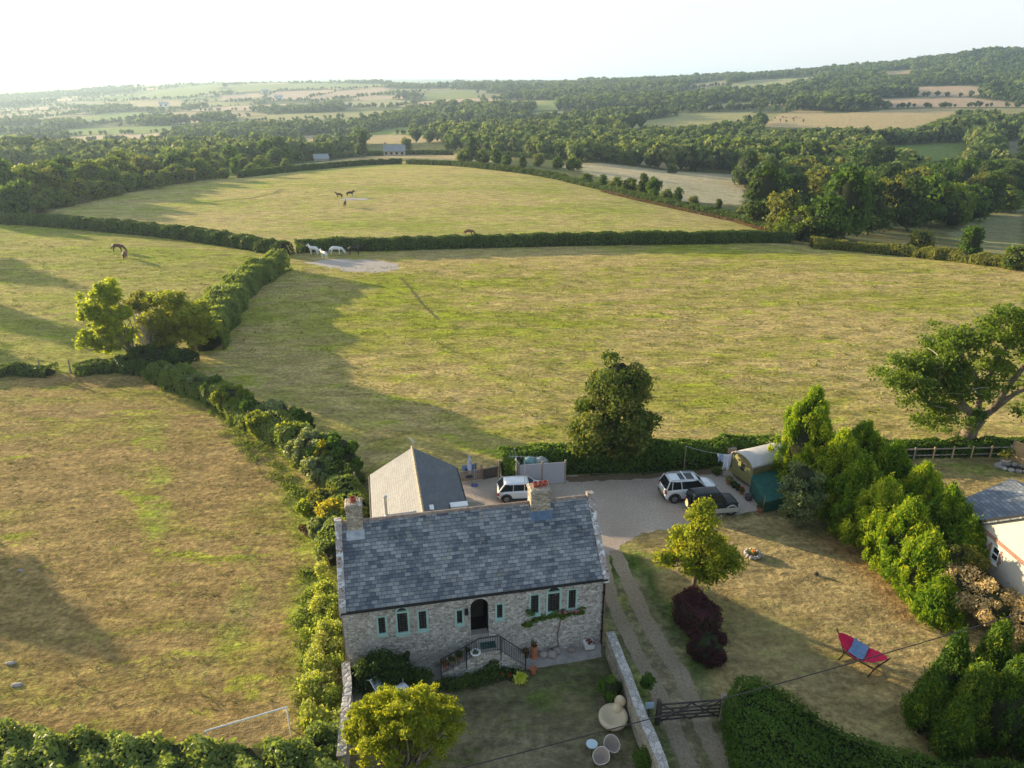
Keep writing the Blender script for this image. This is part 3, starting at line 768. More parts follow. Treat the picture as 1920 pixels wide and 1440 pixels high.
sheet('gravel_yard', gpoly([(868, 900), (905, 884), (945, 888), (1060, 892), (1200, 884), (1300, 878), (1365, 880), (1400, 905), (1430, 935), (1425, 957), (1345, 970), (1260, 990), (1205, 1000), (1168, 1018), (1150, 1040), (1120, 1040), (1085, 1000), (880, 990)]), .004, M['gravel'], .15, 2)
ribbon('drive_track', [G(*p_)[:2] for p_ in [(1130, 1040), (1146, 1120), (1164, 1164), (1193, 1222), (1227, 1285), (1243, 1318), (1264, 1368), (1285, 1420), (1305, 1470)]], .72, .008, M['track'], 3, .07)
ribbon('drive_track', [G(*p_)[:2] for p_ in [(1153, 1032), (1178, 1090), (1210, 1160), (1247, 1222), (1277, 1264), (1297, 1310), (1322, 1368), (1352, 1431), (1375, 1480)]], .86, .012, M['track'], 4, .08)
# terrace in front of the house, paving behind
HO = (-7.986, 27.745); HA = R(11.45)
def hw(u, v, z=0.): return (HO[0]+u*math.cos(HA)-v*math.sin(HA), HO[1]+u*math.sin(HA)+v*math.cos(HA), z)
sheet('terrace', [hw(-.2, 0.02)[:2], hw(12.9, 0.02)[:2], hw(12.6, -1.0)[:2], hw(8.8, -1.05)[:2], hw(6, -.9)[:2], hw(4, -1.3)[:2], hw(3.2, -3)[:2], hw(0, -3)[:2]], .004, M['concrete'], .04, 5)
sheet('paving', [hw(7.4, 6.0)[:2], hw(9.1, 6.0)[:2], hw(9.2, 15)[:2], hw(7.4, 15.2)[:2]], .008, M['slabs'], .02, 6)
sheet('side_path', [hw(-.4, 6.0)[:2], hw(1.7, 6.0)[:2], hw(1.7, 16.2)[:2], hw(-.4, 16.5)[:2]], .004, M['slabs'], .05, 7)
sheet('dirt_patch', gpoly([(570, 492), (620, 486), (700, 487), (745, 495), (750, 503), (700, 512), (650, 508), (600, 498)]), .006, M['dirt'], .5, 8, 1.2)
#@@END1
# ------------------------------------------------------------------ the stone house
house = empty('stone_house', (HO[0], HO[1], 0), HA, 'long grey stone house with a mottled slate roof, mint windows and an arched black doorway', 'house')
L_, D_, EV, RD = 12.95, 6.0, 4.3, 7.0
def wall_open(mb, L, H_, ops, depth=.18, x0=0.):
    """front wall in the plane y=0 with rectangular or arched holes"""
    xs = sorted({x0, L} | {o[0] for o in ops} | {o[1] for o in ops}); zs = sorted({0., H_} | {o[2] for o in ops} | {o[3] for o in ops})
    for a, b in zip(xs[:-1], xs[1:]):
        for c, d in zip(zs[:-1], zs[1:]):
            mx, mz = (a+b)/2, (c+d)/2
            if any(o[0] < mx < o[1] and o[2] < mz < o[3] for o in ops): continue
            mb.quad((a, 0, c), (b, 0, c), (b, 0, d), (a, 0, d))
    for (a, b, c, d, arch) in ops:
        if arch:
            r = (b-a)/2; cx = (a+b)/2; cz = d-r; k = 10; arc = [(cx-r*math.cos(PI*i/k), cz+r*math.sin(PI*i/k)) for i in range(k+1)]
            for i in range(k):
                (p0, q0), (p1, q1) = arc[i], arc[i+1]
                mb.quad((p0, 0, q0), (p1, 0, q1), (p1, 0, d), (p0, 0, d))
                mb.quad((p0, 0, q0), (p0, depth, q0), (p1, depth, q1), (p1, 0, q1))
            top = cz
        else:
            top = d; mb.quad((a, 0, d), (a, depth, d), (b, depth, d), (b, 0, d))
        mb.quad((a, 0, c), (a, depth, c), (a, depth, top), (a, 0, top)); mb.quad((b, 0, top), (b, depth, top), (b, depth, c), (b, 0, c))
        mb.quad((a, 0, c), (b, 0, c), (b, depth, c), (a, depth, c))
OPS = [(1.60, 2.02, 2.46, 3.50, 0), (2.50, 3.08, 2.36, 3.95, 1), (3.52, 3.98, 2.40, 3.55, 0), (5.36, 5.72, 2.44, 3.30, 0),
       (6.08, 6.97, 1.45, 3.82, 1), (7.34, 7.72, 2.44, 3.34, 0), (9.05, 9.54, 2.44, 3.62, 0), (9.92, 10.62, 2.40, 4.00, 1), (10.98, 11.46, 2.42, 3.64, 0)]
mb = MB(); wall_open(mb, L_, EV, OPS)
mb.add([(L_, 0, 0), (L_, D_, 0), (L_, D_, EV), (L_, D_/2, RD), (L_, 0, EV)], [(0, 1, 2, 3, 4)])
mb.add([(0, 0, 0), (0, D_, 0), (0, D_, EV), (0, D_/2, RD), (0, 0, EV)], [(4, 3, 2, 1, 0)])
mb.add([(0, D_, 0), (L_, D_, 0), (L_, D_, EV), (0, D_, EV)], [(3, 2, 1, 0)])
mb.build('wall', M['rubble'], house)
for cx, sgn in ((L_, 1), (0, -1)):                    # brick quoins up the right and left corners
    mb = MB()
    for i in range(28):
        z = i*.152; w1 = .34 if i % 2 else .22; w2 = .22 if i % 2 else .34
        x0, x1 = (cx-.02, cx+.025) if sgn > 0 else (cx-.025, cx+.02)
        mb.box(x0, -.012, z, x1, w1, z+.14)
        if sgn > 0: mb.box(cx-.04, -.02, z, cx+.018, .02, z+.14)
    mb.build('quoin', M['brick'], house)
# roof: two slated slopes between raised gable copings
def slope(mb, x0, x1, ye, ze, yr, zr, th=.07):
    n = Vector((0, -(zr-ze), (yr-ye)));
    if n.z < 0: n = -n
    n.normalize(); n *= th
    a, b, c, d = Vector((x0, ye, ze)), Vector((x1, ye, ze)), Vector((x1, yr, zr)), Vector((x0, yr, zr))
    A = [p_+n for p_ in (a, b, c, d)]
    planar(mb, *[tuple(p_) for p_ in (A if ye < yr else (A[1], A[0], A[3], A[2]))])
    for p_, q_ in ((0, 1), (1, 2), (2, 3), (3, 0)):
        o_ = [a, b, c, d]; mb.quad(tuple(o_[p_]), tuple(o_[q_]), tuple(A[q_]), tuple(A[p_]))
k_ = (RD-EV)/(D_/2)
mb = MB(); slope(mb, .17, L_-.17, -.16, EV-.16*k_+.03, D_/2, RD+.03); slope(mb, .17, L_-.17, D_+.16, EV-.16*k_+.03, D_/2, RD+.03)
roof = mb.build('roof', M['slate'], house)
mb = MB(); x = .18
while x < L_-.5:
    mb.tube([(x, D_/2, RD+.05), (x+.43, D_/2, RD+.05)], .105, 8); x += .45
mb.build('ridge_tiles', M['wood_grey'] if False else simple('ridge_clay', (.26, .20, .16), .85, var=.35, scale=4), roof)
for nm_x in (0., L_):
    mb = MB(); cx0, cx1 = (nm_x-.08, nm_x+.24) if nm_x == 0 else (nm_x-.22, nm_x+.10)
    nseg = 6
    for side in (0, 1):
        for i in range(nseg):
            t0, t1 = i/nseg, (i+1)/nseg-.012
            def P_(t):
                y_ = -.24+(D_/2+.24)*t; z_ = EV-.24*k_+(RD+.24*k_-EV)*t
                return (y_ if side == 0 else D_-y_, z_)
            (ya, za), (yb, zb) = P_(t0), P_(t1)
            j = rnd.uniform(-.012, .012)
            vs_ = [(cx0, ya, za-.12), (cx1, ya, za-.12), (cx1, yb, zb-.12), (cx0, yb, zb-.12), (cx0, ya, za+.20+j), (cx1, ya, za+.20+j), (cx1, yb, zb+.20+j), (cx0, yb, zb+.20+j)]
            fs_ = [(0, 3, 2, 1), (4, 5, 6, 7), (0, 1, 5, 4), (1, 2, 6, 5), (2, 3, 7, 6), (3, 0, 4, 7)]
            if side: fs_ = [f[::-1] for f in fs_]
            mb.add(vs_, fs_)
    mb.box(cx0-.02, D_/2-.16, RD-.05, cx1+.02, D_/2+.16, RD+.28)
    mb.build('gable_coping', M['lichen_stone'], house, bevel=.012)
def chimney(u0, u1, v0, v1, z0, z1, pots, lab):
    mb = MB(); mb.box(u0, v0, z0, u1, v1, z1); mb.box(u0-.05, v0-.05, z1+.002, u1+.05, v1+.05, z1+.10); mb.box(u0-.02, v0-.02, z1+.103, u1+.02, v1+.02, z1+.18, .05)
    c_ = mb.build('chimney', M['rubble_warm'], house, bevel=.01); c_['label'] = lab
    for (pu, pv, pr) in pots:
        mb = MB(); mb.lathe([(pr, 0), (pr*.95, .05), (pr*.85, .08), (pr*.85, .17), (pr*1., .19), (pr*1., .24), (pr*.7, .24), (pr*.65, .1)], (pu, pv, z1+.17), 12)
        mb.build('chimney_pot', simple('pot_red', (.30, .075, .05), .8), c_, smooth=False)
    mb = MB()
    if len(pots) > 1: mb.box(u0-.06, v0-.34, z0-.02, u1+.04, v0-.005, z0+.012)
    f_ = MB(); yv = v0-.34
    zf = lambda v: EV+v*k_+.125
    f_.quad((u0-.06, v0-.36, zf(v0-.36)), (u1+.05, v0-.36, zf(v0-.36)), (u1+.05, v0+.01, zf(v0+.01)), (u0-.06, v0+.01, zf(v0+.01)))
    f_.build('lead_flashing', simple('lead_flashing', (.10, .15, .22) if len(pots) > 1 else (.36, .38, .40), .5, .2, scale=4), c_)
    return c_
chimney(9.66, 10.68, 2.58, 3.42, 6.1, 7.78, [(9.97, 3.0, .15), (10.25, 3.0, .14), (10.50, 3.02, .14)], 'broad stone chimney with three red pots near the right gable')
chimney(.50, 1.26, 2.62, 3.38, 6.1, 8.0, [(.88, 3.0, .16)], 'narrow stone chimney with one red pot at the left gable')
# gutter and downpipe
mb = MB(); mb.tube([(.0, -.22, EV-.16), (L_+.02, -.22, EV-.16)], .062, 8); mb.build('gutter', M['black'], house)
mb = MB(); mb.tube([(L_-.1, -.2, EV-.18), (L_-.1, -.07, EV-.45), (L_-.1, -.07, .15), (L_-.1, -.18, .06)], .045, 8)
for z in (.8, 2., 3.2): mb.box(L_-.17, -.12, z, L_-.03, 0, z+.05)
mb.build('downpipe', M['black'], house)
# windows: mint frame and sill, leaded pane
for (a, b, c, d, arch) in OPS:
    if b-a > .85: continue
    fw = .085; mb = MB(); y0, y1 = -.03, .10
    top = d-(b-a)/2 if arch else d
    o_ = .045
    mb.box(a-o_, y0, c-.02, a+fw*.6, y1, top); mb.box(b-fw*.6, y0, c-.02, b+o_, y1, top)
    mb.box(a-o_, y0, c-.02, b+o_, y1, c+.09) if False else mb.box(a+fw*.6+.001, y0, c-.02, b-fw*.6-.001, y1, c+.07)
    if arch:
        mb.box(a+fw*.6+.001, y0, top-.07, b-fw*.6-.001, y1, top+.03)
        r = (b-a)/2; cx = (a+b)/2; k = 12; ri, ro = r-fw*.6, r+o_
        for i in range(k):
            t0, t1 = PI*i/k, PI*(i+1)/k; q = []
            for yy in (y0, y1):
                for rr, t in ((ri, t0), (ro, t0), (ro, t1), (ri, t1)): q.append((cx-rr*math.cos(t), yy, top+rr*math.sin(t)))
            mb.add(q, [(3, 2, 1, 0), (0, 1, 5, 4), (1, 2, 6, 5), (2, 3, 7, 6), (3, 0, 4, 7)])
    else: mb.box(a-o_, y0, d+.001, b+o_, y1, d+.06)
    wf = mb.build('window', M['mint'], house)
    mb = MB(); mb.box(a-.06, -.10, c-.08, b+.06, .06, c-.022); mb.build('sill', M['mint'], wf)
    mb = MB(); poly = [(a, c), (b, c), (b, top)]
    if arch: poly += [((a+b)/2+(b-a)/2*math.cos(PI*i/10), top+(b-a)/2*math.sin(PI*i/10)) for i in range(1, 10)]
    poly += [(a, top)]
    mb.add([(x_, .05, z_) for x_, z_ in poly], [tuple(range(len(poly)))], [[(x_-a, z_-c) for x_, z_ in poly]])
    mb.build('pane', M['lead'], wf)
# deep arched doorway with its stone step and dark door
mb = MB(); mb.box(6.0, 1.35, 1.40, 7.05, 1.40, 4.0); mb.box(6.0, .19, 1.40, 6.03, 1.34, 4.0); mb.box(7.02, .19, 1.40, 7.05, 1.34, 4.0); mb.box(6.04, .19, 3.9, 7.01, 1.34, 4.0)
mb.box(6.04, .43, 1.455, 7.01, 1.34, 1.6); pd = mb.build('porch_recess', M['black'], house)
mb = MB(); mb.box(6.16, 1.28, 1.66, 6.9, 1.335, 3.6); mb.build('door', simple('door_wood', (.04, .035, .03), .6), house)
mb = MB(); mb.box(6.10, .02, 1.455, 6.95, .42, 1.64); mb.build('door_step', M['concrete'], house)
# lantern beside the door
lan = empty('wall_lantern', hw(5.88, -.02, 3.05), HA, 'small black wall lantern between the arched doorway and the narrow window on its left', 'lantern')
mb = MB(); mb.box(-.09, -.16, .02, .09, -.01, .32, .012); mb.box(-.03, -.01, .12, .03, .018, .22); mb.build('housing', M['black_metal'], lan)
mb = MB(); mb.box(-.06, -.165, .07, .06, -.163, .27); mb.build('pane', M['glass'], lan)

# ------------------------------------------------------------------ steps up to the door with iron railing
st = empty('stone_steps', hw(0, 0), HA, 'double flight of rubble stone steps rising to the arched doorway', 'steps')
V0, V1 = -1.02, -.03; LZ = 1.44
mb = MB(); pl = []
nl, nr = 6, 8
ls = [(6.30-(i)*.30, LZ-(i+1)*.165) for i in range(nl)]      # left flight: tread ends
mb.box(6.30, V0, -.1, 7.38, V1, LZ)
for i in range(nl): mb.box(6.30-(i+1)*.30, V0, -.1, 6.30-i*.30-.001, V1, LZ-(i+1)*.165)
for i in range(nr): mb.box(7.38+i*.165+.001, V0, -.1, 7.38+(i+1)*.165, V1, LZ-(i+1)*.17)
mb.build('body', M['rubble'], st)
mb = MB()
mb.box(6.28, V0-.03, LZ+.002, 7.40, V1, LZ+.04)
for i in range(nl): mb.box(6.30-(i+1)*.30-.02, V0-.03, LZ-(i+1)*.165+.002, 6.30-i*.30-.01, V1, LZ-(i+1)*.165+.035)
for i in range(nr): mb.box(7.38+i*.165+.01, V0-.03, LZ-(i+1)*.17+.002, 7.38+(i+1)*.165+.02, V1, LZ-(i+1)*.17+.035)
mb.build('treads', M['concrete'], st)
rl = empty('iron_railing', hw(0, 0), HA, 'black iron railing with thin bars around the outer edge of the stone steps', 'railing')
RP = [(4.45, .50), (5.70, 1.12), (6.32, 1.44), (7.30, 1.44), (8.62, .16)]
def rz(u):
    for (a, za), (b, zb) in zip(RP[:-1], RP[1:]):
        if u <= b: return za+(zb-za)*(u-a)/(b-a)
    return RP[-1][1]
VV = V0-.07
mb = MB(); mb.tube([(u, VV, z+.93) for u, z in RP], .025, 6)
mb.build('handrail', M['black_metal'], rl)
mb = MB(); mb.tube([(u, VV, z+.10) for u, z in RP], .014, 5); mb.build('bottom_rail', M['black_metal'], rl)
mb = MB(); u = 4.57
while u < 8.6: mb.box(u-.008, VV-.008, rz(u)+.10, u+.008, VV+.008, rz(u)+.92); u += .115
mb.build('bars', M['black_metal'], rl)
for u in (4.45, 5.68, 7.38, 8.62):
    mb = MB(); mb.tube([(u, VV, max(0, rz(u)-.5)), (u, VV, rz(u)+.95)], .026, 6); mb.build('post', M['black_metal'], rl)
mat_ = MB(); mat_.box(6.45, V0+.15, LZ+.045, 7.2, V0+.6, LZ+.07); tag(mat_.build('doormat', simple('mat_green', (.03, .07, .06), .95), None, loc=(HO[0], HO[1], 0), rz=HA), 'dark green mat lying on the landing behind the railing', 'doormat')

# ------------------------------------------------------------------ pots, planters and stones along the front
def pot(loc, r, h, mat, plant, label, seed, cat='flower pot', ps=1., flower=None):
    e = empty('flower_pot', loc, 0, label, cat)
    mb = MB(); mb.lathe([(r*.7, 0), (r*.95, h*.85), (r*1.08, h*.86), (r*1.08, h), (r*.9, h), (r*.86, h*.9)], n=14); mb.build('pot', mat, e)
    if plant:
        rg = NPR(seed); V, var = blobs([[0, 0, h+r*.4*ps]]*3+rg.normal(size=(3, 3))*r*.3, [r*.9*ps]*3, 160, .10, rg, .9, 2.)
        leafmesh('foliage', V, var, M[plant], None, e)
    if flower:
        rg = NPR(seed+1); V, var = blobs([[0, 0, h+r*.8*ps]], [r*.8*ps], 60, .07, rg, .9, 1.2); FL = leafmesh('flowers', V, var, flower, None, e); FL['kind'] = 'stuff'
    return e
M['petal_red'] = leafmat('petal_red', (.35, .01, .012), (.62, .02, .03), .25)
M['petal_pink'] = leafmat('petal_pink', (.45, .12, .25), (.65, .3, .45), .25)
M['leaf_lily'] = leafmat('leaf_lily', (.35, .42, .06), (.72, .74, .22), .3)
pot(hw(4.68, -.75, .62), .15, .24, M['terracotta'], 'leaf_brown', 'terracotta pot of brown stalks on the lowest step behind the railing', 3)
pot(hw(5.02, -.72, .78), .14, .2, M['hay'], 'leaf_olive', 'small straw coloured pot with a yellow rim on the left flight of steps', 4)
pot(hw(5.38, -.70, .94), .16, .22, M['terracotta'], 'leaf_dark', 'terracotta pot with bushy green plant on the left flight of steps', 5)
pot(hw(5.80, -.65, 1.1), .11, .18, M['concrete'], 'leaf_dark', 'little grey pot below the white ringed planter on the steps', 6)
e = empty('ring_planter', hw(6.12, V0-.16, 1.62), HA, 'round white rimmed planter hanging on the railing left of the landing', 'planter')
mb = MB(); mb.lathe([(.15, -.2), (.22, 0), (.25, .02), (.25, .06), (.20, .06), (.18, -.02)], n=18); mb.build('bowl', M['white_paint'], e, smooth=True)
rg = NPR(12); V, var = blobs([[0, 0, .02]], [[.17, .17, .08]], 90, .08, rg); leafmesh('foliage', V, var, M['leaf_dark'], None, e)
e = empty('white_planter', hw(12.12, -.28, .0), HA, 'square white planter box of dark red plants by the wall', 'planter')
mb = MB(); mb.box(-.23, -.2, .12, .23, .2, .42, -.03); mb.build('box', M['white_paint'], e)
mb = MB(); mb.box(-.2, -.17, 0, .2, .17, .118); mb.build('plinth', M['wood_grey'], e)
rg = NPR(13); V, var = blobs([[0, 0, .42]]*3+rg.normal(size=(3, 3))*.05, [[.17, .14, .06]]*3, 160, .07, rg); leafmesh('foliage', V, var, leafmat('leaf_red', (.08, .015, .02), (.3, .05, .06)), None, e)
e = empty('tall_chimney_pot', hw(9.22, -.32, 0), HA, 'tall orange terracotta chimney pot standing on the terrace', 'chimney pot')
mb = MB(); mb.lathe([(.19, 0), (.19, .06), (.15, .1), (.14, .62), (.17, .66), (.17, .74), (.13, .74), (.11, .5)], n=16); mb.build('pot', M['terracotta'], e, smooth=False)
rg = NPR(14); V, var = blobs([[0, 0, .8]], [[.14, .14, .12]], 90, .08, rg); leafmesh('foliage', V, var, M['leaf_brown'], None, e)
pot(hw(8.85, -.25, 0), .13, .34, M['wood_dark'], 'leaf_brown', 'dark pot of dried stalks left of the tall orange chimney pot', 15)
pot(hw(8.62, -.32, 0), .10, .3, M['hay'], None, 'slim cream jar at the left end of the pots by the wall', 16)
for i, (u, v, r, lb) in enumerate([(9.72, -.35, .22, 'rounded grey boulder next to the tall orange pot'), (10.13, -.46, .26, 'largest round boulder at the front of the row by the wall'),
                                   (10.45, -.24, .24, 'brown grey boulder behind the largest one against the wall'), (11.2, -.30, .2, 'lone pale boulder between the others and the white planter')]):
    mb = MB(); mb.ball((0, 0, r*.6), r, r*.85, r*.75, 12, 8, .05); tag(mb.build('boulder', simple('boulder%d' % i, (.34-.03*i, .30-.03*i, .27-.03*i), .9, var=.2, scale=6), None, smooth=True, loc=hw(u, v)), lb, 'stone', 'boulders by the house wall')
pot(hw(8.95, -1.35, 0), .17, .3, M['terracotta'], None, 'squat terracotta urn on the lawn at the foot of the railing', 17)
pot(hw(7.35, -1.55, 0), .1, .3, M['plastic_dark'], 'leaf_dark', 'taller red flowering plant in the bed below the steps', 18, 'plant', 1.2, M['petal_red'])
pot(hw(7.75, -1.62, 0), .09, .24, M['plastic_dark'], 'leaf_dark', 'shorter red flowering plant beside the pale yellow hosta', 19, 'plant', 1.2, M['petal_red'])
rg = NPR(20); P = sph(90, rg)*[.16, .16, .1]+[0, 0, .22]
V = leafquads(P, sph(90, rg)*[.4, .4, 1], .36, rg, .4, 3., .6); o = leafmesh('hosta', V, rg.random(90), M['leaf_lily']); o.location = hw(8.2, -1.75)
tag(o, 'pale yellow variegated hosta in the bed below the steps', 'plant')
bush('flower_bed', 'strip of low dark plants growing along the foot of the stone steps', hw(0, 0), [(4.6+.9*0, .2, .25, .1, .1, .1)] if False else [(*[a-b for a, b in zip(hw(u, v), hw(0, 0))][:2], .18, .55, .38, .32) for u, v in ((4.5, -1.5), (5.1, -1.55), (5.7, -1.5), (6.3, -1.5), (6.9, -1.45), (7.9, -1.35))], .25, 2600, .13, 'leaf_dark', 21, cat='plants')
bush('rose_bush', 'leafy rose climbing the middle of the step wall', hw(6.95, -1.25), [(0, 0, .5, .28, .2, .55), (-.2, 0, .3, .3, .2, .35)], .22, 700, .13, 'leaf_dark', 22, cat='shrub')

# climber below the right windows: thin stems and leaf clumps on the wall
e = empty('climbing_plant', hw(0, 0), HA, 'green flowering climber trained along the wall under the right windows', 'climbing plant')
cl = [(8.95, 2.0), (9.3, 2.12), (9.7, 2.2), (10.1, 2.25), (10.35, 2.3), (10.7, 2.35), (11.0, 2.32), (11.35, 2.25), (11.65, 2.3)]
mb = MB(); mb.tube([(10.6, -.1, 0), (10.5, -.06, .9), (10.6, -.06, 1.7), (10.7, -.06, 2.3)], .03, 6); mb.tube([(u, -.06, z) for u, z in cl], .018, 5); mb.build('stem', M['bark'], e)
rg = NPR(23); cen = [(u+rg.normal()*.05, -.12, z+rg.normal()*.06) for u, z in cl for _ in range(3)]+[(10.75, -.1, 2.05), (8.8, -.1, 1.92), (9.1, -.1, 2.5), (9.0, -.1, 2.75), (11.75, -.1, 2.45)]
V, var = blobs(cen, [[.2, .09, .12]]*len(cen), 1500, .10, rg); leafmesh('foliage', V, var, M['leaf_ivy'], None, e)
V, var = blobs([(10.9, -.18, 2.5), (11.3, -.18, 2.42), (11.6, -.18, 2.4), (10.6, -.15, 2.45)], [[.2, .08, .09]]*4, 60, .08, rg); FL = leafmesh('flowers', V, var, M['petal_pink'], None, e); FL['kind'] = 'stuff'
bush('evergreen_shrub', 'large dark green shrub against the left end of the house wall', hw(1.3, -1.0), [(0, 0, 1.0, 1.2, .8, 1.1), (.9, .1, 1.1, .9, .6, .8), (-.8, .1, .8, .7, .6, .9), (1.55, .35, 1.9, .25, .25, .35)], .45, 5200, .17, 'leaf_dark', 24)
bush('low_shrub', 'low rounded dark shrub on the terrace right of the big evergreen', hw(3.3, -1.0), [(0, 0, .4, .75, .5, .5), (-.7, .1, .35, .5, .4, .4)], .3, 1800, .14, 'leaf_dark', 25)

# ------------------------------------------------------------------ rear wing with its own roof
wing = empty('rear_wing', hw(1.7, 6.02), HA, 'low rear wing with a slated roof coloured half sunlit, steel flue and white dormer heads', 'outbuilding')
WW, WL, WE, WR = 5.62, 10.1, 2.3, 4.0
mb = MB(); mb.add([(0, 0, 0), (WW, 0, 0), (WW, WL, 0), (0, WL, 0), (0, 0, WE), (WW, 0, WE), (WW, WL, WE), (0, WL, WE), (WW/2, 0, WR), (WW/2, WL, WR)],
                  [(3, 0, 4, 7), (1, 2, 6, 5), (2, 3, 7, 9, 6), (0, 1, 5, 8, 4)]); mb.build('wall', M['rubble_warm'], wing)
kk = (WR-WE)/(WW/2)
def wslope(x0, z0, x1, z1, name, mat):
    mb = MB(); th = .07
    a, b, c, d = (x0, WL+.1, z0), (x0, 0, z0), (x1, 0, z1), (x1, WL+.1, z1)
    if x0 > x1: a, b, c, d = (x0, 0, z0), (x0, WL+.1, z0), (x1, WL+.1, z1), (x1, 0, z1)
    up = lambda p_: (p_[0], p_[1], p_[2]+th)
    planar(mb, up(a), up(b), up(c), up(d))
    for p_, q_ in ((a, b), (b, c), (c, d), (d, a)): mb.quad(p_, q_, up(q_), up(p_))
    return mb.build(name, mat, wing)
rw_ = wslope(-.14, WE-.14*kk, WW/2, WR, 'roof_slope', M['slate_sunlit']); rw_['label'] = 'roof slope with sunlight in its colour'
wslope(WW+.14, WE-.14*kk, WW/2, WR, 'roof_slope', M['slate_shaded'])
mb = MB(); y = 0.
while y < WL: mb.tube([(WW/2, y, WR+.07), (WW/2, y+.42, WR+.07)], .09, 7); y += .45
mb.build('ridge_tiles', simple('ridge_buff', (.42, .34, .24), .85, var=.25, scale=5), wing)
mb = MB(); fx0, fy0 = .75, 3.95; fz = WE+fx0*kk
mb.tube([(fx0, fy0, fz), (fx0, fy0, fz+1.35)], .085, 12); mb.lathe([(.16, 0), (.12, .05), (.09, .1)], (fx0, fy0, fz+.04), 12); mb.lathe([(.10, 0), (.13, .03), (.13, .09), (.05, .13)], (fx0, fy0, fz+1.35), 12)
mb.build('flue', M['steel'], wing, smooth=False)
for (dx, dy, dw, dz) in ((3.15, 3.0, .62, 3.72), (5.15, 4.1, .95, 3.05)):
    mb = MB(); mb.box(dx-dw/2, dy-.35, dz-1.2, dx+dw/2, dy+.05, dz); mb.box(dx-dw/2-.06, dy-.42, dz+.002, dx+dw/2+.06, dy+.1, dz+.07)
    mb.build('dormer_head', M['white_paint'], wing)
mb = MB(); mb.tube([(WW+.2, .1, WE-.1), (WW+.2, WL, WE-.1)], .05, 7); mb.tube([(-.2, .1, WE-.1), (-.2, WL, WE-.1)], .05, 7); mb.build('gutter', M['black'], wing)
def aerial(loc, rz_, h, L, label, mat='steel', n=9, boomdir=1.):
    e = empty('tv_aerial', loc, rz_, label, 'aerial')
    mb = MB(); mb.tube([(0, 0, -.3), (0, 0, h)], .018, 6); mb.build('mast', M[mat], e)
    mb = MB(); mb.tube([(-L/2, 0, h), (L/2, 0, h)], .012, 5)
    for i in range(n):
        x_ = -L/2+L*i/(n-1); w_ = .22-.08*i/n; mb.tube([(x_, -w_, h), (x_, w_, h)], .006, 4)
    mb.build('antenna', M[mat], e)
    return e
aerial(hw(1.7+WW/2, 6.02+WL-.05, WR+.1), HA+1.9, .62, 1.0, 'white branched aerial on the far end of the rear wing ridge')
aerial(hw(9.5, 3.4, 7.6), HA-.3, 1.9, 1.6, 'tall thin aerial on a pole behind the broad chimney')

sheet('soil_strip', gpoly([(1062, 894), (1200, 887), (1330, 876), (1362, 882), (1300, 894), (1200, 898), (1065, 904)]), .008, gravelmat('soil', (.10, .07, .045), (.19, .13, .08), (.32, .24, .16), 6), .15, 12)
# garden walls
def wall_line(name, label, pts, w_, h_, mat, cop, seed=1):
    e = empty(name, (pts[0][0], pts[0][1], 0), 0, label, 'garden wall'); ox, oy = pts[0][:2]
    P = resample(pts, .6); A = np.array(P); Tn = np.gradient(A, axis=0); Tn /= np.linalg.norm(Tn, axis=1)[:, None]; n = len(P); rg = NPR(seed)
    mb = MB(); hs = h_+rg.normal(size=n)*.015
    def ring(i, w_, z0, z1):
        nx_, ny_ = -Tn[i][1]*w_/2, Tn[i][0]*w_/2; x_, y_ = P[i][0]-ox, P[i][1]-oy
        return [(x_+nx_, y_+ny_, z0), (x_-nx_, y_-ny_, z0), (x_-nx_, y_-ny_, z1), (x_+nx_, y_+ny_, z1)]
    for mbx, ww, za, zb in ((mb, w_, -.1, 0),):
        vs_ = []
        for i in range(n): vs_ += ring(i, ww, -.1, hs[i])
        fs_ = []
        for i in range(n-1):
            for j in range(4): fs_.append((i*4+j, i*4+(j+1) % 4, (i+1)*4+(j+1) % 4, (i+1)*4+j)[::-1])
        fs_ += [(0, 1, 2, 3), tuple((n-1)*4+j for j in (3, 2, 1, 0))]
        mb.add(vs_, fs_)
    mb.build('wall', mat, e)
    mb = MB(); vs_ = []
    for i in range(n): vs_ += ring(i, w_+.07+rg.normal()*.02, hs[i]+.003, hs[i]+.07+rg.uniform(0, .03))
    mb.add(vs_, [f for f in fs_]); mb.build('coping', cop, e)
    return e
wall_line('garden_wall', 'pale rubble stone wall running from the house corner towards the bottom past the gate', [hw(13.0, -.9)[:2], G(1175, 1265, 1.4)[:2], G(1205, 1345, 1.4)[:2], G(1240, 1425, 1.4)[:2], G(1260, 1500, 1.4)[:2]], .36, 1.4, M['rubble_warm'], M['coping'])
wall_line('garden_wall', 'narrow grey stone wall left of the front garden beside the weeds', [hw(-.02, -.4)[:2], G(652, 1290, 1.4)[:2], G(645, 1360, 1.4)[:2], G(640, 1420, 1.4)[:2]], .32, 1.4, M['rubble'], M['coping'], 2)

# ------------------------------------------------------------------ field gate
GA, GB = Vector(G(1232, 1358)), Vector(G(1352, 1348))
gd = (GB-GA); ga = math.atan2(gd.y, gd.x); gl_ = gd.length
e = empty('field_gate', GA, ga, 'brown five bar wooden gate across the drive', 'gate')
for i, z in enumerate((.22, .42, .62, .84, 1.12)):
    mb = MB(); mb.box(.16, -.02, z, gl_-.16, .02, z+.085); mb.build('bar', M['wood_dark'], e)
for x_ in (.10, gl_-.158): mb = MB(); mb.box(x_, -.035, .15, x_+.058, .035, 1.22); mb.build('stile', M['wood_dark'], e)
mb = MB(); m_ = gl_/2
for a, b in (((.16, .2), (m_, 1.15)), ((m_, 1.15), (gl_-.16, .2)), ((.16, 1.15), (m_, .2)), ((m_, .2), (gl_-.16, 1.15))): mb.obox((a[0], -.035, a[1]), (b[0], -.035, b[1]), .022, .07)
mb.build('brace', M['wood_dark'], e)
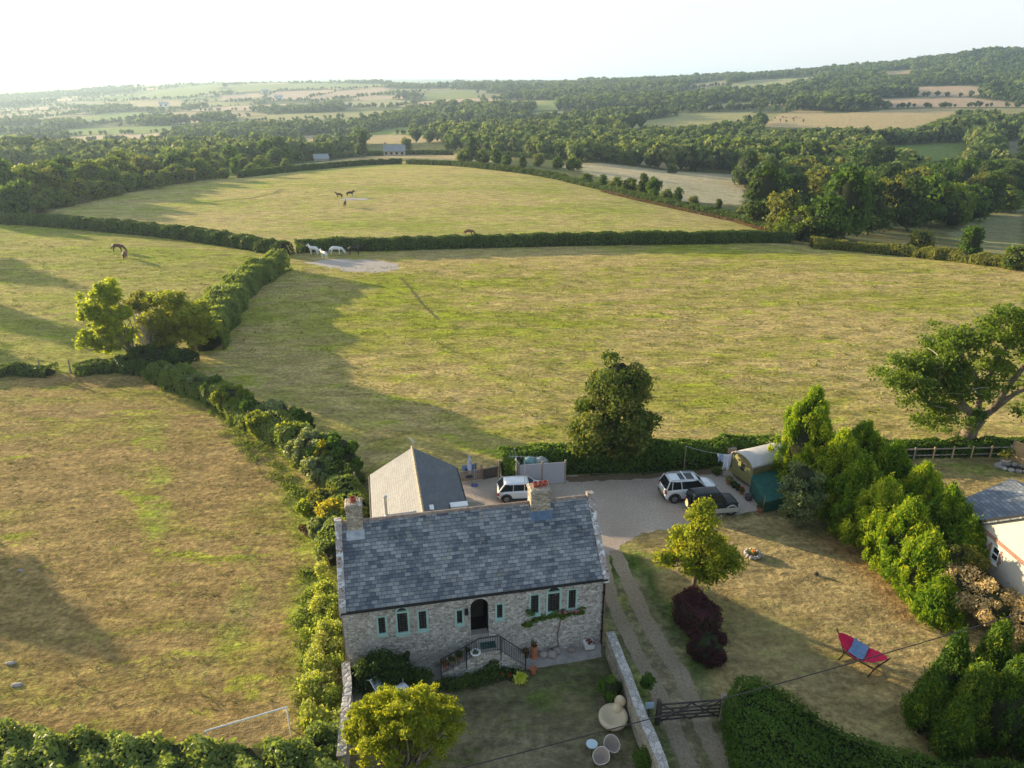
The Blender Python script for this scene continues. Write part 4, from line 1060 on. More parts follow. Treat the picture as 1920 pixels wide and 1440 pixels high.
for k, (px_, lb) in enumerate(((0, 'dark wooden gatepost on the left carrying the pale notice'), (gl_, 'thick grey wooden gatepost on the right against the hedge'))):
    mb = MB(); s_ = .09 if k == 0 else .12; mb.box(px_-s_, -s_, -.2, px_+s_, s_, 1.42); mb.box(px_-s_+.02, -s_+.02, 1.42, px_+s_-.02, s_-.02, 1.46)
    o = mb.build('gate_post', M['wood_dark'] if k == 0 else M['wood_grey'], None, bevel=.01, loc=tuple(GA), rz=ga); tag(o, lb, 'gatepost')
e = empty('notice_board', GA+Vector((-.42, .02, 0)), ga, 'pale blue notice on a thin post beside the gate', 'sign')
mb = MB(); mb.box(-.2, -.03, .95, .2, -.012, 1.32); mb.build('board', simple('sign_blue', (.38, .48, .62), .4, var=.05), e)
mb = MB(); mb.box(-.03, -.01, 0, .03, .03, 1.35); mb.build('post', M['wood_dark'], e)
for x_ in (-.12, -.03, .06):
    pass
# ------------------------------------------------------------------ garden furniture
def bubble_chair(loc, rz_):
    e = empty('lounge_chair', loc, rz_, 'cream moulded lounge chair with a round head rest on the lawn', 'chair')
    mb = MB(); prof = [(.25, 0), (.50, .05), (.62, .22), (.64, .34), (.58, .42), (.46, .38), (.3, .26), (.02, .2)]
    mb.lathe(prof, n=28, sx=1.05, sy=1.2); mb.build('seat', M['moulded'], e, smooth=True)
    mb = MB(); mb.ball((.22, .68, .62), .27, .16, .32, 18, 12); mb.build('head_rest', M['moulded'], e, smooth=True)
    mb = MB(); mb.ball((.12, .52, .34), .28, .26, .26, 16, 10); mb.build('neck', M['moulded'], e, smooth=True)
M['moulded'] = simple('moulded', (.62, .50, .33), .45, var=.05, scale=1.5)
bubble_chair(G(1149, 1353), -.25)
M['wicker'] = simple('wicker', (.30, .24, .20), .8, var=.15, scale=30)
def tub_chair(loc, rz_, label):
    e = empty('garden_chair', loc, rz_, label, 'chair', 'woven tub chairs on the front lawn'); e.scale = (.74, .74, .74)
    mb = MB(); n = 26; rows = 5; vs_ = []
    for j in range(rows+1):
        t = j/rows
        for i in range(n):
            a = 2*PI*i/n; r = .16+.26*t**.8; pt = 1+.35*max(0, math.cos(a+PI/2))**3
            bk = .35*max(0, math.cos(a-PI/2))*t**2
            vs_.append((r*math.cos(a)*1.15, r*math.sin(a)*pt, .42+.28*t+bk))
    fs_ = [(j*n+i, j*n+(i+1) % n, (j+1)*n+(i+1) % n, (j+1)*n+i) for j in range(rows) for i in range(n)]+[tuple(range(n))[::-1]]
    mb.add(vs_, fs_); o = mb.build('shell', M['wicker'], e, smooth=True); s_ = o.modifiers.new('s', 'SOLIDIFY'); s_.thickness = .03
    mb = MB(); mb.tube([(vs_[rows*n+i][0], vs_[rows*n+i][1], vs_[rows*n+i][2]+.01) for i in list(range(n))+[0]], .022, 5); mb.build('rim', simple('rim_cane', (.66, .56, .48), .7), e)
    for sx, sy in ((-1, -1), (1, -1), (1, 1), (-1, 1)):
        mb = MB(); mb.tube([(sx*.1, sy*.1, .42), (sx*.27, sy*.27, 0)], .012, 5); mb.build('leg', M['black_metal'], e)
tub_chair(G(1146, 1413), .3, 'larger looking woven tub chair nearer the stone wall beside the white table')
tub_chair(G(1126, 1436), -.5, 'lower woven tub chair at the bottom edge below the other one')
e = empty('side_table', G(1109, 1410), 0, 'small round pale blue metal side table on the lawn', 'table')
mb = MB(); mb.lathe([(.24, 0), (.25, .02), (.25, .04), (.22, .03)], (0, 0, .45), 20); mb.build('tabletop', simple('pale_blue', (.50, .62, .66), .4, var=.04), e)
for k in range(3):
    a = k*2.09+.4; mb = MB(); mb.tube([(.15*math.cos(a), .15*math.sin(a), .45), (.22*math.cos(a), .22*math.sin(a), 0)], .012, 5); mb.build('leg', M['black_metal'], e)

# glass cold frame with a pale cloth, half under the foreground tree
def T_glass():
    t = NT('cold_glass'); t.col((.45, .52, .55)); t.b.inputs['Roughness'].default_value = .15; t.b.inputs['Alpha'].default_value = .45; return t.m
e = empty('cold_frame', G(722, 1300), .75, 'small glass cold frame partly hidden behind the yellow green tree', 'cold frame')
mb = MB()
for sx in (-1, 1):
    for sy in (-1, 1): mb.tube([(sx*.75, sy*.45, 0), (sx*.75, sy*.45, 1.0)], .022, 5)
    mb.tube([(sx*.75, -.45, 1.0), (sx*.75, 0, 1.3), (sx*.75, .45, 1.0)], .022, 5)
mb.tube([(-.75, 0, 1.3), (.75, 0, 1.3)], .022, 5); mb.tube([(-.75, -.45, 1.), (.75, -.45, 1.)], .022, 5); mb.tube([(-.75, .45, 1.), (.75, .45, 1.)], .022, 5)
mb.build('frame', M['white_paint'], e)
mb = MB(); mb.quad((-.75, -.45, 1.0), (.75, -.45, 1.0), (.75, 0, 1.3), (-.75, 0, 1.3)); mb.quad((-.75, .45, 1.0), (-.75, 0, 1.3), (.75, 0, 1.3), (.75, .45, 1.0)); mb.build('glazing', T_glass(), e)
o = MB(); o.ball((0, 0, .25), .35, .28, .3, 10, 6, .12); tag(o.build('fleece', simple('fleece', (.6, .62, .68), .9, var=.1), None, smooth=True, loc=G(755, 1300, .5)), 'crumpled pale grey garden fleece beside the cold frame', 'cloth')

# ------------------------------------------------------------------ hammock with stand and blue cloth
HB0, HB1 = Vector(G(1576, 1222)), Vector(G(1655, 1262))
hc = (Vector(G(1572, 1190, 1.0))+Vector(G(1662, 1240, .95)))/2; hv = Vector(G(1662, 1240, .95))-Vector(G(1572, 1190, 1.0)); ha = math.atan2(hv.y, hv.x); hl = hv.xy.length/2
M['red_cloth'] = simple('red_cloth', (.58, .008, .065), .75, var=.12, scale=2)
e = empty('hammock', (hc.x, hc.y, 0), ha, 'bright red hammock slung on a black stand', 'hammock')
mb = MB(); n, m_ = 22, 8; vs_ = []
def hsurf(s_, q):
    w_ = .60*(1-abs(s_)**2.6)**.8+.02; sag = .66*(1-s_*s_); up = (q*q)*.24*(1-abs(s_)**3)
    return (s_*hl, q*w_, 1.12-sag+up)
for i in range(n+1):
    for j in range(m_+1): vs_.append(hsurf(-1+2*i/n, -1+2*j/m_))
mb.add(vs_, [(i*(m_+1)+j, (i+1)*(m_+1)+j, (i+1)*(m_+1)+j+1, i*(m_+1)+j+1) for i in range(n) for j in range(m_)])
o = mb.build('sling', M['red_cloth'], e, smooth=True); s_ = o.modifiers.new('s', 'SOLIDIFY'); s_.thickness = .02
mb = MB(); mb.tube([(-hl-.12, 0, 1.32), (-hl*.62, 0, .12), (hl*.62, 0, .12), (hl+.12, 0, 1.22)], .03, 7); mb.build('stand', M['black'], e)
for sx in (-1, 1):
    mb = MB(); mb.tube([(sx*hl*.62, -.62, .04), (sx*hl*.62, 0, .1), (sx*hl*.62, .62, .04)], .03, 6); mb.build('foot', M['black'], e)
mb = MB(); n = 10; vs_ = []
for i in range(n+1):
    for j in range(n+1):
        s_ = -.5+.62*i/n+.12*(j/n); q = 1.0-1.75*j/n; x_, y_, z_ = hsurf(s_, q)
        vs_.append((x_, y_, z_+.04+.035*math.sin(i*1.9+j)+.03*math.cos(j*2.3-i)+rnd.uniform(0, .02)))
mb.add(vs_, [(i*(n+1)+j, (i+1)*(n+1)+j, (i+1)*(n+1)+j+1, i*(n+1)+j+1) for i in range(n) for j in range(n)])
o = mb.build('blanket', simple('blue_cloth', (.17, .27, .42), .85, var=.15, scale=4), None, smooth=True, loc=(hc.x, hc.y, 0), rz=ha); s_ = o.modifiers.new('s', 'SOLIDIFY'); s_.thickness = .02
tag(o, 'crumpled blue blanket lying across the red hammock', 'blanket')

# ------------------------------------------------------------------ fire pit ring of stones on the lawn
fp = G(1411, 1042)
e = empty('stone_planter_ring', fp, 0, 'low round ring of stones with a few orange flowers on the sunny lawn', 'fire pit')
for k in range(12):
    a = 2*PI*k/12; mb = MB(); mb.ball((.42*math.cos(a), .42*math.sin(a), .13), .14, .12, .13, 8, 5, .1); mb.build('stone', M['coping'], e, smooth=True)
mb = MB(); mb.lathe([(.36, 0), (.34, .14), (.1, .17)], n=14); mb.build('bed', M['wood_dark'], e)
rg = NPR(31); V, var = blobs([(0, 0, .22)], [[.25, .25, .12]], 120, .1, rg); leafmesh('foliage', V, var, M['leaf_olive'], None, e)
V, var = blobs([(0, 0, .34)], [[.12, .12, .08]], 20, .09, rg); FL = leafmesh('flowers', V, var, leafmat('petal_orange', (.6, .2, .05), (.8, .35, .15)), None, e)

# ------------------------------------------------------------------ cars
def car(name, label, loc, rz_, Lc, Wc, Hc, prof, gh, belt, body, roofm, lower=None, rails=False, sunroof=False, spare=False, wr=.33, wx=(.17, .82), cladding=False, suv=False):
    """nose towards +x. prof: (x fraction, z) silhouette of the lower body; gh: (x0, x1, x2, x3) greenhouse base and roof"""
    e = empty(name, loc, rz_, label, 'car'); hw_ = Wc/2
    mb = MB(); vs_ = []; st_ = []
    for fx_, zt in prof:
        x_ = (fx_-.5)*Lc; pin = 1 - .16*max(0, abs(fx_-.5)*2-.72)/.28; w_ = hw_*pin; zb = .24
        sec = [(-w_*.9, zb), (-w_, zb+.12), (-w_, zt-.13), (-w_*.90, zt-.02), (0, zt+.025), (w_*.90, zt-.02), (w_, zt-.13), (w_, zb+.12), (w_*.9, zb)]
        st_.append([(x_, a, b) for a, b in sec])
    for s_ in st_: vs_ += s_
    k = 9; fs_ = []; n = len(st_)
    for i in range(n-1):
        for j in range(k): fs_.append((i*k+j, i*k+(j+1) % k, (i+1)*k+(j+1) % k, (i+1)*k+j))
    fs_.append(tuple(range(k))[::-1]); fs_.append(tuple((n-1)*k+j for j in range(k)))
    mb.add(vs_, fs_); mb.build('body', body, e, smooth=False, bevel=.03)
    g0, g1, g2, g3 = [(q-.5)*Lc for q in gh]; w0, w1 = hw_*.90, hw_*.72; zr = Hc-.045
    mb = MB(); mb.add([(g0, -w0, belt-.05), (g3, -w0, belt-.05), (g3, w0, belt-.05), (g0, w0, belt-.05), (g1, -w1, zr), (g2, -w1, zr), (g2, w1, zr), (g1, w1, zr)],
                      [(4, 5, 6, 7), (0, 1, 5, 4), (1, 2, 6, 5), (2, 3, 7, 6), (3, 0, 4, 7)]); mb.build('glasshouse', M['glass'], e, bevel=.03)
    mb = MB(); nn = 8; ed = .06
    vs_ = []
    for i in range(nn+1):
        t = i/nn; x_ = g1-.02+(g2-g1+.04)*t; ww = w1+.015 - .05*(abs(2*t-1)**4)
        for a, b in ((-1, -.03), (-.93, .02), (-.5, .04), (.5, .04), (.93, .02), (1, -.03)): vs_.append((x_, ww*a, zr+.015+b-.03*abs(2*t-1)**3))
    k = 6; fs_ = [(i*k+j, (i+1)*k+j, (i+1)*k+j+1, i*k+j+1) for i in range(nn) for j in range(k-1)]
    mb.add(vs_, fs_); o = mb.build('roof', roofm, e, smooth=True); s_ = o.modifiers.new('s', 'SOLIDIFY'); s_.thickness = .05; s_.offset = -1
    mb = MB()
    for sy in (-1, 1):
        for (xa, xb, th) in ((g0, g1, .10), (g3, g2, .07), ((g0*.62+g3*.38), (g1*.62+g2*.38), .09 if suv else .05)):
            mb = MB(); mb.obox((xa, sy*(w0+.008), belt-.05), (xb, sy*(w1+.008), zr+.0), .035, th); mb.build('pillar', body, e)
        if suv: mb = MB(); mb.obox((g0*.86+g3*.14, sy*(w0+.008), belt), (g1*.9+g2*.1, sy*(w1+.008), zr), .035, .16); mb.build('pillar', body, e)
    if lower:
        mb = MB(); 
        for sy in (-1, 1): mb.box(-Lc*.47, sy*(hw_+.012)-.02, .26, Lc*.47, sy*(hw_+.012)+.02, .60)
        mb.box(-Lc*.5-.04, -hw_*.86, .30, -Lc*.5+.08, hw_*.86, .58); mb.box(Lc*.5-.1, -hw_*.84, .30, Lc*.5+.03, hw_*.84, .55)
        mb.build('lower_body', lower, e, bevel=.015)
    else:
        mb = MB(); mb.box(-Lc*.5-.05, -hw_*.84, .28, -Lc*.5+.1, hw_*.84, .46); mb.box(Lc*.5-.12, -hw_*.8, .28, Lc*.5+.03, hw_*.8, .44)
        for sy in (-1, 1): mb.box(-Lc*.3, sy*hw_-.02, .22, Lc*.3, sy*hw_+.02, .34)
        mb.build('bumper', M['plastic_dark'], e, bevel=.015)
    for fx_ in wx:
        for sy in (-1, 1):
            x_ = (fx_-.5)*Lc; y_ = sy*(hw_-.10)
            we = MB(); we.tube([(x_, y_-.11, wr), (x_, y_+.11, wr)], wr, 20); wo = we.build('wheel', M['tyre'], e)
            rm = MB(); yo = sy*(hw_+.013); rm.tube([(x_, yo-.02*sy, wr), (x_, yo, wr)], wr*.60, 14)
            for q in range(5):
                a = q*2*PI/5; rm.box(x_-.02, yo, wr-.02, x_+.02, yo+.008*sy, wr+.02) if q == 0 else None
                rm.obox((x_, yo+.006*sy, wr), (x_+math.cos(a)*wr*.56, yo+.006*sy, wr+math.sin(a)*wr*.56), .015, .06)
            rm.build('rim', M['rim'], wo)
            ar = MB(); pr_ = [(x_+math.cos(PI*i/10)*(wr+.10), wr+math.sin(PI*i/10)*(wr+.10)) for i in range(11)]
            pi_ = [(x_+math.cos(PI*i/10)*(wr+.02), wr+math.sin(PI*i/10)*(wr+.02)) for i in range(11)]
            ya, yb = sy*(hw_-.22), sy*(hw_+.018 if not cladding else hw_+.045)
            for i in range(10):
                ar.add([(pi_[i][0], yb, pi_[i][1]), (pr_[i][0], yb, pr_[i][1]), (pr_[i+1][0], yb, pr_[i+1][1]), (pi_[i+1][0], yb, pi_[i+1][1]), (pr_[i][0], ya, pr_[i][1]), (pr_[i+1][0], ya, pr_[i+1][1])], [(0, 1, 2, 3), (1, 4, 5, 2)])
            ar.build('wheel_arch', lower if cladding else M['plastic_dark'], e)
    for sy in (-1, 1):
        mb = MB(); xr = -Lc*.5; mb.box(xr-.015, sy*hw_*.80-.09, belt-.34, xr+.10, sy*hw_*.80+.09, belt-.04 if suv else belt-.14); mb.build('tail_light', M['tail_red'], e, bevel=.01)
        mb = MB(); mb.box(Lc*.5-.16, sy*hw_*.70-.14, .58, Lc*.5-.02, sy*hw_*.70+.14, .74); mb.build('headlight', M['lamp_clear'], e, bevel=.02)
        mb = MB(); mb.ball((g3-.25, sy*(hw_+.09), belt+.04), .07, .10, .07, 8, 6); mb.build('mirror', body, e, smooth=True)
    mb = MB(); mb.box(-Lc*.5-.055, -.26, .50, -Lc*.5-.045, .26, .61) if not spare else mb.box(-Lc*.5-.055, .2, .42, -Lc*.5-.045, .6, .53)
    mb.build('number_plate', simple('plate', (.65, .52, .08), .4, var=.02), e)
    if rails:
        for sy in (-1, 1):
            mb = MB(); mb.tube([(g1+.1, sy*w1*.93, zr+.04), (g1+.2, sy*w1*.93, zr+.10), (g2-.2, sy*w1*.93, zr+.10), (g2-.1, sy*w1*.93, zr+.04)], .02, 6); mb.build('roof_rail', M['steel'], e)
        mb = MB(); xx = g1*.45+g2*.55; mb.box(xx-.04, -w1, zr+.10, xx+.04, w1, zr+.13); mb.build('roof_bar', M['white_paint'], e)
    if sunroof:
        for xa, xb in ((g1*.62+g2*.38, g1*.42+g2*.58-.08), (g1*.40+g2*.60, g1*.12+g2*.88)):
            mb = MB(); mb.box(xa, -w1*.66, zr+.055, xb, w1*.66, zr+.064); mb.build('sunroof', M['glass'], e)
    if spare:
        mb = MB(); mb.tube([(-Lc*.5-.22, -.1, .85), (-Lc*.5-.02, -.1, .85)], .32, 18); sp_ = mb.build('spare_wheel', M['tyre'], e)
        mb = MB(); mb.tube([(-Lc*.5-.235, -.1, .85), (-Lc*.5-.221, -.1, .85)], .27, 18); mb.build('cover', M['hay'], sp_)
    return e
suvp = [(0, .92), (.02, 1.06), (.1, 1.08), (.70, 1.08), (.76, 1.04), (.88, .98), (.96, .86), (1., .66)]
car('parked_car', 'white estate style off-roader with roof rails and glass roof parked on the gravel', (12.45, 45.0, 0), R(7), 3.95, 1.75, 1.62, suvp, (.01, .08, .60, .76), 1.06, M['car_white'], M['car_white'], rails=True, sunroof=True, wr=.35, suv=True)
jp = [(0, .84), (.015, .98), (.1, 1.0), (.66, 1.0), (.70, .99), (.93, .92), (.985, .80), (1., .60)]
car('parked_car', 'dark green and silver two door off-roader parked nearest the lawn', (13.6, 43.1, 0), R(8), 3.3, 1.55, 1.6, jp, (.01, .04, .60, .72), .98, M['car_dark'], M['car_dark'], lower=M['car_silver'], spare=True, wr=.36, cladding=True)
mp = [(0, .78), (.03, .88), (.12, .90), (.66, .92), (.74, .90), (.90, .82), (.975, .70), (1., .52)]
car('parked_car', 'small white hatchback parked beside the rear wing, half hidden by the ridge', (.75, 44.95, 0), R(5), 3.6, 1.68, 1.36, mp, (.02, .13, .60, .74), .90, M['car_white'], M['car_white'], wr=.31)

# ------------------------------------------------------------------ shepherd's hut, washing and the things beside it
hb = Vector(G(1370, 892)); h_a = R(-67); hf = hb+Vector((math.cos(h_a), math.sin(h_a), 0))*2.15; hdir = hf-hb
# gable face runs from hb to hf, the hut extends away to the right (perpendicular)
hut = empty('shepherds_hut', hb, h_a, 'olive boarded hut with a curved pale metal roof under the conifers', 'hut')
HWd = 2.2; HLn = 4.6; HEv, HTp = 1.75, 2.3; fl = .28
# local: x along the gable (0..HWd), y>0 away to the right
mb = MB(); arc = [(HWd*i/10, HEv+(HTp-HEv)*math.sin(PI*i/10)) for i in range(11)]
poly = [(0, fl), (HWd, fl)]+arc[::-1]
for yy, rev in ((0., 0), (HLn, 1)):
    f_ = tuple(range(len(poly))); mb.add([(x_, yy, z_) for x_, z_ in poly], [f_ if not rev else f_[::-1]])
mb.quad((0, HLn, fl), (0, 0, fl), (0, 0, HEv), (0, HLn, HEv)); mb.quad((HWd, 0, fl), (HWd, HLn, fl), (HWd, HLn, HEv), (HWd, 0, HEv))
def boards():
    t = NT('olive_boards'); v = t.coord(); sx = t.n('SeparateXYZ', {0: v}); z = t.math('FRACT', t.math('MULTIPLY', sx.outputs[2], 7.))
    t.col(t.mix(t.math('LESS_THAN', z, .12), t.ramp(t.noise(3, v, 4), [(.3, (.24, .22, .09)), (.7, (.34, .31, .13))]), (.08, .075, .03))); t.bump(z, .02); return t.m
mb.build('body', boards(), hut)
mb = MB(); vs_ = []
for yy in (-.18, HLn*.33, HLn*.66, HLn+.15):
    for i in range(13):
        a = PI*i/12; vs_.append((HWd/2-math.cos(a)*(HWd/2+.10), yy, HEv+.02+(HTp-HEv+.02)*math.sin(a)))
mb.add(vs_, [(r_*13+i, r_*13+i+1, (r_+1)*13+i+1, (r_+1)*13+i) for r_ in range(3) for i in range(12)]); o = mb.build('roof', simple('tin', (.50, .47, .44), .45, .3, var=.12, scale=1.5), hut, smooth=True); s_ = o.modifiers.new('s', 'SOLIDIFY'); s_.thickness = .04
mb = MB(); mb.box(HWd*.42, -.03, 1.05, HWd*.60, .0, 1.65); wf = mb.build('window', M['wood_dark'], hut); mb = MB(); mb.box(HWd*.44, -.036, 1.1, HWd*.58, -.031, 1.6); mb.build('pane', M['glass'], wf)
for xx in (.15, HWd-.15):
    for yy in (.7, HLn-.7): mb = MB(); mb.tube([(xx-.05, yy, .16), (xx+.05, yy, .16)], .16, 14); mb.build('wheel', M['black_metal'], hut)
mb = MB(); mb.box(.05, .1, .15, HWd-.05, HLn-.1, fl-.002); mb.build('chassis', M['black_metal'], hut)
# green lean-to tarpaulin at the hut's side
gq = [G(1405, 922)[:2], G(1430, 962)[:2], G(1482, 950)[:2], G(1452, 908)[:2]]
e = empty('green_shelter', (gq[0][0], gq[0][1], 0), 0, 'teal green netting shelter against the near side of the hut', 'shelter')
mb = MB(); P4 = [(x_-gq[0][0], y_-gq[0][1]) for x_, y_ in gq]
mb.add([(P4[0][0], P4[0][1], 0), (P4[1][0], P4[1][1], 0), (P4[2][0], P4[2][1], 0), (P4[3][0], P4[3][1], 0), (P4[0][0], P4[0][1], 1.3), (P4[1][0], P4[1][1], .8), (P4[2][0], P4[2][1], .9), (P4[3][0], P4[3][1], 1.3)], [(0, 1, 5, 4), (1, 2, 6, 5), (2, 3, 7, 6), (3, 0, 4, 7), (4, 5, 6, 7)])
mb.build('netting', simple('teal', (.02, .095, .075), .8, var=.3, scale=3), e)
mb = MB(); 
for x_, y_ in P4: mb.tube([(x_, y_, 0), (x_, y_, 1.35)], .025, 5)
mb.build('poles', M['wood_grey'], e)
pot(G(1366, 908), .18, .3, M['terracotta'], 'leaf_olive', 'leftmost potted bush at the foot of the hut', 41, ps=1.8)
pot(G(1375, 914), .16, .24, M['plastic_dark'], 'leaf_dark', 'dark pot of greenery in front of the hut boards', 42, ps=1.5)
pot(G(1390, 926), .17, .25, M['terracotta'], 'leaf_dark', 'bright orange flower pot below the hut corner', 43, ps=1.2, flower=M['petal_red'])
pot(G(1383, 919), .15, .25, M['plastic_dark'], 'leaf_dark', 'small dark pot squeezed against the hut corner', 46, ps=1.3)
mb = MB(); mb.lathe([(.2, 0), (.27, .12), (.27, .36), (.2, .45), (.12, .45)], n=16); tag(mb.build('wooden_tub', M['wood_dark'], None, loc=G(1403, 937)), 'brown barrel shaped tub at the gravel edge by the hut', 'tub')
pot(G(1424, 960), .19, .28, M['terracotta'], 'leaf_dark', 'orange pot with a leafy plant at the lawn corner below the green shelter', 44, ps=1.9)
bush('potted_conifer', 'low clipped green mound beside the hanging washing', G(1346, 890), [(0, 0, .2, .4, .4, .3)], .2, 400, .12, 'leaf_dark', 45)
wl0, wl1 = Vector(G(1282, 846+30, 0)), Vector(G(1369, 888, 0))
mb = MB(); mb.tube([(0, 0, 0), (0, 0, 2.1)], .035, 6); tag(mb.build('washing_line_pole', M['wood_grey'], None, loc=G(1282, 882)), 'slim leaning wooden clothes prop in front of the long hedge', 'pole')
p0 = Vector(G(1282, 882)); p1 = hb+Vector((0, 0, 0)); p0.z = 2.05; p1.z = 1.75
mb = MB(); mb.tube([p0.lerp(p1, t)-Vector((0, 0, .25*4*t*(1-t)*.6)) for t in [i/8 for i in range(9)]], .01, 4); tag(mb.build('washing_line', M['white_paint']), 'thin line strung from the wooden prop to the hut', 'clothes line')
def cloth(t0, t1, drop, mat, label, skew=0.):
    mb = MB(); n, m_ = 10, 8; vs_ = []
    for i in range(n+1):
        t = t0+(t1-t0)*i/n; q = p0.lerp(p1, t)-Vector((0, 0, .6*t*(1-t)))
        for j in range(m_+1):
            k = j/m_; vs_.append((q.x+skew*k+.05*math.sin(i*1.3+j*.4)*k, q.y-.12*math.sin(i*1.1+.6)*k, q.z-drop*k*(1+.08*math.sin(i))))
    mb.add(vs_, [(i*(m_+1)+j, (i+1)*(m_+1)+j, (i+1)*(m_+1)+j+1, i*(m_+1)+j+1) for i in range(n) for j in range(m_)])
    o = mb.build('washing', mat, None, smooth=True); s_ = o.modifiers.new('s', 'SOLIDIFY'); s_.thickness = .012
    return tag(o, label, 'laundry', 'washing on the line')
cloth(.80, .97, 1.2, simple('sheet_white', (.72, .74, .82), .9, var=.04), 'large white sheet hanging on the line next to the hut')
cloth(.67, .80, .62, simple('sheet_blue', (.40, .48, .66), .9, var=.1), 'smaller pale blue cloth hanging left of the white sheet', .1)
o = MB(); o.box(-.35, -.2, 0, .35, .2, 1.5); tag(o.build('hurdle', M['wood_grey'], None, loc=G(1368, 872), bevel=.02), 'weathered wooden crate stack behind the hut corner', 'crate')

# ------------------------------------------------------------------ grey screen panels hiding the tank
PL, PR_, PB = Vector(G(972, 908)), Vector(G(1060, 903)), Vector(G(964, 872))
PL = Vector(G(973, 912)); PR_ = Vector(G(1059, 906)); PB = Vector(G(965, 884))
def screen(A, B, h_, label, posts):
    d = B-A; e = empty('screen_panel', A, math.atan2(d.y, d.x), label, 'fence panel'); n = posts-1; l = d.length
    for i in range(n):
        mb = MB(); mb.box(l*i/n+.06, -.02, .05, l*(i+1)/n-.06, .02, h_)
        mb.build('panel', simple('panel_grey', (.40, .39, .42), .8, var=.08, scale=5), e)
    for i in range(posts):
        mb = MB(); x_ = l*i/n; mb.box(x_-.05, -.05, 0, x_+.05, .05, h_+.12); mb.box(x_-.065, -.065, h_+.121, x_+.065, .065, h_+.16); mb.build('post', M['wood_grey'], e)
screen(PL, PR_, 1.75, 'long pale grey screen panel facing the yard', 3)
screen(PB+Vector((0, 0, 0)), PL+Vector((-.12, .12, 0)), 1.8, 'short end panel of the grey screen running back to the hedge', 2)
for i, (x_, lb) in enumerate(((993, 'left green wrapped bundle behind the grey screen'), (1014, 'right green wrapped bundle behind the grey screen'))):
    mb = MB(); mb.ball((0, 0, 1.35), .55, .42, .48, 14, 8, .06); mb.tube([(-.3, 0, .0), (-.3, 0, 1.2)], .28, 8); mb.tube([(.3, 0, .0), (.3, 0, 1.2)], .28, 8)
    tag(mb.build('covered_stack', simple('tarp%d' % i, (.12+.1*i, .25, .25), .6, var=.3), None, smooth=True, loc=G(x_, 898)), lb, 'tarpaulin')
# parasol base, furled parasol and seats by the rear wing
e = empty('folded_parasol', G(881, 900), .2, 'furled blue and white parasol leaning among garden chairs by the rear wing', 'parasol')
mb = MB(); mb.lathe([(.05, .5), (.17, .75), (.13, 1.5), (.04, 2.1), (.01, 2.2)], n=10); mb.build('canopy', simple('parasol', (.45, .48, .68), .8, var=.5, scale=5), e)
mb = MB(); mb.tube([(0, 0, 0), (0, 0, .6)], .025, 6); mb.build('pole', M['white_paint'], e)
for i, (px_, py_, c_, lb) in enumerate(((873, 897, (.20, .30, .50), 'blue folding chair beside the furled parasol'), (880, 903, (.03, .04, .07), 'black folding chair below the furled parasol'), (893, 893, (.12, .22, .33), 'dark teal chair right of the parasol'))):
    e = empty('folding_chair', G(px_, py_), .4*i, lb, 'chair'); mt = simple('chairfab%d' % i, c_, .8)
    mb = MB(); mb.box(-.24, -.22, .42, .24, .22, .46); mb.build('seat', mt, e); mb = MB(); mb.box(-.24, .2, .47, .24, .24, .98); mb.build('backrest', mt, e)
    for sx in (-1, 1):
        for sy in (-1, 1): mb = MB(); mb.tube([(sx*.22, sy*.2, 0), (sx*.22, -sy*.18 if False else sy*.2, .42)], .014, 5); mb.build('leg', M['steel'], e)
mb = MB(); mb.box(-.35, -.2, 0, .35, .2, .5); tag(mb.build('orange_crate', simple('orange', (.55, .20, .09), .7), None, loc=G(902, 890), bevel=.02), 'orange storage box against the rear garden fence', 'box')
e = empty('parasol_base', G(890, 910), 0, 'round blue rotary dryer base with a thin pole on the paving', 'parasol base')
mb = MB(); mb.lathe([(.26, 0), (.25, .05), (.1, .1), (.05, .14)], n=16); mb.build('base', simple('navy', (.08, .09, .25), .5), e); mb = MB(); mb.tube([(0, 0, .1), (0, 0, 1.9)], .02, 6); mb.build('pole', M['steel'], e)
for a_, b_, lb, h_ in (((858, 905), (903, 898), 'low boarded fence with a pale top rail behind the rear wing', .8), ((906, 900), (936, 894), 'dark weathered picket fence beside the hedge end', .9)):
    A, B = Vector(G(*a_)), Vector(G(*b_)); d = B-A; e = empty('board_fence', A, math.atan2(d.y, d.x), lb, 'fence')
    m1 = M['wood_grey'] if h_ < .85 else M['wood_dark']
    x_ = 0
    mb = MB()
    while x_ < d.length-.1: mb.box(x_, -.012, .04, x_+.13, .012, h_); x_ += .145
    mb.build('boards', m1, e)
    mb = MB(); mb.box(0, -.05, h_+.002, d.length, .05, h_+.05); mb.build('top_rail', M['wood_grey'], e)
    mb = MB(); mb.box(d.length-.06, -.06, 0, d.length+.06, .06, h_+.45); mb.build('post', M['wood_grey'], e)
mb = MB(); mb.tube([(0, 0, 0), (0, 0, 1.9)], .07, 8); tag(mb.build('timber_post', M['wood_grey'], None, loc=G(668, 930)), 'thin upright post between the shrubs and the rear wing', 'post')
mb = MB(); mb.ball((0, 0, .5), .45, .4, .55, 12, 8, .08); tag(mb.build('purple_cover', simple('purple', (.10, .035, .26), .7), None, smooth=True, loc=hw(1.05, 6.9)), 'purple cover peeking out between the left chimney and the rear wing', 'cover')
pot(hw(7.75, 7.4, 0), .12, .2, M['terracotta'], 'leaf_mid', 'small green plant beside the rear wing wall', 47, ps=2.2)

# ------------------------------------------------------------------ overhead cable
CA, CB = Vector(G(700, 1482, 6.0)), Vector(G(2120, 1085, 6.0))
mb = MB(); mb.tube([CA.lerp(CB, t)-Vector((0, 0, .35*4*t*(1-t))) for t in [i/24 for i in range(25)]], .022, 5)
tag(mb.build('overhead_cable', M['black']), 'black overhead cable crossing the garden above the hammock and the gate', 'cable')

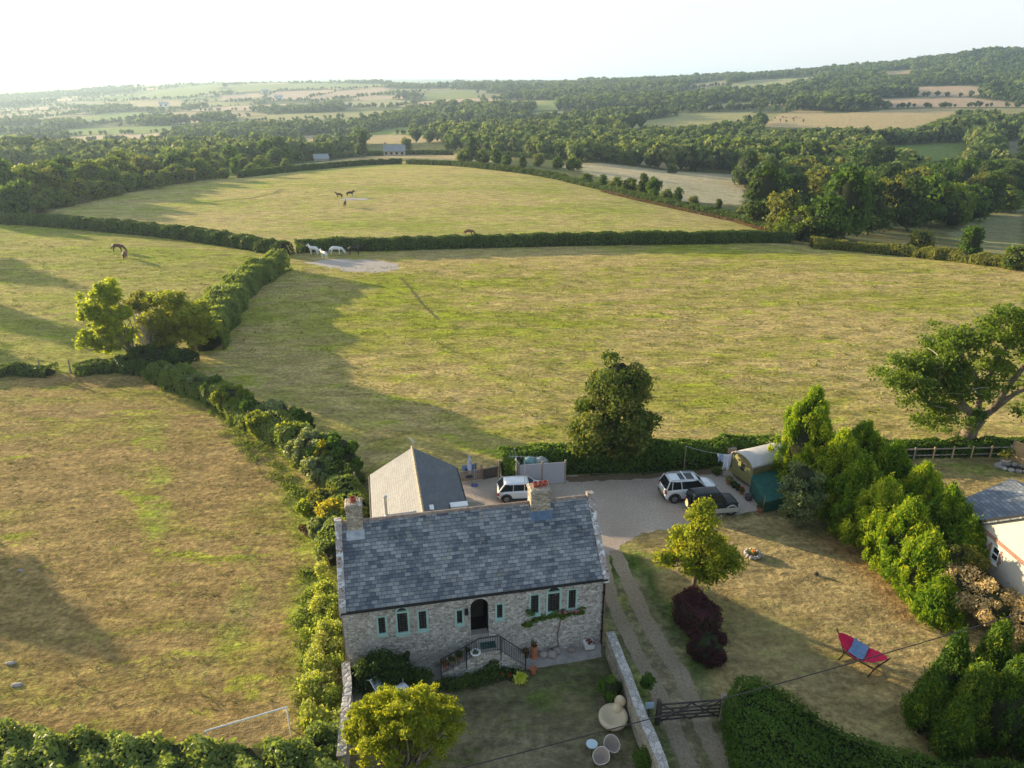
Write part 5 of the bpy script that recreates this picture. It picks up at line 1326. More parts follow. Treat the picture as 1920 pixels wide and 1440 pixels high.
# ------------------------------------------------------------------ football goal in the left field
gA = Vector(G(537, 1326, 1.25)); gB = Vector(G(385, 1371, 1.25)); d = gB-gA
e = empty('football_goal', (gA.x, gA.y, 0), math.atan2(d.y, d.x), 'white football goal with a sagging net behind the bushes', 'goal')
gl2 = d.xy.length
mb = MB(); mb.tube([(0, 0, 1.25), (gl2, 0, 1.25)], .04, 8); mb.build('crossbar', M['white_paint'], e)
for x_ in (0, gl2): mb = MB(); mb.tube([(x_, 0, 0), (x_, 0, 1.25)], .04, 8); mb.build('upright', M['white_paint'], e)
mb = MB(); nn = 14
def nz(i, j): return (gl2*i/nn, .8*(j/8)**1.3 if True else 0, 1.25*(1-(j/8)**.9))
sgn = 1
for i in range(nn+1): mb.tube([nz(i, j) for j in range(9)], .0035, 3, False)
for j in range(9): mb.tube([nz(i, j) for i in range(nn+1)], .0035, 3, False)
mb.tube([(0, 0, 1.25), (0, .8, 0)], .02, 5)
mb.build('net', M['white_paint'], e)

# ------------------------------------------------------------------ neighbour's cottage on the right
nb0 = Vector(G(1840, 978, 4.6)); nb1 = Vector(G(1800, 940, 3.4))
NO = Vector(G(1837, 985, 3.9)); NO.z = 0
Nd = Vector(G(1985, 1110, 3.9)); Nd.z = 0; nd_ = Nd-NO; na = math.atan2(nd_.y, nd_.x)
cot = empty('cottage', NO, na, 'cream rendered cottage with red brick trim and slate roof at the right edge', 'house')
CL, CD, CH = 9.0, 8.0, 3.9
# local x runs along the cream wall towards the viewer's right, y away from the garden
mb = MB(); OW = [(1.25, 1.85, 2.6, 3.5, 0), (2.2, 4.6, .2, 1.5, 0)]
wall_open(mb, CL, CH, OW, .14)
mb.add([(0, 0, CH), (CL, 0, CH), (CL/2, 0, CH+3.6)], [(0, 1, 2)])
mb.quad((0, CD, 0), (0, 0, 0), (0, 0, CH), (0, CD, CH)); mb.quad((CL, 0, 0), (CL, CD, 0), (CL, CD, CH), (CL, 0, CH)); mb.build('wall', M['render'], cot)
mb = MB(); 
for i in range(20):
    z = .02+i*.19; w1 = .42 if i % 2 else .26; mb.box(-.03, -.03, z, w1, .03, z+.175)
mb.box(.45, -.028, CH-.16, CL, .028, CH+.06); mb.box(.44, -.028, 1.62, CL, .028, 1.78)
for i in range(5):
    z = 2.6+i*.19; w1 = .22 if i % 2 else .12; mb.box(1.25-w1-.05, -.026, z, 1.20, .026, z+.175); mb.box(1.90, -.026, z, 1.90+w1, .026, z+.175)
mb.build('brick_trim', M['brick'], cot)
mb = MB(); mb.box(1.25, .02, 2.6, 1.33, .1, 3.5); mb.box(1.77, .02, 2.6, 1.85, .1, 3.5); mb.box(1.331, .02, 2.6, 1.769, .1, 2.68); mb.box(1.331, .02, 3.43, 1.769, .1, 3.5); mb.box(1.331, .02, 3.02, 1.769, .1, 3.08)
wf = mb.build('window', M['white_paint'], cot); mb = MB(); mb.box(1.33, .07, 2.66, 1.77, .075, 3.45); mb.build('pane', M['glass'], wf); mb = MB(); mb.box(1.15, -.12, 2.50, 1.95, .05, 2.595); mb.build('sill', M['white_paint'], wf)
mb = MB(); mb.box(2.2, .04, .2, 4.6, .1, 1.5); gw = mb.build('window', simple('green_glass', (.06, .11, .11), .3), cot)
mb = MB(); 
for x_ in (2.6, 3.08, 3.56, 4.04, 4.52): mb.box(x_, .01, .3, x_+.07, .038, 1.7)
mb.build('frame', M['wood_grey'], gw)
mb = MB(); mb.obox((-.28, -.06, CH+.02), (CL/2, -.06, CH+3.72), .26, .16); mb.obox((CL+.28, -.06, CH+.02), (CL/2+.05, -.06, CH+3.72), .26, .16); mb.build('bargeboard', M['black'], cot)
mb = MB(); planar(mb, (-.3, 10, CH-.1), (-.3, -.2, CH-.1), (CL/2, -.2, CH+3.72), (CL/2, 10, CH+3.72)); planar(mb, (CL+.3, -.2, CH-.1), (CL+.3, 10, CH-.1), (CL/2, 10, CH+3.72), (CL/2, -.2, CH+3.72))
o = mb.build('roof', M['slate'], cot); s_ = o.modifiers.new('s', 'SOLIDIFY'); s_.thickness = .08
# lower wing with the visible slate roof
lw = [G(1799, 936, 3.0), G(1841, 984, 3.0), G(2010, 940, 3.0), G(1990, 880, 3.0)]
def lc(p_):
    d_ = Vector((p_[0]-NO.x, p_[1]-NO.y)); return (d_.x*math.cos(na)+d_.y*math.sin(na), -d_.x*math.sin(na)+d_.y*math.cos(na))
wing2 = empty('cottage_wing', NO, na, 'lower cream wing of the cottage with a patchy grey slate roof', 'house extension')
WX0, WX1, WY = -3.1, -.02, 7.1
mb = MB(); mb.quad((WX0, 1., 0), (WX1, 1., 0), (WX1, 1., 3.35), (WX0, 1., 3.35)); mb.add([(WX0, 7.1, 0), (WX0, 1., 0), (WX0, 1., 3.35), (WX0, 4.05, 4.8), (WX0, 7.1, 3.35)], [(0, 1, 2, 3, 4)]); mb.build('wall', M['render'], wing2)
mb = MB(); planar(mb, (WX0-.2, .8, 3.35), (WX1, .8, 3.35), (WX1, 4.05, 4.9), (WX0-.2, 4.05, 4.9)); planar(mb, (WX1, 7.3, 3.35), (WX0-.2, 7.3, 3.35), (WX0-.2, 4.05, 4.9), (WX1, 4.05, 4.9))
o = mb.build('roof', M['slate_new'], wing2); s_ = o.modifiers.new('s', 'SOLIDIFY'); s_.thickness = .08
mb = MB(); mb.tube([(WX0-.2, .74, 3.28), (WX1, .74, 3.28)], .06, 7); mb.tube([(WX0+.15, .9, 3.2), (WX0+.15, .9, .1)], .045, 7); mb.build('gutter', M['black'], wing2)
mb = MB()
for i in range(17): mb.box(WX0-.03, .97, .02+i*.19, WX0+(.42 if i % 2 else .26), 1.03, .19+i*.19)
mb.build('brick_trim', M['brick'], wing2)

# post and rail fence in front of the big oak
fa, fb = Vector(G(1640, 862)), Vector(G(1890, 856)); d = fb-fa
e = empty('post_and_rail_fence', fa, math.atan2(d.y, d.x), 'low wooden post and rail fence between the lawn and the field below the big tree', 'fence')
l = d.length; nP = 8
for z in (.25, .78): mb = MB(); mb.box(-1.5, -.03, z, l, .03, z+.09); mb.build('rail', M['wood_grey'], e)
for i in range(nP): mb = MB(); x_ = l*i/(nP-1); mb.box(x_-.06, -.09, 0, x_+.06, -.032, 1.02); mb.build('post', M['wood_tan'] if i > 2 else M['wood_grey'], e)
A = Vector(G(1893, 868)); B = Vector(G(1960, 895)); d = B-A
e = empty('panel_fence', A, math.atan2(d.y, d.x), 'tan wooden panel fence catching the sun at the right edge', 'fence')
mb = MB(); mb.box(0, -.03, 0, d.length, .03, 1.9); mb.build('panel', M['wood_tan'], e); mb = MB(); mb.box(-.1, -.06, 0, -.002, .06, 2.0); mb.build('post', M['wood_grey'], e)
e = empty('rockery_pond', G(1905, 880), -.3, 'stone edged garden pond in front of the tan fence', 'pond')
for k in range(16):
    a = 2*PI*k/16; mb = MB(); mb.ball((1.3*math.cos(a), .55*math.sin(a), .12), .26, .18, .17, 8, 5, .12); mb.build('stone', M['coping'], e, smooth=True)
mb = MB(); mb.lathe([(1.1, .05), (.2, .08)], n=20, sy=.42); mb.build('water', glass('pond_water', (.02, .022, .02)), e)
e = empty('stone_urn', G(1882, 872), 0, 'pale stone urn with a small shrub beside the pond', 'urn')
mb = MB(); mb.lathe([(.2, 0), (.28, .1), (.34, .45), (.38, .5), (.3, .5), (.25, .4)], n=14); mb.build('urn', M['coping'], e)
rg = NPR(50); V, var = blobs([(0, 0, .9), (.25, 0, 1.1), (-.25, .1, .8)], [.35, .3, .25], 260, .14, rg); leafmesh('foliage', V, var, M['leaf_olive'], None, e)
for i, (x_, lb) in enumerate(((77, 'left of two old stakes along the lower hedge line in the left field'), (133, 'right of two old stakes along the lower hedge line in the left field'))):
    mb = MB(); mb.tube([(0, 0, 0), (.05, 0, 1.5)], [.09, .07], 7); tag(mb.build('field_post', M['wood_grey'], None, loc=G(x_, 700)), lb, 'post')
for i, (x_, y_, s_, lb) in enumerate(((20, 1244, .28, 'upper pale flat stone lying in the left field'), (32, 1285, .3, 'lower pale flat stone lying in the left field'), (40, 1070, .2, 'small pale stone farther up the left field'))):
    mb = MB(); mb.ball((0, 0, .03), s_, s_*.5, .06, 9, 5, .15); tag(mb.build('flat_stone', M['concrete'], None, loc=G(x_, y_)), lb, 'stone')
mb = MB(); mb.ball((0, 0, .08), .16, .12, .12, 8, 5, .2); tag(mb.build('molehill', simple('soil', (.09, .06, .045), .9), None, loc=G(1530, 1078)), 'small dark heap of soil on the sunny lawn', 'heap')
#@@END2
# ------------------------------------------------------------------ trees and shrubs near the house
tree('broad leafy tree with rusty tints standing in the long hedge behind the yard', (*G(1150, 874)[:2], 0),
     [(0, 0, 4.4, 3.1, 3.0, 3.6), (.1, 0, 6.9, 2.5, 2.4, 2.6), (0, 0, 3.0, 3.6, 3.3, 2.8)], 190, .75, 24000, .27, 'leaf_maple', 101, r0=.28, fork=.22, tips=8, core=.52, aspect=1.25, shell=.45)
# the big spreading ivy-clad tree at the right
ob = G(1805, 836)
rg = NPR(102); root = empty('tree', (ob[0], ob[1], 0), 0, 'large open spreading tree with ivy covered leaning trunk and bare grey branches', 'tree')
cl_ = []
for (cx, cy, cz, rx, ry, rz_, n_) in [(-4.2, 0, 6.6, 2.4, 2.2, 1.8, 15), (-2.0, .5, 8.2, 2.2, 2.2, 1.8, 14), (.4, 0, 9.4, 2.0, 2.0, 1.6, 10), (2.4, -.5, 10.6, 2.0, 1.8, 1.6, 13), (4.4, 0, 8.6, 2.2, 2.2, 2.2, 14),
                                   (-3.8, -.6, 4.4, 2.0, 1.8, 1.3, 10), (-1.6, -.8, 5.4, 1.9, 1.6, 1.5, 10), (1.2, 0, 6.6, 1.9, 2.0, 1.6, 10), (5.6, .3, 5.8, 1.8, 1.6, 1.8, 10), (4.8, -.4, 3.6, 1.3, 1.2, 1.2, 5), (-2.6, -.8, 3.0, 1.2, 1., .9, 5), (-5.4, 0, 6.4, 1.6, 1.6, 1.4, 8), (-3.0, .8, 6.4, 2.2, 2.0, 2.0, 10)]:
    P = np.array([cx, cy, cz])+sph(n_, rg)*(rg.random((n_, 1))**.4)*[rx, ry, rz_]; cl_ += [tuple(q) for q in P]
cl_ += [tuple(np.array(q)+rg.normal(size=3)*.8) for q in cl_]; V, var = blobs(cl_, rg.uniform(.5, 1.05, len(cl_)), 22000, .26, rg, .9, 1.6, 0, .9, .1, .75); leafmesh('crown', V, var, M['leaf_olive2'] if 'leaf_olive2' in M else leafmat('leaf_oak', (.05, .095, .015), (.17, .235, .04), .35), None, root)
mb = MB(); mb.tube([(0, 0, -.3), (.1, 0, .6), (.35, 0, 1.7), (.8, 0, 2.5)], [.85, .62, .55, .5], 12)
limbs = [[(.6, 0, 2.3), (1.6, 0, 3.2), (3.0, .2, 4.4), (4.6, .2, 5.4), (6.0, .2, 6.6)], [(.5, 0, 2.3), (.4, .1, 3.8), (.6, 0, 5.6), (1.0, .1, 7.4), (2.2, 0, 9.8)], [(.4, 0, 2.2), (-.6, -.2, 3.4), (-1.8, -.2, 4.6), (-3.2, 0, 5.8), (-4.8, 0, 7.2)],
         [(1.6, 0, 3.2), (2.4, .2, 5.0), (3.4, .2, 7.0), (4.4, .2, 9.0)], [(-.6, -.2, 3.4), (-2., -.4, 3.6), (-3.6, -.6, 3.9), (-4.8, -.6, 4.6)], [(.5, 0, 4.6), (-.6, .3, 6.2), (-1.8, .4, 7.8), (-2.2, .4, 9.2)]]
for L in limbs: mb.tube(L, [.34*(1-.8*i/(len(L)-1)) for i in range(len(L))], 8)
for i in range(45):
    L = limbs[i % 6]; k = 1+i % (len(L)-1); a = Vector(L[k]); b = Vector(cl_[rg.integers(len(cl_))])
    if (b-a).length > 4.2: continue
    mb.tube([a, a.lerp(b, .5)+Vector(rg.normal(size=3))*.25, b], [.10, .06, .02], 5)
mb.build('trunk', M['bark'], root, smooth=True)
mb = MB()
for i in range(34):
    c0 = Vector(cl_[rg.integers(len(cl_))]); d1 = Vector((rg.normal(), rg.normal(), abs(rg.normal())*.6)).normalized(); pts = [c0]
    for k in range(3): d1 = (d1+Vector(rg.normal(size=3))*.35).normalized(); pts.append(pts[-1]+d1*rg.uniform(.4, .8))
    mb = MB(); mb.tube(pts, [.045, .035, .025, .012], 4); mb.build('dead_branch', M['deadwood'], root)
cen = [(.1+.3*t+rg.normal()*.3, rg.normal()*.3-.1, .2+t*3.0) for t in rg.random(30)]
V, var = blobs(cen, rg.uniform(.35, .6, 30), 1900, .17, rg, .6); leafmesh('ivy', V, var, M['leaf_ivy'], None, root)

# yellow green lawn tree
tree('yellow green tree with a golden top standing on the lawn beside the drive', (*G(1300, 1125)[:2], 0),
     [(0, .1, 3.0, 2.6, 2.4, 1.5), (.1, .2, 4.7, 1.4, 1.4, 1.3), (.1, .2, 5.9, .8, .8, .8)], 90, .55, 10500, .19, 'leaf_lawn' if 'leaf_lawn' in M else 'leaf_gold', 103, r0=.14, fork=.32, tips=16, aspect=1.7, shell=.8, lo=.25)
# foreground tree
tree('bright yellow green feathery tree at the bottom in front of the house', (*G(752, 1500)[:2], 0),
     [(0, 1.2, 2.7, 2.5, 2.2, 1.5), (.3, .8, 3.9, 1.7, 1.6, 1.0), (-1.0, 1.0, 3.1, 1.4, 1.4, 1.3), (1.5, 1.2, 2.9, 1.2, 1.3, 1.0)], 280, .30, 26000, .13, 'leaf_gold2', 104, r0=.14, fork=.2, tips=34, aspect=2.2, shell=.9, lo=.15)
bush('clipped_shrub', 'round bright green shrub against the inner side of the garden wall', G(1148, 1318), [(0, .1, .75, .62, .6, .85)], .3, 2200, .12, 'leaf_ivy', 105)
bush('clipped_shrub', 'small leafy shrub at the bottom edge beside the garden wall', G(1208, 1440), [(0, 0, .45, .55, .5, .5)], .25, 1400, .12, 'leaf_mid', 106)
bush('wall_ivy', 'ivy clump hanging over the garden wall next to the gate', G(1208, 1320, 0), [(.1, .1, 1.25, .3, .5, .35)], .2, 900, .11, 'leaf_mid', 107)
polyhedge('purple_hedge', 'dark purple hedge section under the yellow green tree', [G(1262, 1160)[:2], G(1300, 1145)[:2], G(1345, 1190)[:2], G(1310, 1215)[:2]], 1.7, 4200, .13, 'leaf_purple', 108, 'hedge', .15)
bush('purple_shrub', 'rounded clipped purple shrub on the lawn beside the drive', G(1324, 1238), [(0, 0, .95, 1.1, 1.0, 1.05), (.15, -.25, .8, 1.0, .9, .9)], .3, 9000, .11, 'leaf_purple', 109, core=.62, shell=.25)
# big clipped hedge bottom right
polyhedge('clipped_hedge', 'broad clipped green hedge sweeping along the bottom right beside the gate', [G(*p_, 1.9)[:2] for p_ in [(1368, 1300), (1385, 1272), (1420, 1268), (1462, 1290), (1510, 1325), (1580, 1372), (1700, 1408), (1800, 1425), (1960, 1425), (2200, 1430), (2200, 1700), (1400, 1700), (1385, 1400)]], 1.9, 36000, .13, 'leaf_mid', 110, lump=.12)
# cypress group bottom right
cy = [(1725, 1330, 1.05, 3.6), (1762, 1290, .95, 4.6), (1800, 1345, 1.2, 4.4), (1835, 1275, 1.0, 4.8), (1862, 1360, 1.25, 4.9), (1900, 1300, 1.2, 5.0), (1930, 1380, 1.3, 4.6), (1775, 1375, .9, 3.2)]
for i, (x_, y_, r_, h_) in enumerate(cy):
    b = G(x_, y_+45)
    rg = NPR(120+i); nb = 75; t = rg.random(nb)**.8; a = rg.random(nb)*2*PI; pr_ = r_*np.clip(1.12*(1-t**1.7), .06, 1)*rg.uniform(.45, .8, nb)
    cen = np.c_[np.cos(a)*pr_, np.sin(a)*pr_, .3+t*(h_-.7)]; rad = np.c_[np.full(nb, .27), np.full(nb, .27), np.full(nb, .62)]*rg.uniform(.7, 1.3, (nb, 1))
    V, var = blobs(cen, rad, 10000, .14, rg, .7, 2.6, 1.0, .5)
    cm = MB(); cm.ball((0, 0, h_*.4), r_*.6, r_*.6, h_*.36, 10, 8, .1)
    root = empty('cypress', b, 0, ['short front cypress at the left edge of the dense dark cluster', 'pointed cypress at the back left of the dense cluster', 'rounded cypress in the middle of the dense cluster beside the short front one', 'tall narrow cypress at the back centre of the cluster', 'broad cypress at the front right of the cluster', 'tall cypress at the back right by the picture edge', 'cypress in the far right corner of the cluster', 'lowest cypress at the bottom of the cluster above the clipped hedge'][i], 'tree', 'cypresses in the bottom right garden')
    leafmesh('crown', V, var, M['leaf_cypress'], cm, root); mb = MB(); mb.tube([(0, 0, -.2), (0, 0, h_*.5)], [.12, .05], 6); mb.build('trunk', M['bark'], root)
# leylandii row
ly = [(1500, 912, 2.3, 7.7, 'tallest golden tipped conifer behind the curved roof hut'), (1560, 950, 2.1, 5.6, 'second conifer right of the tallest, on the lawn side of the row'), (1598, 990, 2.0, 5.0, 'third conifer on the lawn side of the golden row'),
      (1640, 1030, 2.0, 4.8, 'fourth conifer on the lawn side of the golden row'), (1682, 1068, 1.9, 4.6, 'fifth conifer on the lawn side near the orange grass edge'), (1722, 1112, 1.7, 3.8, 'sixth conifer on the lawn side next to the cream climber'), (1752, 1160, 1.1, 2.4, 'smallest low conifer at the near end of the golden row'),
      (1600, 925, 2.0, 5.4, 'first conifer on the back side of the golden row facing the rail fence'), (1655, 965, 2.0, 5.2, 'back side conifer beside the dry neighbouring lawn'), (1705, 1005, 2.0, 5.0, 'back side conifer facing the slate roofed cottage wing'), (1752, 1050, 2.0, 4.9, 'back side conifer nearest the cottage corner'), (1795, 1095, 1.7, 4.0, 'back side conifer at the near end against the cream wall')]
for i, (x_, y_, r_, h_, lb) in enumerate(ly):
    b = G(x_, y_); r_ *= 1.12; rg = NPR(140+i); nb = 190; t = rg.random(nb)**.85; a = rg.random(nb)*2*PI; pr_ = r_*np.clip(1.1*(1-t**2.0), .10, 1)*rg.uniform(.55, .95, nb)
    cen = np.c_[np.cos(a)*pr_, np.sin(a)*pr_, .2+t*(h_-.5)]; rad = np.c_[np.full(nb, .26), np.full(nb, .26), np.full(nb, .62)]*rg.uniform(.6, 1.4, (nb, 1)); cen[:, :2] *= 1+.12*rg.normal(size=(nb, 1))
    V, var = blobs(cen, rad, int(7500*r_*1.3), .19, rg, .9, 3.2, .9, .7)
    cm = MB(); cm.ball((0, 0, h_*.38), r_*.55, r_*.55, h_*.34, 12, 8, .1)
    root = empty('conifer', b, 0, lb, 'tree', 'golden conifers between the lawn and the cottage'); leafmesh('crown', V, var, M['leaf_conifer'], cm, root); mb = MB(); mb.tube([(0, 0, -.2), (0, 0, h_*.6)], [.16, .06], 6); mb.build('trunk', M['bark'], root)
tree('grey green leafy small tree in front of the conifers beside the green shelter', (*G(1492, 985)[:2], 0), [(0, 0, 2.2, 1.9, 1.6, 1.6), (.2, .3, 3.6, 1.2, 1.2, 1.1), (-.6, -.4, 1.4, 1.2, 1., 1.0)], 60, .5, 5200, .2, 'leaf_grey', 160, r0=.12, fork=.2, tips=14, core=.5, shell=.7)
bush('flowering_climber', 'sprawling cream flowered climber between the conifers and the cottage wall', G(1845, 1175), [(0, 0, 1.6, 1.9, 1.8, 1.2), (-1.4, 1.2, 1.8, 1.3, 1.3, 1.2), (1.6, -1.4, 1.4, 1.6, 1.6, 1.2), (2.6, -2.8, 1.3, 1.5, 1.5, 1.1)], .45, 12000, .15, 'leaf_cream', 161, core=.6, nb=90)
bush('climber_leaves', 'olive leafy tangle climbing over the conifers above the cream climber', G(1765, 1120), [(0, 0, 2.9, 1.2, 1.2, 1.2), (.9, -.8, 2.2, 1.1, 1.2, .9)], .4, 3400, .16, 'leaf_olive', 162, core=.5)

# ------------------------------------------------------------------ hedges
hedge('long leafy hedge between the gravel yard and the big field', [G(938, 888)[:2], G(1000, 880)[:2], G(1060, 878)[:2], G(1140, 876)[:2], G(1220, 872)[:2], G(1300, 868)[:2], G(1380, 860)[:2], G(1450, 855)[:2]], 2.2, 1.9, 62, .24, 'leaf_mid', 201)
hedge('low rough growth behind the post and rail fence', [G(1590, 850)[:2], G(1700, 850)[:2], G(1800, 848)[:2], G(1900, 846)[:2], G(1990, 842)[:2]], 1.8, 1.0, 60, .24, 'leaf_mid', 202, wob=.6)
hedge('clipped dark hedge dividing the two middle fields', [T(556, 474)[:2], T(620, 468)[:2], T(700, 470)[:2], T(800, 466)[:2], T(900, 463)[:2], T(1000, 461)[:2], T(1100, 459)[:2], T(1200, 457)[:2], T(1320, 456)[:2], T(1480, 454)[:2]], 2.6, 2.1, 24, .45, 'leaf_dark', 203, wob=.2)
hedge('long dark hedge across the top of the left paddock', [T(-120, 412)[:2], T(0, 418)[:2], T(100, 424)[:2], T(200, 433)[:2], T(300, 442)[:2], T(400, 455)[:2], T(470, 466)[:2], T(540, 480)[:2]], 2.8, 2.2, 26, .45, 'leaf_dark', 204, wob=.3)
hedge('tall shaggy hedge running down from the field corner to the leaning tree', [T(525, 505)[:2], T(490, 522)[:2], T(455, 545)[:2], T(428, 575)[:2], T(410, 605)[:2], T(398, 630)[:2], T(385, 660)[:2]], 4.2, 2.9, 34, .48, 'leaf_hedge', 205, up=.9, wob=.3)
hedge('thin dark hedge along the far left edge of the top field', [T(448, 334)[:2], T(520, 325)[:2], T(600, 317)[:2], T(680, 310)[:2], T(753, 307)[:2]], 2.6, 2.0, 14, .65, 'leaf_dark', 206)
hedge('thin dark hedge along the top right of the far field after the gap', [T(766, 308)[:2], T(850, 311)[:2], T(930, 319)[:2], T(1000, 328)[:2], T(1060, 339)[:2]], 2.4, 1.8, 14, .65, 'leaf_dark', 207)
hedge('low rust edged hedge down the right side of the far field', [T(1060, 340)[:2], T(1130, 356)[:2], T(1200, 373)[:2], T(1290, 393)[:2], T(1380, 412)[:2], T(1440, 430)[:2], T(1500, 452)[:2]], 2.4, 1.5, 18, .5, 'leaf_dark', 208)
hedge('reddish bracken strip at the foot of the low hedge', [T(1130, 360)[:2], T(1200, 377)[:2], T(1290, 397)[:2], T(1380, 416)[:2], T(1440, 436)[:2]], 1.3, .45, 22, .4, 'leaf_brown', 209, name='bracken', cat='bracken')
hedge('brownish bramble hedge along the right end of the middle field', [T(1520, 464)[:2], T(1600, 470)[:2], T(1700, 480)[:2], T(1800, 491)[:2], T(1920, 507)[:2], T(2050, 528)[:2]], 3.0, 1.7, 30, .42, 'leaf_olive', 210, wob=.5)
hedge('upper dark hedge beyond the golden strip, left part', [T(540, 306)[:2], T(600, 299)[:2], T(680, 293)[:2], T(770, 290)[:2], T(848, 291)[:2]], 3, 2.4, 9, .8, 'leaf_dark', 211)
hedge('upper dark hedge beyond the golden strip, right part', [T(875, 291)[:2], T(950, 294)[:2], T(1040, 300)[:2]], 3, 2.4, 9, .8, 'leaf_dark', 212)
hedge('low dark ditch hedge along the fence line in the left field', [G(-60, 705)[:2], G(40, 700)[:2], G(100, 702)[:2]], 1.6, .9, 40, .3, 'leaf_dark', 213, wob=.6)
hedge('brambles along the ditch below the leaning tree', [G(140, 702)[:2], G(180, 695)[:2], G(230, 692)[:2], G(300, 700)[:2]], 2.2, 1.2, 50, .3, 'leaf_dark', 214, wob=.5)
hedge('continuous leafy hedge under the mixed shrubs between the lower left field and the big field', [G(*p_)[:2] for p_ in [(300, 712), (350, 728), (410, 752), (470, 790), (520, 818), (560, 842), (600, 880), (640, 915), (655, 950), (640, 1000), (632, 1060)]], 2.5, 1.7, 70, .26, 'leaf_hedge', 215, wob=.5)
# boundary shrubs between the lower left field and the big field
SH = [(300, 712, 1.7, 1.8, 'leaf_mid', 'dark bramble clump at the corner below the leaning tree'), (335, 722, 1.8, 2.1, 'leaf_grey', 'silvery shrub first in the line after the bramble clump'), (372, 738, 1.7, 2.0, 'leaf_grey', 'silvery green shrub second in the boundary line'),
      (405, 748, 1.8, 2.3, 'leaf_mid', 'dark leafy shrub behind the silvery ones'), (440, 772, 1.8, 2.7, 'leaf_willow', 'tall shaggy willow like shrub with upright shoots in the boundary line'), (478, 790, 1.5, 2.3, 'leaf_mid', 'mid green shrub between the two shaggy upright ones'),
      (500, 820, 1.5, 2.5, 'leaf_willow', 'second shaggy shrub with upright shoots nearer the house'), (520, 800, 1.7, 2.6, 'leaf_grey', 'blue grey leaved shrub behind the second shaggy one'), (545, 838, 1.3, 2.2, 'leaf_willow', 'narrow fan shaped shrub before the rhododendrons'),
      (560, 812, 1.5, 2.3, 'leaf_mid', 'rounded green shrub at the back of the boundary line'), (585, 868, 1.9, 3.0, 'leaf_grey', 'pale grey green rhododendron facing the field'), (632, 880, 2.0, 3.1, 'leaf_mid', 'big glossy green rhododendron nearest the rear wing'),
      (600, 905, 1.5, 2.2, 'leaf_grey', 'grey leaved rhododendron in front of the big glossy one'), (650, 915, 1.4, 2.0, 'leaf_dark', 'dark shrub right below the big glossy rhododendron'), (607, 878+14, .5, 3.0, 'leaf_gold', 'single bright yellow shoot rising out of the rhododendrons'),
      (610, 955, 1.2, 1.5, 'leaf_olive', 'olive weeds below the rhododendrons'), (628, 985, 1.1, 1.9, 'leaf_gold', 'yellow topped elder bush left of the single chimney'), (610, 1010, 1.1, 1.5, 'leaf_grey', 'pale leafed bramble bush beside the left gable'),
      (622, 1035, .9, 1.3, 'leaf_weed', 'straw coloured nettles against the left gable coping'), (572, 960, .7, .9, 'leaf_bright', 'bright lime nettle patch at the field edge'), (585, 1000, .9, .5, 'leaf_brown', 'low brown withered heap at the field edge')]
for i, (x_, y_, r_, h_, mt, lb) in enumerate(SH):
    b = G(x_, y_); up = 1.2 if mt in ('leaf_willow',) else .2
    bush('shrub', lb, b, [(0, 0, h_*.46, r_, r_*.85, h_*.5), (r_*.35, -r_*.2, h_*.36, r_*.7, r_*.7, h_*.38), (-r_*.3, r_*.25, h_*.42, r_*.7, r_*.65, h_*.44)], .36 if r_ > 1 else .2, int(2600*r_*h_**.5), .24 if r_ > 1 else .15, mt, 300+i, core=.62, nb=46, up=up, aspect=2.6 if up > 1 else 1.5, group='shrubs along the field boundary')
# strip of weeds left of the house and garden wall
WS = [(612, 1085), (605, 1130), (600, 1180), (598, 1230), (592, 1280), (590, 1335), (588, 1390), (620, 1110), (625, 1160), (628, 1215), (622, 1270), (618, 1325), (615, 1380), (610, 1430)]
rg = NPR(400); o0 = G(605, 1260)
cen = []; rad = []
for x_, y_ in WS:
    for _ in range(6):
        b = G(x_+rg.normal()*8, y_+25+rg.normal()*14); h_ = rg.uniform(.25, .75); cen.append((b[0]-o0[0], b[1]-o0[1], h_*.6)); rad.append((rg.uniform(.3, .6), rg.uniform(.3, .6), h_))
V, var = blobs(cen, rad, 17000, .17, rg, .8, 2.4, .6, .6); o = leafmesh('weeds', V, var, M['leaf_weed']); o.location = (o0[0], o0[1], 0); tag(o, 'sunlit strip of straw and lime coloured weeds left of the house', 'weeds', kind='stuff')
cen = []; rad = []
for (x0, y0), (x1, y1), n_ in (((582, 1060), (572, 1340), 60), ((400, 755), (575, 940), 80)):
    for _ in range(n_):
        t = rg.random(); b = G(x0+(x1-x0)*t+rg.normal()*11, y0+(y1-y0)*t+rg.normal()*9+10); h_ = rg.uniform(.04, .14); cen.append((b[0]-o0[0], b[1]-o0[1], h_*.5)); rad.append((rg.uniform(.3, .7), rg.uniform(.3, .7), h_))
V, var = blobs(cen, rad, 5200, .16, rg, .8, 2.2, .6, .7); o = leafmesh('nettles', V, var, M['leaf_hedge']); o.location = (o0[0], o0[1], 0); tag(o, 'low lime green nettles along the edge of the lower left field', 'nettles', kind='stuff')
# bottom left hedge
polyhedge('laurel_hedge', 'thick glossy hedge along the bottom left edge of the field', [G(*p_, 2.2)[:2] for p_ in [(-400, 1330), (0, 1356), (80, 1366), (160, 1368), (230, 1378), (300, 1380), (360, 1388), (430, 1392), (500, 1388), (560, 1392), (640, 1420), (640, 1640), (-500, 1640)]], 2.2, 30000, .22, 'leaf_laurel', 402, lump=.3)
bush('corner_shrub', 'dense leafy bush in the corner where the hedge meets the weeds', G(590, 1440), [(0, 0, .8, 1.4, 1.1, .9), (.6, .8, .7, .8, .8, .7)], .4, 4200, .19, 'leaf_laurel', 403)

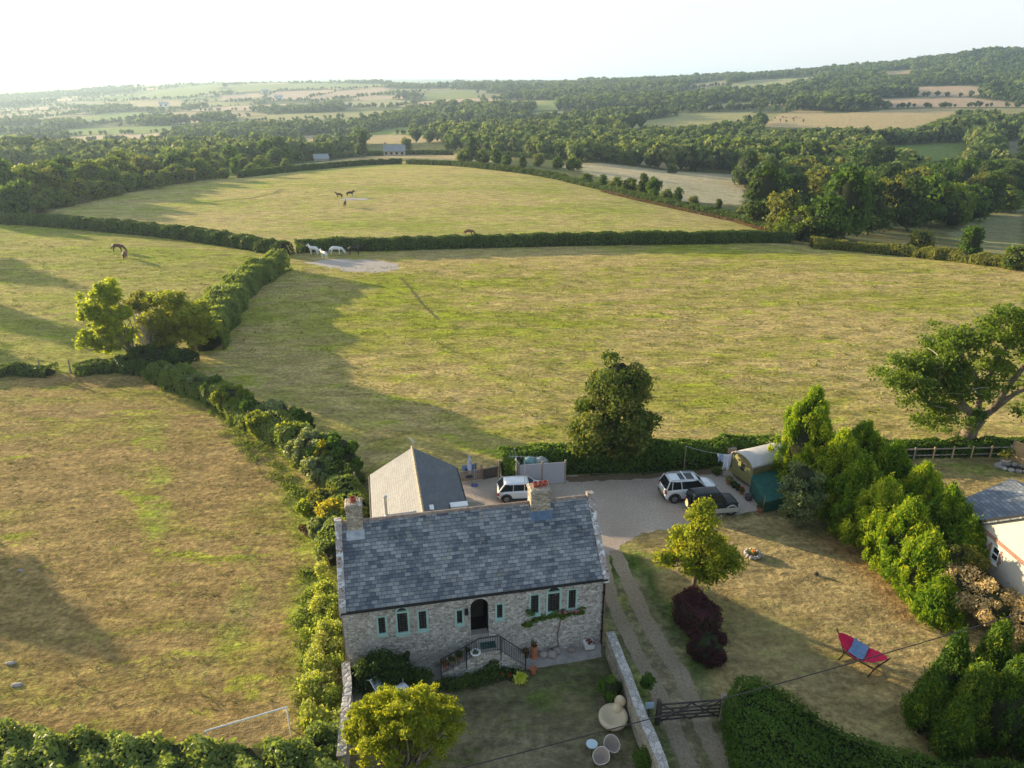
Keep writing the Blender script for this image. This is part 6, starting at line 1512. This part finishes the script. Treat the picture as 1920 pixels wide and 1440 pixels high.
# leaning tree and thicket at the left
tree('bright yellow green tree leaning left over the paddock', (*T(265, 690)[:2], 0), [(-3.6, 0, 6.0, 2.6, 2.3, 2.4), (-2.6, .4, 3.0, 2.8, 2.0, 1.8), (-2.2, 0, 7.8, 2.2, 2.0, 1.6), (-4.4, 0, 3.4, 1.8, 1.5, 1.8), (-1.2, 0, 5.2, 1.8, 1.6, 1.6)], 150, .55, 13000, .30, 'leaf_bright', 410, r0=.2, fork=.16, forkxy=(-.6, 0), tips=8, shell=.9, lo=.2)
tree('yellow green rounded willow between the leaning tree and the shaggy hedge', (*T(330, 668)[:2], 0), [(0, 0, 5.0, 3.2, 2.8, 2.3), (1.6, .6, 4.2, 2.8, 2.4, 2.3), (-1.2, 0, 2.6, 2.6, 2.2, 2.2), (2.4, .6, 2.6, 2.6, 2.2, 2.2)], 170, .75, 20000, .30, 'leaf_willow', 411, r0=.2, fork=.2, tips=8, shell=.6)
tree('half bare thin stemmed tree between the leaning tree and the willow', (*T(285, 680)[:2], 0), [(-.6, 0, 6.4, 1.4, 1.2, 1.4), (.2, 0, 3.4, 1.6, 1.3, 1.8)], 30, .5, 1500, .3, 'leaf_olive', 412, r0=.16, fork=.12, tips=22, bark='deadwood')
bush('bramble_thicket', 'dark bramble thicket at the foot of the leaning tree', T(290, 690), [(0, 0, 1.2, 3.2, 1.6, 1.3), (2.6, -.4, 1.0, 2.2, 1.5, 1.1)], .6, 4200, .3, 'leaf_dark', 413)

# scattered docks, thistles and tussocks that give the pastures their rough surface
def scatter(name, label, poly, n, hlo, hhi, mat, seed, nl=12, size=.22, flat=1.):
    rg = NPR(seed); A = np.array(poly); P = rg.uniform(A.min(0), A.max(0), (n*4, 2)); P = P[inpoly(P[:, 0], P[:, 1], poly)][:n]; n = len(P)
    cl = rg.normal(size=(n, 1))*0; h = rg.uniform(hlo, hhi, n); ctr = np.c_[P, hz(P[:, 0], P[:, 1])+h*.35]
    d = sph(n*nl, rg); Q = np.repeat(ctr, nl, 0)+d*np.repeat(h, nl)[:, None]*[flat, flat, .6]; Q[:, 2] = np.maximum(Q[:, 2], np.repeat(ctr[:, 2]-h*.3, nl))
    s_ = np.repeat(h, nl)*size/.22
    V = leafquads(Q, d, 1.0, rg, .7, 2.2, .5); cc = np.repeat(Q, 4, 0); V = cc+(V-cc)*np.repeat(s_, 4)[:, None]*.9
    o = leafmesh(name, V, np.clip(np.repeat(rg.random(n), nl)*.6+rg.random(n*nl)*.5, 0, 1), M[mat]); return tag(o, label, 'weeds', kind='stuff')
GP = lambda L: [G(*p_)[:2] for p_ in L]
scatter('tussocks', 'rough grass tussocks across the big middle field', GP([(560, 500), (1880, 490), (1920, 560), (1640, 800), (1000, 840), (780, 790), (420, 640)]), 2600, .08, .22, 'leaf_tuft', 701, nl=9, flat=2.2)
scatter('tussocks', 'small lime green tufts dotted over the lower left field', GP([(-100, 720), (280, 720), (560, 880), (570, 1330), (0, 1340), (-200, 1340)]), 1700, .03, .09, 'leaf_tuft', 702, nl=8, flat=2.2)
scatter('tussocks', 'low tufts of grass over the left paddock', GP([(-100, 440), (480, 480), (380, 560), (140, 680), (-100, 690)]), 1200, .08, .2, 'leaf_tuft', 703, nl=8, flat=2.2)
M['worn'] = gravelmat('worn', (.10, .10, .035), (.16, .14, .055), (.24, .20, .09), 2)
for i, L in enumerate(([(523, 492), (512, 504), (490, 514), (455, 522), (425, 530)], [(753, 522), (775, 548), (790, 570), (812, 590), (822, 600)], [(530, 356), (515, 363), (470, 372), (400, 378)])):
    P_ = [T(*p_)[:2] for p_ in L]; ribbon('animal_track', P_, .32 if L[0][1] > 400 else .55, max(H(*q) for q in P_)+.03, M['worn'], 20+i, .12)

# ------------------------------------------------------------------ mid-distance and far trees
def proto(name, seed, kind='round', n=1700, size=.75, mat='leaf_mid', parts=True):
    rg = NPR(seed)
    if kind == 'round': ell = [(0, 0, 5.2, 4.2, 4.2, 4.0), (1.4, -.6, 3.0, 3.2, 3.0, 2.8), (-1.5, .7, 3.2, 3.2, 3.0, 2.8)]
    elif kind == 'tall': ell = [(0, 0, 6.2, 3.1, 3.1, 4.8), (.5, .3, 3.2, 3.5, 3.4, 3.0)]
    else: ell = [(0, 0, 4.0, 4.4, 4.0, 3.9), (2.6, .4, 2.4, 2.8, 2.8, 2.4), (-2.7, -.3, 2.5, 2.7, 2.6, 2.5)]
    cen, rad = crown_blobs(rg, 64, ell, 1.35, .6)
    V, var = blobs(cen, rad, n, size, rg, .75, 1.4, 0, .45, .1, .85)
    cm = MB()
    for e in ell: cm.ball(e[:3], e[3]*.66, e[4]*.66, e[5]*.66, 10, 7, .12)
    root = empty(name, (0, 0, -500), 0); leafmesh('crown', V, var, M[mat], cm, root)
    mb = MB(); mb.tube([(0, 0, -1.5), (0, 0, 1.), (.1, .1, 4.)], [.42, .32, .2], 7); mb.build('trunk', M['bark'], root)
    return root
mats_ = ['leaf_mid', 'leaf_dark', 'leaf_treeB', 'leaf_olive', 'leaf_mid', 'leaf_treeB']
PRO = [proto('tree', 500+i, ['round', 'tall', 'wide'][i % 3], 3000, .58, mats_[i]) for i in range(6)]
DESC = {'leaf_mid': 'mid green', 'leaf_dark': 'dark green', 'leaf_treeB': 'yellow green', 'leaf_olive': 'olive brown'}
def dtree(px_, py_, s_, k, label, group, rgx):
    x_, y_, z_ = T(px_, py_)
    c = copy_tree(PRO[k]); c.location = (x_, y_, z_-.2); c.rotation_euler = (0, 0, rgx.uniform(0, 6.28)); c.scale = (s_*rgx.uniform(.9, 1.1), s_*rgx.uniform(.9, 1.1), s_*rgx.uniform(.88, 1.12))
    tag(c, label, 'tree', group); return c
rx = random.Random(5)
NIND = 0
# copse right of centre: px base, scale (crown height about 9.4 m at scale 1), kind
CO = [(1425, 425, 1.1, 1), (1465, 440, 1.0, 3), (1500, 450, .95, 2), (1540, 455, 1.0, 0), (1580, 450, 1.35, 4), (1625, 440, 1.2, 1), (1660, 430, 1.3, 3), (1700, 435, 1.1, 1), (1735, 425, 1.25, 4), (1775, 425, 1.3, 2), (1815, 415, 1.2, 0), (1850, 405, 1.15, 1), (1880, 398, 1.1, 5),
      (1450, 395, 1.2, 0), (1490, 400, 1.1, 1), (1530, 400, 1.3, 3), (1575, 398, 1.3, 2), (1620, 395, 1.4, 5), (1665, 392, 1.3, 1), (1710, 385, 1.3, 3), (1755, 380, 1.3, 0), (1800, 375, 1.25, 4), (1845, 372, 1.2, 2), (1890, 370, 1.2, 1),
      (1560, 425, 1.2, 1), (1600, 420, 1.3, 0), (1690, 408, 1.3, 5), (1760, 400, 1.2, 1), (1830, 390, 1.1, 3)]
for i, (a, b, s_, k) in enumerate(CO):
    dtree(a, b, s_, k, DESC[mats_[k]]+' %s tree in the %s of the right hand copse' % (['round', 'tall', 'wide', 'round', 'tall', 'wide'][k], ('front' if b > 405 else 'back')+(' left' if a < 1640 else ' right')), 'trees of the right hand copse', rx)
for (a, b, s_, k, lb) in [(1722, 478, .55, 3, 'small straw tinted tree standing alone behind the bramble hedge'), (1815, 490, .62, 4, 'round dark bush like tree behind the bramble hedge near the right edge'), (1905, 505, .5, 5, 'light green round bush at the very right edge above the bramble hedge'),
                          (615, 298, .95, 0, 'tall tree left of the far grey roofed barn'), (680, 296, 1.1, 1, 'broad dark tree between the far barn roof and the stone farmhouse'), (600, 296, .8, 4, 'slimmer tree beside the tall one near the far barn roof'), (762, 283, .8, 3, 'round dark tree right of the far stone farmhouse'), (560, 305, .7, 5, 'yellowish poplar at the far left end of the golden strip'),
                          (1165, 300, .6, 4, 'isolated small tree in the far field hedge right of centre'), (1180, 303, .8, 1, 'taller dark tree beside the isolated small one right of centre'), (1140, 298, .5, 5, 'pale small tree left of the isolated pair'), (1260, 325, .5, 5, 'lone small tree at the edge of the pale stubble field')]:
    dtree(a, b, s_, k, lb, None, rx)
# shrubby trees along the far right hedge
for i, (a, b, s_, k) in enumerate([(872, 305, .7, 5), (885, 300, .9, 1), (905, 306, .75, 2), (930, 309, .65, 4), (950, 311, .5, 0), (980, 316, .5, 1), (1010, 312, .6, 3), (1045, 318, .55, 0), (1075, 320, .7, 2), (1100, 345, .5, 5), (1130, 352, .45, 4), (1155, 358, .6, 2), (1180, 362, .55, 5), (1205, 368, .6, 1), (1225, 372, .6, 0), (1250, 378, .5, 2), (1270, 382, .4, 4), (1300, 390, .35, 3), (1345, 402, .35, 1), (1395, 412, .4, 3)]):
    dtree(a, b, s_, k, '%s bushy tree at the %s of the straggling line beside the top field' % (DESC[mats_[k]], 'far end' if a < 960 else 'middle' if a < 1160 else 'near end'), 'bushy trees along the top field', rx)
# left tree belt: front row follows the field edge, rows behind
n_ = 0
for row, (off, sc_) in enumerate(((0, .85), (-20, 1.0), (-40, 1.0))):
    for a in range(-60, 545, 26 if row else 23):
        base = np.interp(a, [-60, 0, 60, 100, 160, 230, 300, 370, 440, 500, 545], [410, 405, 402, 392, 378, 362, 350, 340, 331, 322, 316])+off*max(.35, 1-a/750)
        s_ = sc_*rx.uniform(.72, 1.15)*(.8 if (a > 400) else 1)*(.8 if row == 0 else 1); k = rx.choice([0, 2, 2, 3, 4, 5, 2, 5, 5])
        dtree(a+rx.uniform(-6, 6), base+rx.uniform(-2, 2), s_, k, '%s %s tree in the %s, %s of the left belt' % (DESC[mats_[k]], ['round', 'tall', 'wide'][k % 3], ['front row', 'middle row', 'back row'][row], 'left end' if a < 140 else 'middle' if a < 340 else 'right end'), 'trees of the left hand belt', rx); n_ += 1
# individually placed bushes just outside the left edge that throw the long shadows
for i, (X_, Y_, s_, k) in enumerate(((-50, 47, .62, 0), (-46, 39, .5, 2), (-112, 118, 1.2, 1), (-126, 140, 1.3, 0), (-92, 96, 1.0, 2))):
    c = copy_tree(PRO[k]); c.location = (X_, Y_, 0); c.scale = (s_,)*3; tag(c, '%s tree standing outside the left edge of the view' % DESC[mats_[k]], 'tree', 'trees outside the left edge')
# scatter the valley woods
rg = NPR(900); cand = []
Yr = np.exp(rg.uniform(math.log(262), math.log(2500), 30000)); keep = rg.random(30000) < (Yr/2500)**1.0+.02
nC = 60000
Yc = 262+(2400-262)*rg.random(nC)**1.25; Uc = rg.uniform(-.76, .76, nC); Xc = Uc*Yc; Zc = hz(Xc, Yc)
dz = CAMH-Zc; dep = Yc*math.cos(PITCH)+dz*math.sin(PITCH); dn = dz*math.cos(PITCH)-Yc*math.sin(PITCH)
PX = 960+FPX*Xc/dep; PY = 720+FPX*dn/dep
hgt = rg.uniform(7, 13, nC)*np.where(Yc > 900, 1.05, .95); ph = hgt*FPX/dep
ok = np.ones(nC, bool)
infield = np.zeros(nC, bool)
for poly, c in FIELDS:
    cx = sum(p_[0] for p_ in poly)/len(poly); cyy = sum(p_[1] for p_ in poly)/len(poly)
    for fr in (0., .5, .85): infield |= inpoly(PX, PY-ph*fr, poly)
ok &= ~infield
# fields the picture shows open near the crest
ok &= ~inpoly(PX, PY, [(440, 345), (540, 300), (700, 284), (860, 284), (1060, 300), (1400, 420), (1400, 500), (440, 500)])
ok &= ~((PX < 560) & (Yc < 330) & (PX > -200))
cidx, cgap = cells(Xc, Yc); inop = SOPEN[cidx] & (Yc > 400); edge = cgap < 9+Yc*.004
hgt = np.where((PX < 820) & (Yc > 400), hgt*.78, hgt); hgt = np.where(inop & edge, hgt*.6, hgt); ph = hgt*FPX/dep
ok &= ~inop | (edge & (rg.random(nC) < .8))
gl_n = np.sin(Xc*.031+1)*np.cos(Yc*.027)+np.sin(Xc*.013-Yc*.019)
hgt *= np.clip(1+.16*gl_n, .7, 1.35)
ok &= ~((PX > 1380) & (PX < 1930) & (Yc < 250))
# one tree per cell: thin by spacing
cell = {}
order = rg.permutation(nC); sel = []
for i in order:
    if not ok[i]: continue
    s_ = hgt[i]*.62; key = (int(Xc[i]/s_/1.0), int(Yc[i]/s_/1.25))
    if key in cell: continue
    cell[key] = 1; sel.append(i)
sel = np.array(sel); sel = sel[np.argsort(-ph[sel])]
IND = 300-len(CO)-12-20-n_
near_ = sel[:max(0, IND)]; rest = sel[len(near_):]
for i in near_:
    k = rx.randrange(6); s_ = hgt[i]/10.5; c = copy_tree(PRO[k]); c.location = (Xc[i], Yc[i], Zc[i]-.3); c.rotation_euler = (0, 0, rx.uniform(0, 6.28)); c.scale = (s_*1.05, s_*1.05, s_)
    sd_ = 'left' if PX[i] < 640 else ('right' if PX[i] > 1280 else 'centre')
    tag(c, '%s %s tree at the near edge of the valley woods, %s' % (DESC[mats_[k]], ['round', 'tall', 'wide'][k % 3], sd_), 'tree', 'nearest trees of the valley woods')
for p_ in PRO:
    for ch in list(p_.children): bpy.data.objects.remove(ch)
    bpy.data.objects.remove(p_)
def forest(name, idx, nl, size_k, label, mat='leaf_far', seed=1):
    rg = NPR(seed); n = len(idx)
    h_ = hgt[idx]; c0 = np.stack([Xc[idx], Yc[idx], Zc[idx]], 1)
    nb = 7
    bo = rg.normal(size=(n, nb, 3)); bo /= np.linalg.norm(bo, axis=2)[..., None]; bo[..., 2] = bo[..., 2]*.8
    bc = c0[:, None, :]+bo*(h_*.26)[:, None, None]+np.array([0, 0, .55])*h_[:, None, None]; br_ = h_[:, None]*rg.uniform(.17, .28, (n, nb))
    q = rg.integers(0, nb, (n, nl)); d = rg.normal(size=(n, nl, 3)); d /= np.linalg.norm(d, axis=2)[..., None]; d[..., 2] = np.where(rg.random((n, nl)) < .7, np.abs(d[..., 2]), d[..., 2])
    ii = np.arange(n)[:, None]
    P = bc[ii, q]+d*br_[ii, q][..., None]*rg.uniform(.75, 1.0, (n, nl, 1))
    tv = (rg.random(n)**1.4)[:, None]; var = np.clip(.08+.55*tv+.25*rg.random((n, nl))+.12*d[..., 2], 0, 1)
    Nn = d.reshape(-1, 3); P = P.reshape(-1, 3)
    sz = np.repeat(h_*size_k, nl); V = leafquads(P, Nn, 1.0, rg, .55, 1.3)
    ctr = np.repeat(P, 4, 0); V = ctr+(V-ctr)*np.repeat(sz, 4)[:, None]
    # solid cores
    u = np.array([[0, 0, 1], [1, 0, 0], [0, 1, 0], [-1, 0, 0], [0, -1, 0], [0, 0, -1]], float)
    cv = (c0[:, None, :]+np.array([0, 0, .5])*h_[:, None, None]+u[None]*np.array([.36, .36, .46])*h_[:, None, None]).reshape(-1, 3)
    tri = np.array([[0, 1, 2], [0, 2, 3], [0, 3, 4], [0, 4, 1], [5, 2, 1], [5, 3, 2], [5, 4, 3], [5, 1, 4]])
    # quads need 4 corners: make degenerate-free quads out of triangle pairs
    qd = np.array([[0, 1, 5, 2], [0, 2, 5, 3], [0, 3, 5, 4], [0, 4, 5, 1]])
    Q = cv.reshape(n, 6, 3)[:, qd].reshape(-1, 3)
    V = np.concatenate([V, Q]); var = np.concatenate([var.ravel(), np.full(n*4, .12)])
    o = leafmesh(name, V, var, M[mat]); tag(o, label, 'woodland', kind='stuff'); return o
dd = Yc[rest]
forest('woodland', rest[dd < 620], 210, .17, 'valley woodland filling the middle distance', seed=11)
forest('woodland', rest[(dd >= 620) & (dd < 1150)], 110, .22, 'hazy blue green woods on the far slopes and ridge', seed=12)
forest('woodland', rest[dd >= 1150], 60, .28, 'hazy blue green woods on the far slopes and ridge', seed=13)
# dotted hedgerows between the distant fields
HR = [[(205, 191), (300, 187), (350, 186), (420, 173)], [(410, 160), (520, 156), (640, 157), (740, 158)], [(490, 188), (520, 172), (640, 167)], [(560, 190), (650, 168), (735, 163)], [(600, 191), (700, 180), (790, 174)], [(130, 236), (200, 234), (270, 224)], [(60, 224), (180, 210), (275, 208)], [(0, 250), (130, 252)], [(640, 202), (740, 202), (790, 192)], [(250, 170), (330, 160), (420, 156)],
      [(1320, 210), (1420, 205), (1500, 190)], [(1360, 172), (1450, 166), (1550, 146)], [(30, 264), (130, 264)], [(420, 192), (520, 190), (600, 192)], [(1280, 169), (1370, 160)]]
pts_ = []
for L in HR:
    for (x0, y0), (x1, y1) in zip(L[:-1], L[1:]):
        n0 = int(abs(x1-x0)/3.2)+1
        for k in range(n0):
            t = (k+rg.random())/n0
            if rg.random() < .86: pts_.append(T(x0+(x1-x0)*t, y0+(y1-y0)*t+rg.normal()*.3))
pts_ = np.array(pts_); Xc = np.concatenate([Xc, pts_[:, 0]]); Yc = np.concatenate([Yc, pts_[:, 1]]); Zc = np.concatenate([Zc, pts_[:, 2]]); hgt = np.concatenate([hgt, rg.uniform(3, 8.5, len(pts_))])
forest('hedgerow', np.arange(nC, nC+len(pts_)), 40, .3, 'dotted hedgerows dividing the distant fields', seed=14)

# distant buildings
def farhouse(px_, py_, L, D, He, Hr, rz_, wall, roof, label, name='farmhouse', cat='building', chim=False, wins=4, dist=None):
    x_, y_, z_ = T(px_, py_) if dist is None else ((px_-960)/FPX*.945*dist, dist, H((px_-960)/FPX*.945*dist, dist)); e = empty(name, (x_, y_, z_-.3), rz_, label, cat)
    mb = MB(); mb.add([(0, 0, 0), (L, 0, 0), (L, D, 0), (0, D, 0), (0, 0, He), (L, 0, He), (L, D, He), (0, D, He), (0, D/2, Hr), (L, D/2, Hr)], [(0, 1, 5, 4), (1, 2, 6, 9, 5), (2, 3, 7, 6), (3, 0, 4, 8, 7)]); mb.build('wall', wall, e)
    mb = MB(); mb.add([(-.3, -.4, He-.2), (L+.3, -.4, He-.2), (L+.3, D/2, Hr+.1), (-.3, D/2, Hr+.1), (-.3, D+.4, He-.2), (L+.3, D+.4, He-.2)], [(0, 1, 2, 3), (3, 2, 5, 4)]); o = mb.build('roof', roof, e); s_ = o.modifiers.new('s', 'SOLIDIFY'); s_.thickness = .15
    if chim: mb = MB(); mb.box(.3, D/2-.5, Hr-.5, 1.3, D/2+.5, Hr+1.3); mb.build('chimney', wall, o)
    for i in range(wins): mb = MB(); w_ = L/wins; mb.box(w_*i+w_*.25, -.06, He*.35, w_*i+w_*.7, -.01, He*.8); mb.build('window', M['glass'], e)
    return e
sr = simple('roof_grey', (.27, .28, .30), .6, var=.1, scale=.3); stn = simple('far_stone', (.42, .37, .30), .9, var=.15, scale=.4)
farhouse(716, 287, 11, 6, 2.8, 5.6, .08, stn, sr, 'distant stone farmhouse with a blue grey roof beyond the top field', chim=True, dist=400)
farhouse(584, 300, 6.5, 6, 1.4, 3.2, .35, stn, simple('far_tin', (.30, .31, .32), .6, var=.05), 'low grey roofed barn half hidden by trees left of the farmhouse', 'barn', wins=0, dist=360)
for i, (a, b, L, lb) in enumerate(((1048, 181, 26, 'long low white farm shed far away on the wooded slope'), (1022, 184, 18, 'small grey shed left of the long white farm shed'), (1085, 181, 30, 'lowest pale shed right of the long white farm shed'))):
    farhouse(a, b, L, 14, 5, 8, .05, M['white_paint'], simple('shed_roof%d' % i, (.5, .52, .56), .6), lb, 'farm_shed', wins=0)
for i, (a, b, lb) in enumerate(((490, 175, 'tiny white farmhouse on the far left hill'), (515, 187, 'tiny white cottage below the far hill farmhouse'), (298, 200, 'tiny grey house among the hazy trees at the far left'))):
    farhouse(a, b, 16, 8, 5, 8, .1*i, M['white_paint'], sr, lb, 'farmhouse', wins=2)

# ------------------------------------------------------------------ horses
def horse_mesh(pose, mat, k=1.):
    """continuous body: skinned skeleton turned into a mesh. nose towards +x"""
    head = {'stand': [(1.0, 0, 1.38), (1.18, 0, 1.58), (1.30, 0, 1.70), (1.46, 0, 1.62), (1.70, 0, 1.40)], 'graze': [(1.08, 0, 1.18), (1.38, 0, .90), (1.62, 0, .58), (1.74, 0, .42), (1.86, 0, .12)]}[pose]
    v = [(0, 0, 1.22), (.45, 0, 1.22), (.80, 0, 1.27), *head, (-.42, 0, 1.25), (-.74, 0, 1.27), (-.88, 0, 1.15), (-1.0, 0, .85), (-1.02, 0, .5)]
    r = [.36, .35, .32, .25, .20, .155, .14, .09, .36, .32, .09, .08, .04]
    e = [(0, 1), (1, 2), (2, 3), (3, 4), (4, 5), (5, 6), (6, 7), (0, 8), (8, 9), (9, 10), (10, 11), (11, 12)]
    for sy, dx in ((-1, .06), (1, -.06)):
        b = len(v); v += [(.70+dx, sy*.17, 1.0), (.74+dx, sy*.17, .60), (.72+dx*1.5, sy*.17, .30), (.72+dx*1.5, sy*.17, .10), (.77+dx*1.5, sy*.17, .03)]; r += [.15, .085, .055, .05, .065]; e += [(2, b), (b, b+1), (b+1, b+2), (b+2, b+3), (b+3, b+4)]
        b = len(v); v += [(-.60+dx, sy*.18, .98), (-.52+dx, sy*.18, .78), (-.74+dx, sy*.18, .50), (-.70+dx, sy*.18, .12), (-.64+dx, sy*.18, .03)]; r += [.20, .12, .065, .05, .065]; e += [(9, b), (b, b+1), (b+1, b+2), (b+2, b+3), (b+3, b+4)]
    me = bpy.data.meshes.new('h'); me.from_pydata(v, e, []); o = bpy.data.objects.new('h', me); C.objects.link(o)
    s_ = o.modifiers.new('s', 'SKIN'); sv = me.skin_vertices[0].data
    for i, q in enumerate(r): sv[i].radius = (q*(.78 if i < 9 else 1), q)
    sv[0].use_root = True
    o.modifiers.new('u', 'SUBSURF').levels = 1; o.modifiers['u'].render_levels = 1
    dg = bpy.context.evaluated_depsgraph_get(); m2 = bpy.data.meshes.new_from_object(o.evaluated_get(dg)); bpy.data.objects.remove(o)
    m2.materials.clear(); m2.materials.append(mat)
    m2.polygons.foreach_set('use_smooth', [True]*len(m2.polygons))
    return m2, head
def horse(px_, py_, rz_, pose, coat, mane, label, k=1., group=None):
    x_, y_, z_ = T(px_, py_); e = empty('horse', (x_, y_, z_), rz_, label, 'horse', group); e.scale = (k, k, k)
    m2, hd = horse_mesh(pose, coat); b = bpy.data.objects.new('body', m2); C.objects.link(b); b.parent = e
    mb = MB(); p0_, p1_ = Vector(hd[0]), Vector(hd[2])
    for i in range(5): q = p0_.lerp(p1_, i/4); n_ = Vector((-.10 if pose == 'stand' else .12, 0, .14)); mb.ball(q+n_, .09, .05, .10, 6, 4)
    mb.build('mane', mane, e)
    mb = MB()
    for sy in (-1, 1): q = Vector(hd[2])+Vector((-.02, sy*.07, .12)); mb.tube([q, q+Vector((0, sy*.01, .13))], [.035, .008], 5)
    mb.build('ears', coat, e); mb = MB(); mb.tube([(-.86, 0, 1.25), (-1.0, 0, 1.0), (-1.06, 0, .5)], [.05, .09, .03], 6); mb.build('tail', mane, e)
    return e
hwh = simple('coat_white', (.70, .69, .68), .8, var=.06); hbr = simple('coat_bay', (.10, .045, .025), .6, var=.2); hbk = simple('coat_black', (.018, .016, .018), .6, var=.2); hms = simple('mane_black', (.015, .012, .01), .8); hct = simple('coat_chestnut', (.20, .09, .045), .6, var=.2)
horse(590, 478, 2.7, 'stand', hwh, hwh, 'white horse at the left of the group by the hedge, facing left', .95)
horse(609, 487, 2.35, 'stand', hwh, hwh, 'smaller white pony in front of the other white horses', .85)
horse(629, 478, .1, 'graze', hwh, hwh, 'white horse facing right with lowered head by the hedge', .95)
horse(664, 478, 0, 'stand', hbk, hms, 'black horse standing in the shade of the hedge right of the white ones', 1.0)
horse(221, 474, -.1, 'graze', hbr, hms, 'dark bay horse grazing in the left paddock', .95)
horse(236, 488, 1.9, 'graze', hct, hms, 'chestnut horse grazing next to the dark bay one in the left paddock', .95)
horse(637, 372, 2.8, 'stand', hbr, hms, 'brown horse on the left of the trio in the top field', .85)
horse(656, 369, .3, 'stand', hbk, hms, 'dark horse on the right of the trio in the top field', .85)
horse(647, 388, 1.6, 'stand', hbr, hms, 'brown horse seen from behind below the trio in the top field', .85)
horse(878, 443, .2, 'graze', hct, hms, 'lone chestnut horse just behind the middle hedge', .8)
x_, y_, z_ = T(655, 374)
tag(sheet('dirt_patch', [(x_-2, y_-2), (x_+4.5, y_-2), (x_+5, y_+2), (x_-1, y_+2)], z_+.03, M['dirt'], .6, 18, 1.2), kind='structure')
# cattle in the far stubble field
cowb = {}
for i in range(16):
    a, b = 1440+rx.uniform(0, 75), 224+rx.uniform(-4, 6); x_, y_, z_ = T(a, b); dk = i % 4 != 0
    if dk not in cowb:
        mb = MB(); mb.ball((0, 0, 1.0), 1.0, .42, .42, 10, 6); mb.ball((1.15, 0, 1.15), .35, .17, .2, 8, 5); mb.tube([(.7, 0, 1.1), (1.1, 0, 1.2)], [.25, .16], 7)
        for sx in (-.65, .65):
            for sy in (-.2, .2): mb.tube([(sx, sy, .9), (sx, sy, 0)], [.12, .07], 6)
        cowb[dk] = mb.build('cow', hbk if dk else hct); c = cowb[dk]
    else: c = cowb[dk].copy(); C.objects.link(c)
    c.location = (x_, y_, z_); c.rotation_euler = (0, 0, rx.uniform(0, 6.28)); tag(c, '%s cow grazing in the distant stubble field at upper right' % ('black' if dk else 'brown'), 'cow', 'cattle in the distant stubble field')

# ------------------------------------------------------------------ haze
def hazebox():
    t = NT('haze'); t.t.nodes.remove(t.b)
    pv = t.n('VolumePrincipled', {'Color': (.58, .77, 1.0, 1), 'Density': HAZE_D, 'Anisotropy': .45}); t.t.links.new(pv.outputs[0], t.out.inputs['Volume'])
    mb = MB(); mb.box(-13500, -120, -42, 13500, 9700, 115); o = mb.build('haze', t.m); tag(o, 'even pale haze filling the valley air', 'haze', kind='stuff'); return o
HAZE_D = .00016
hazebox()
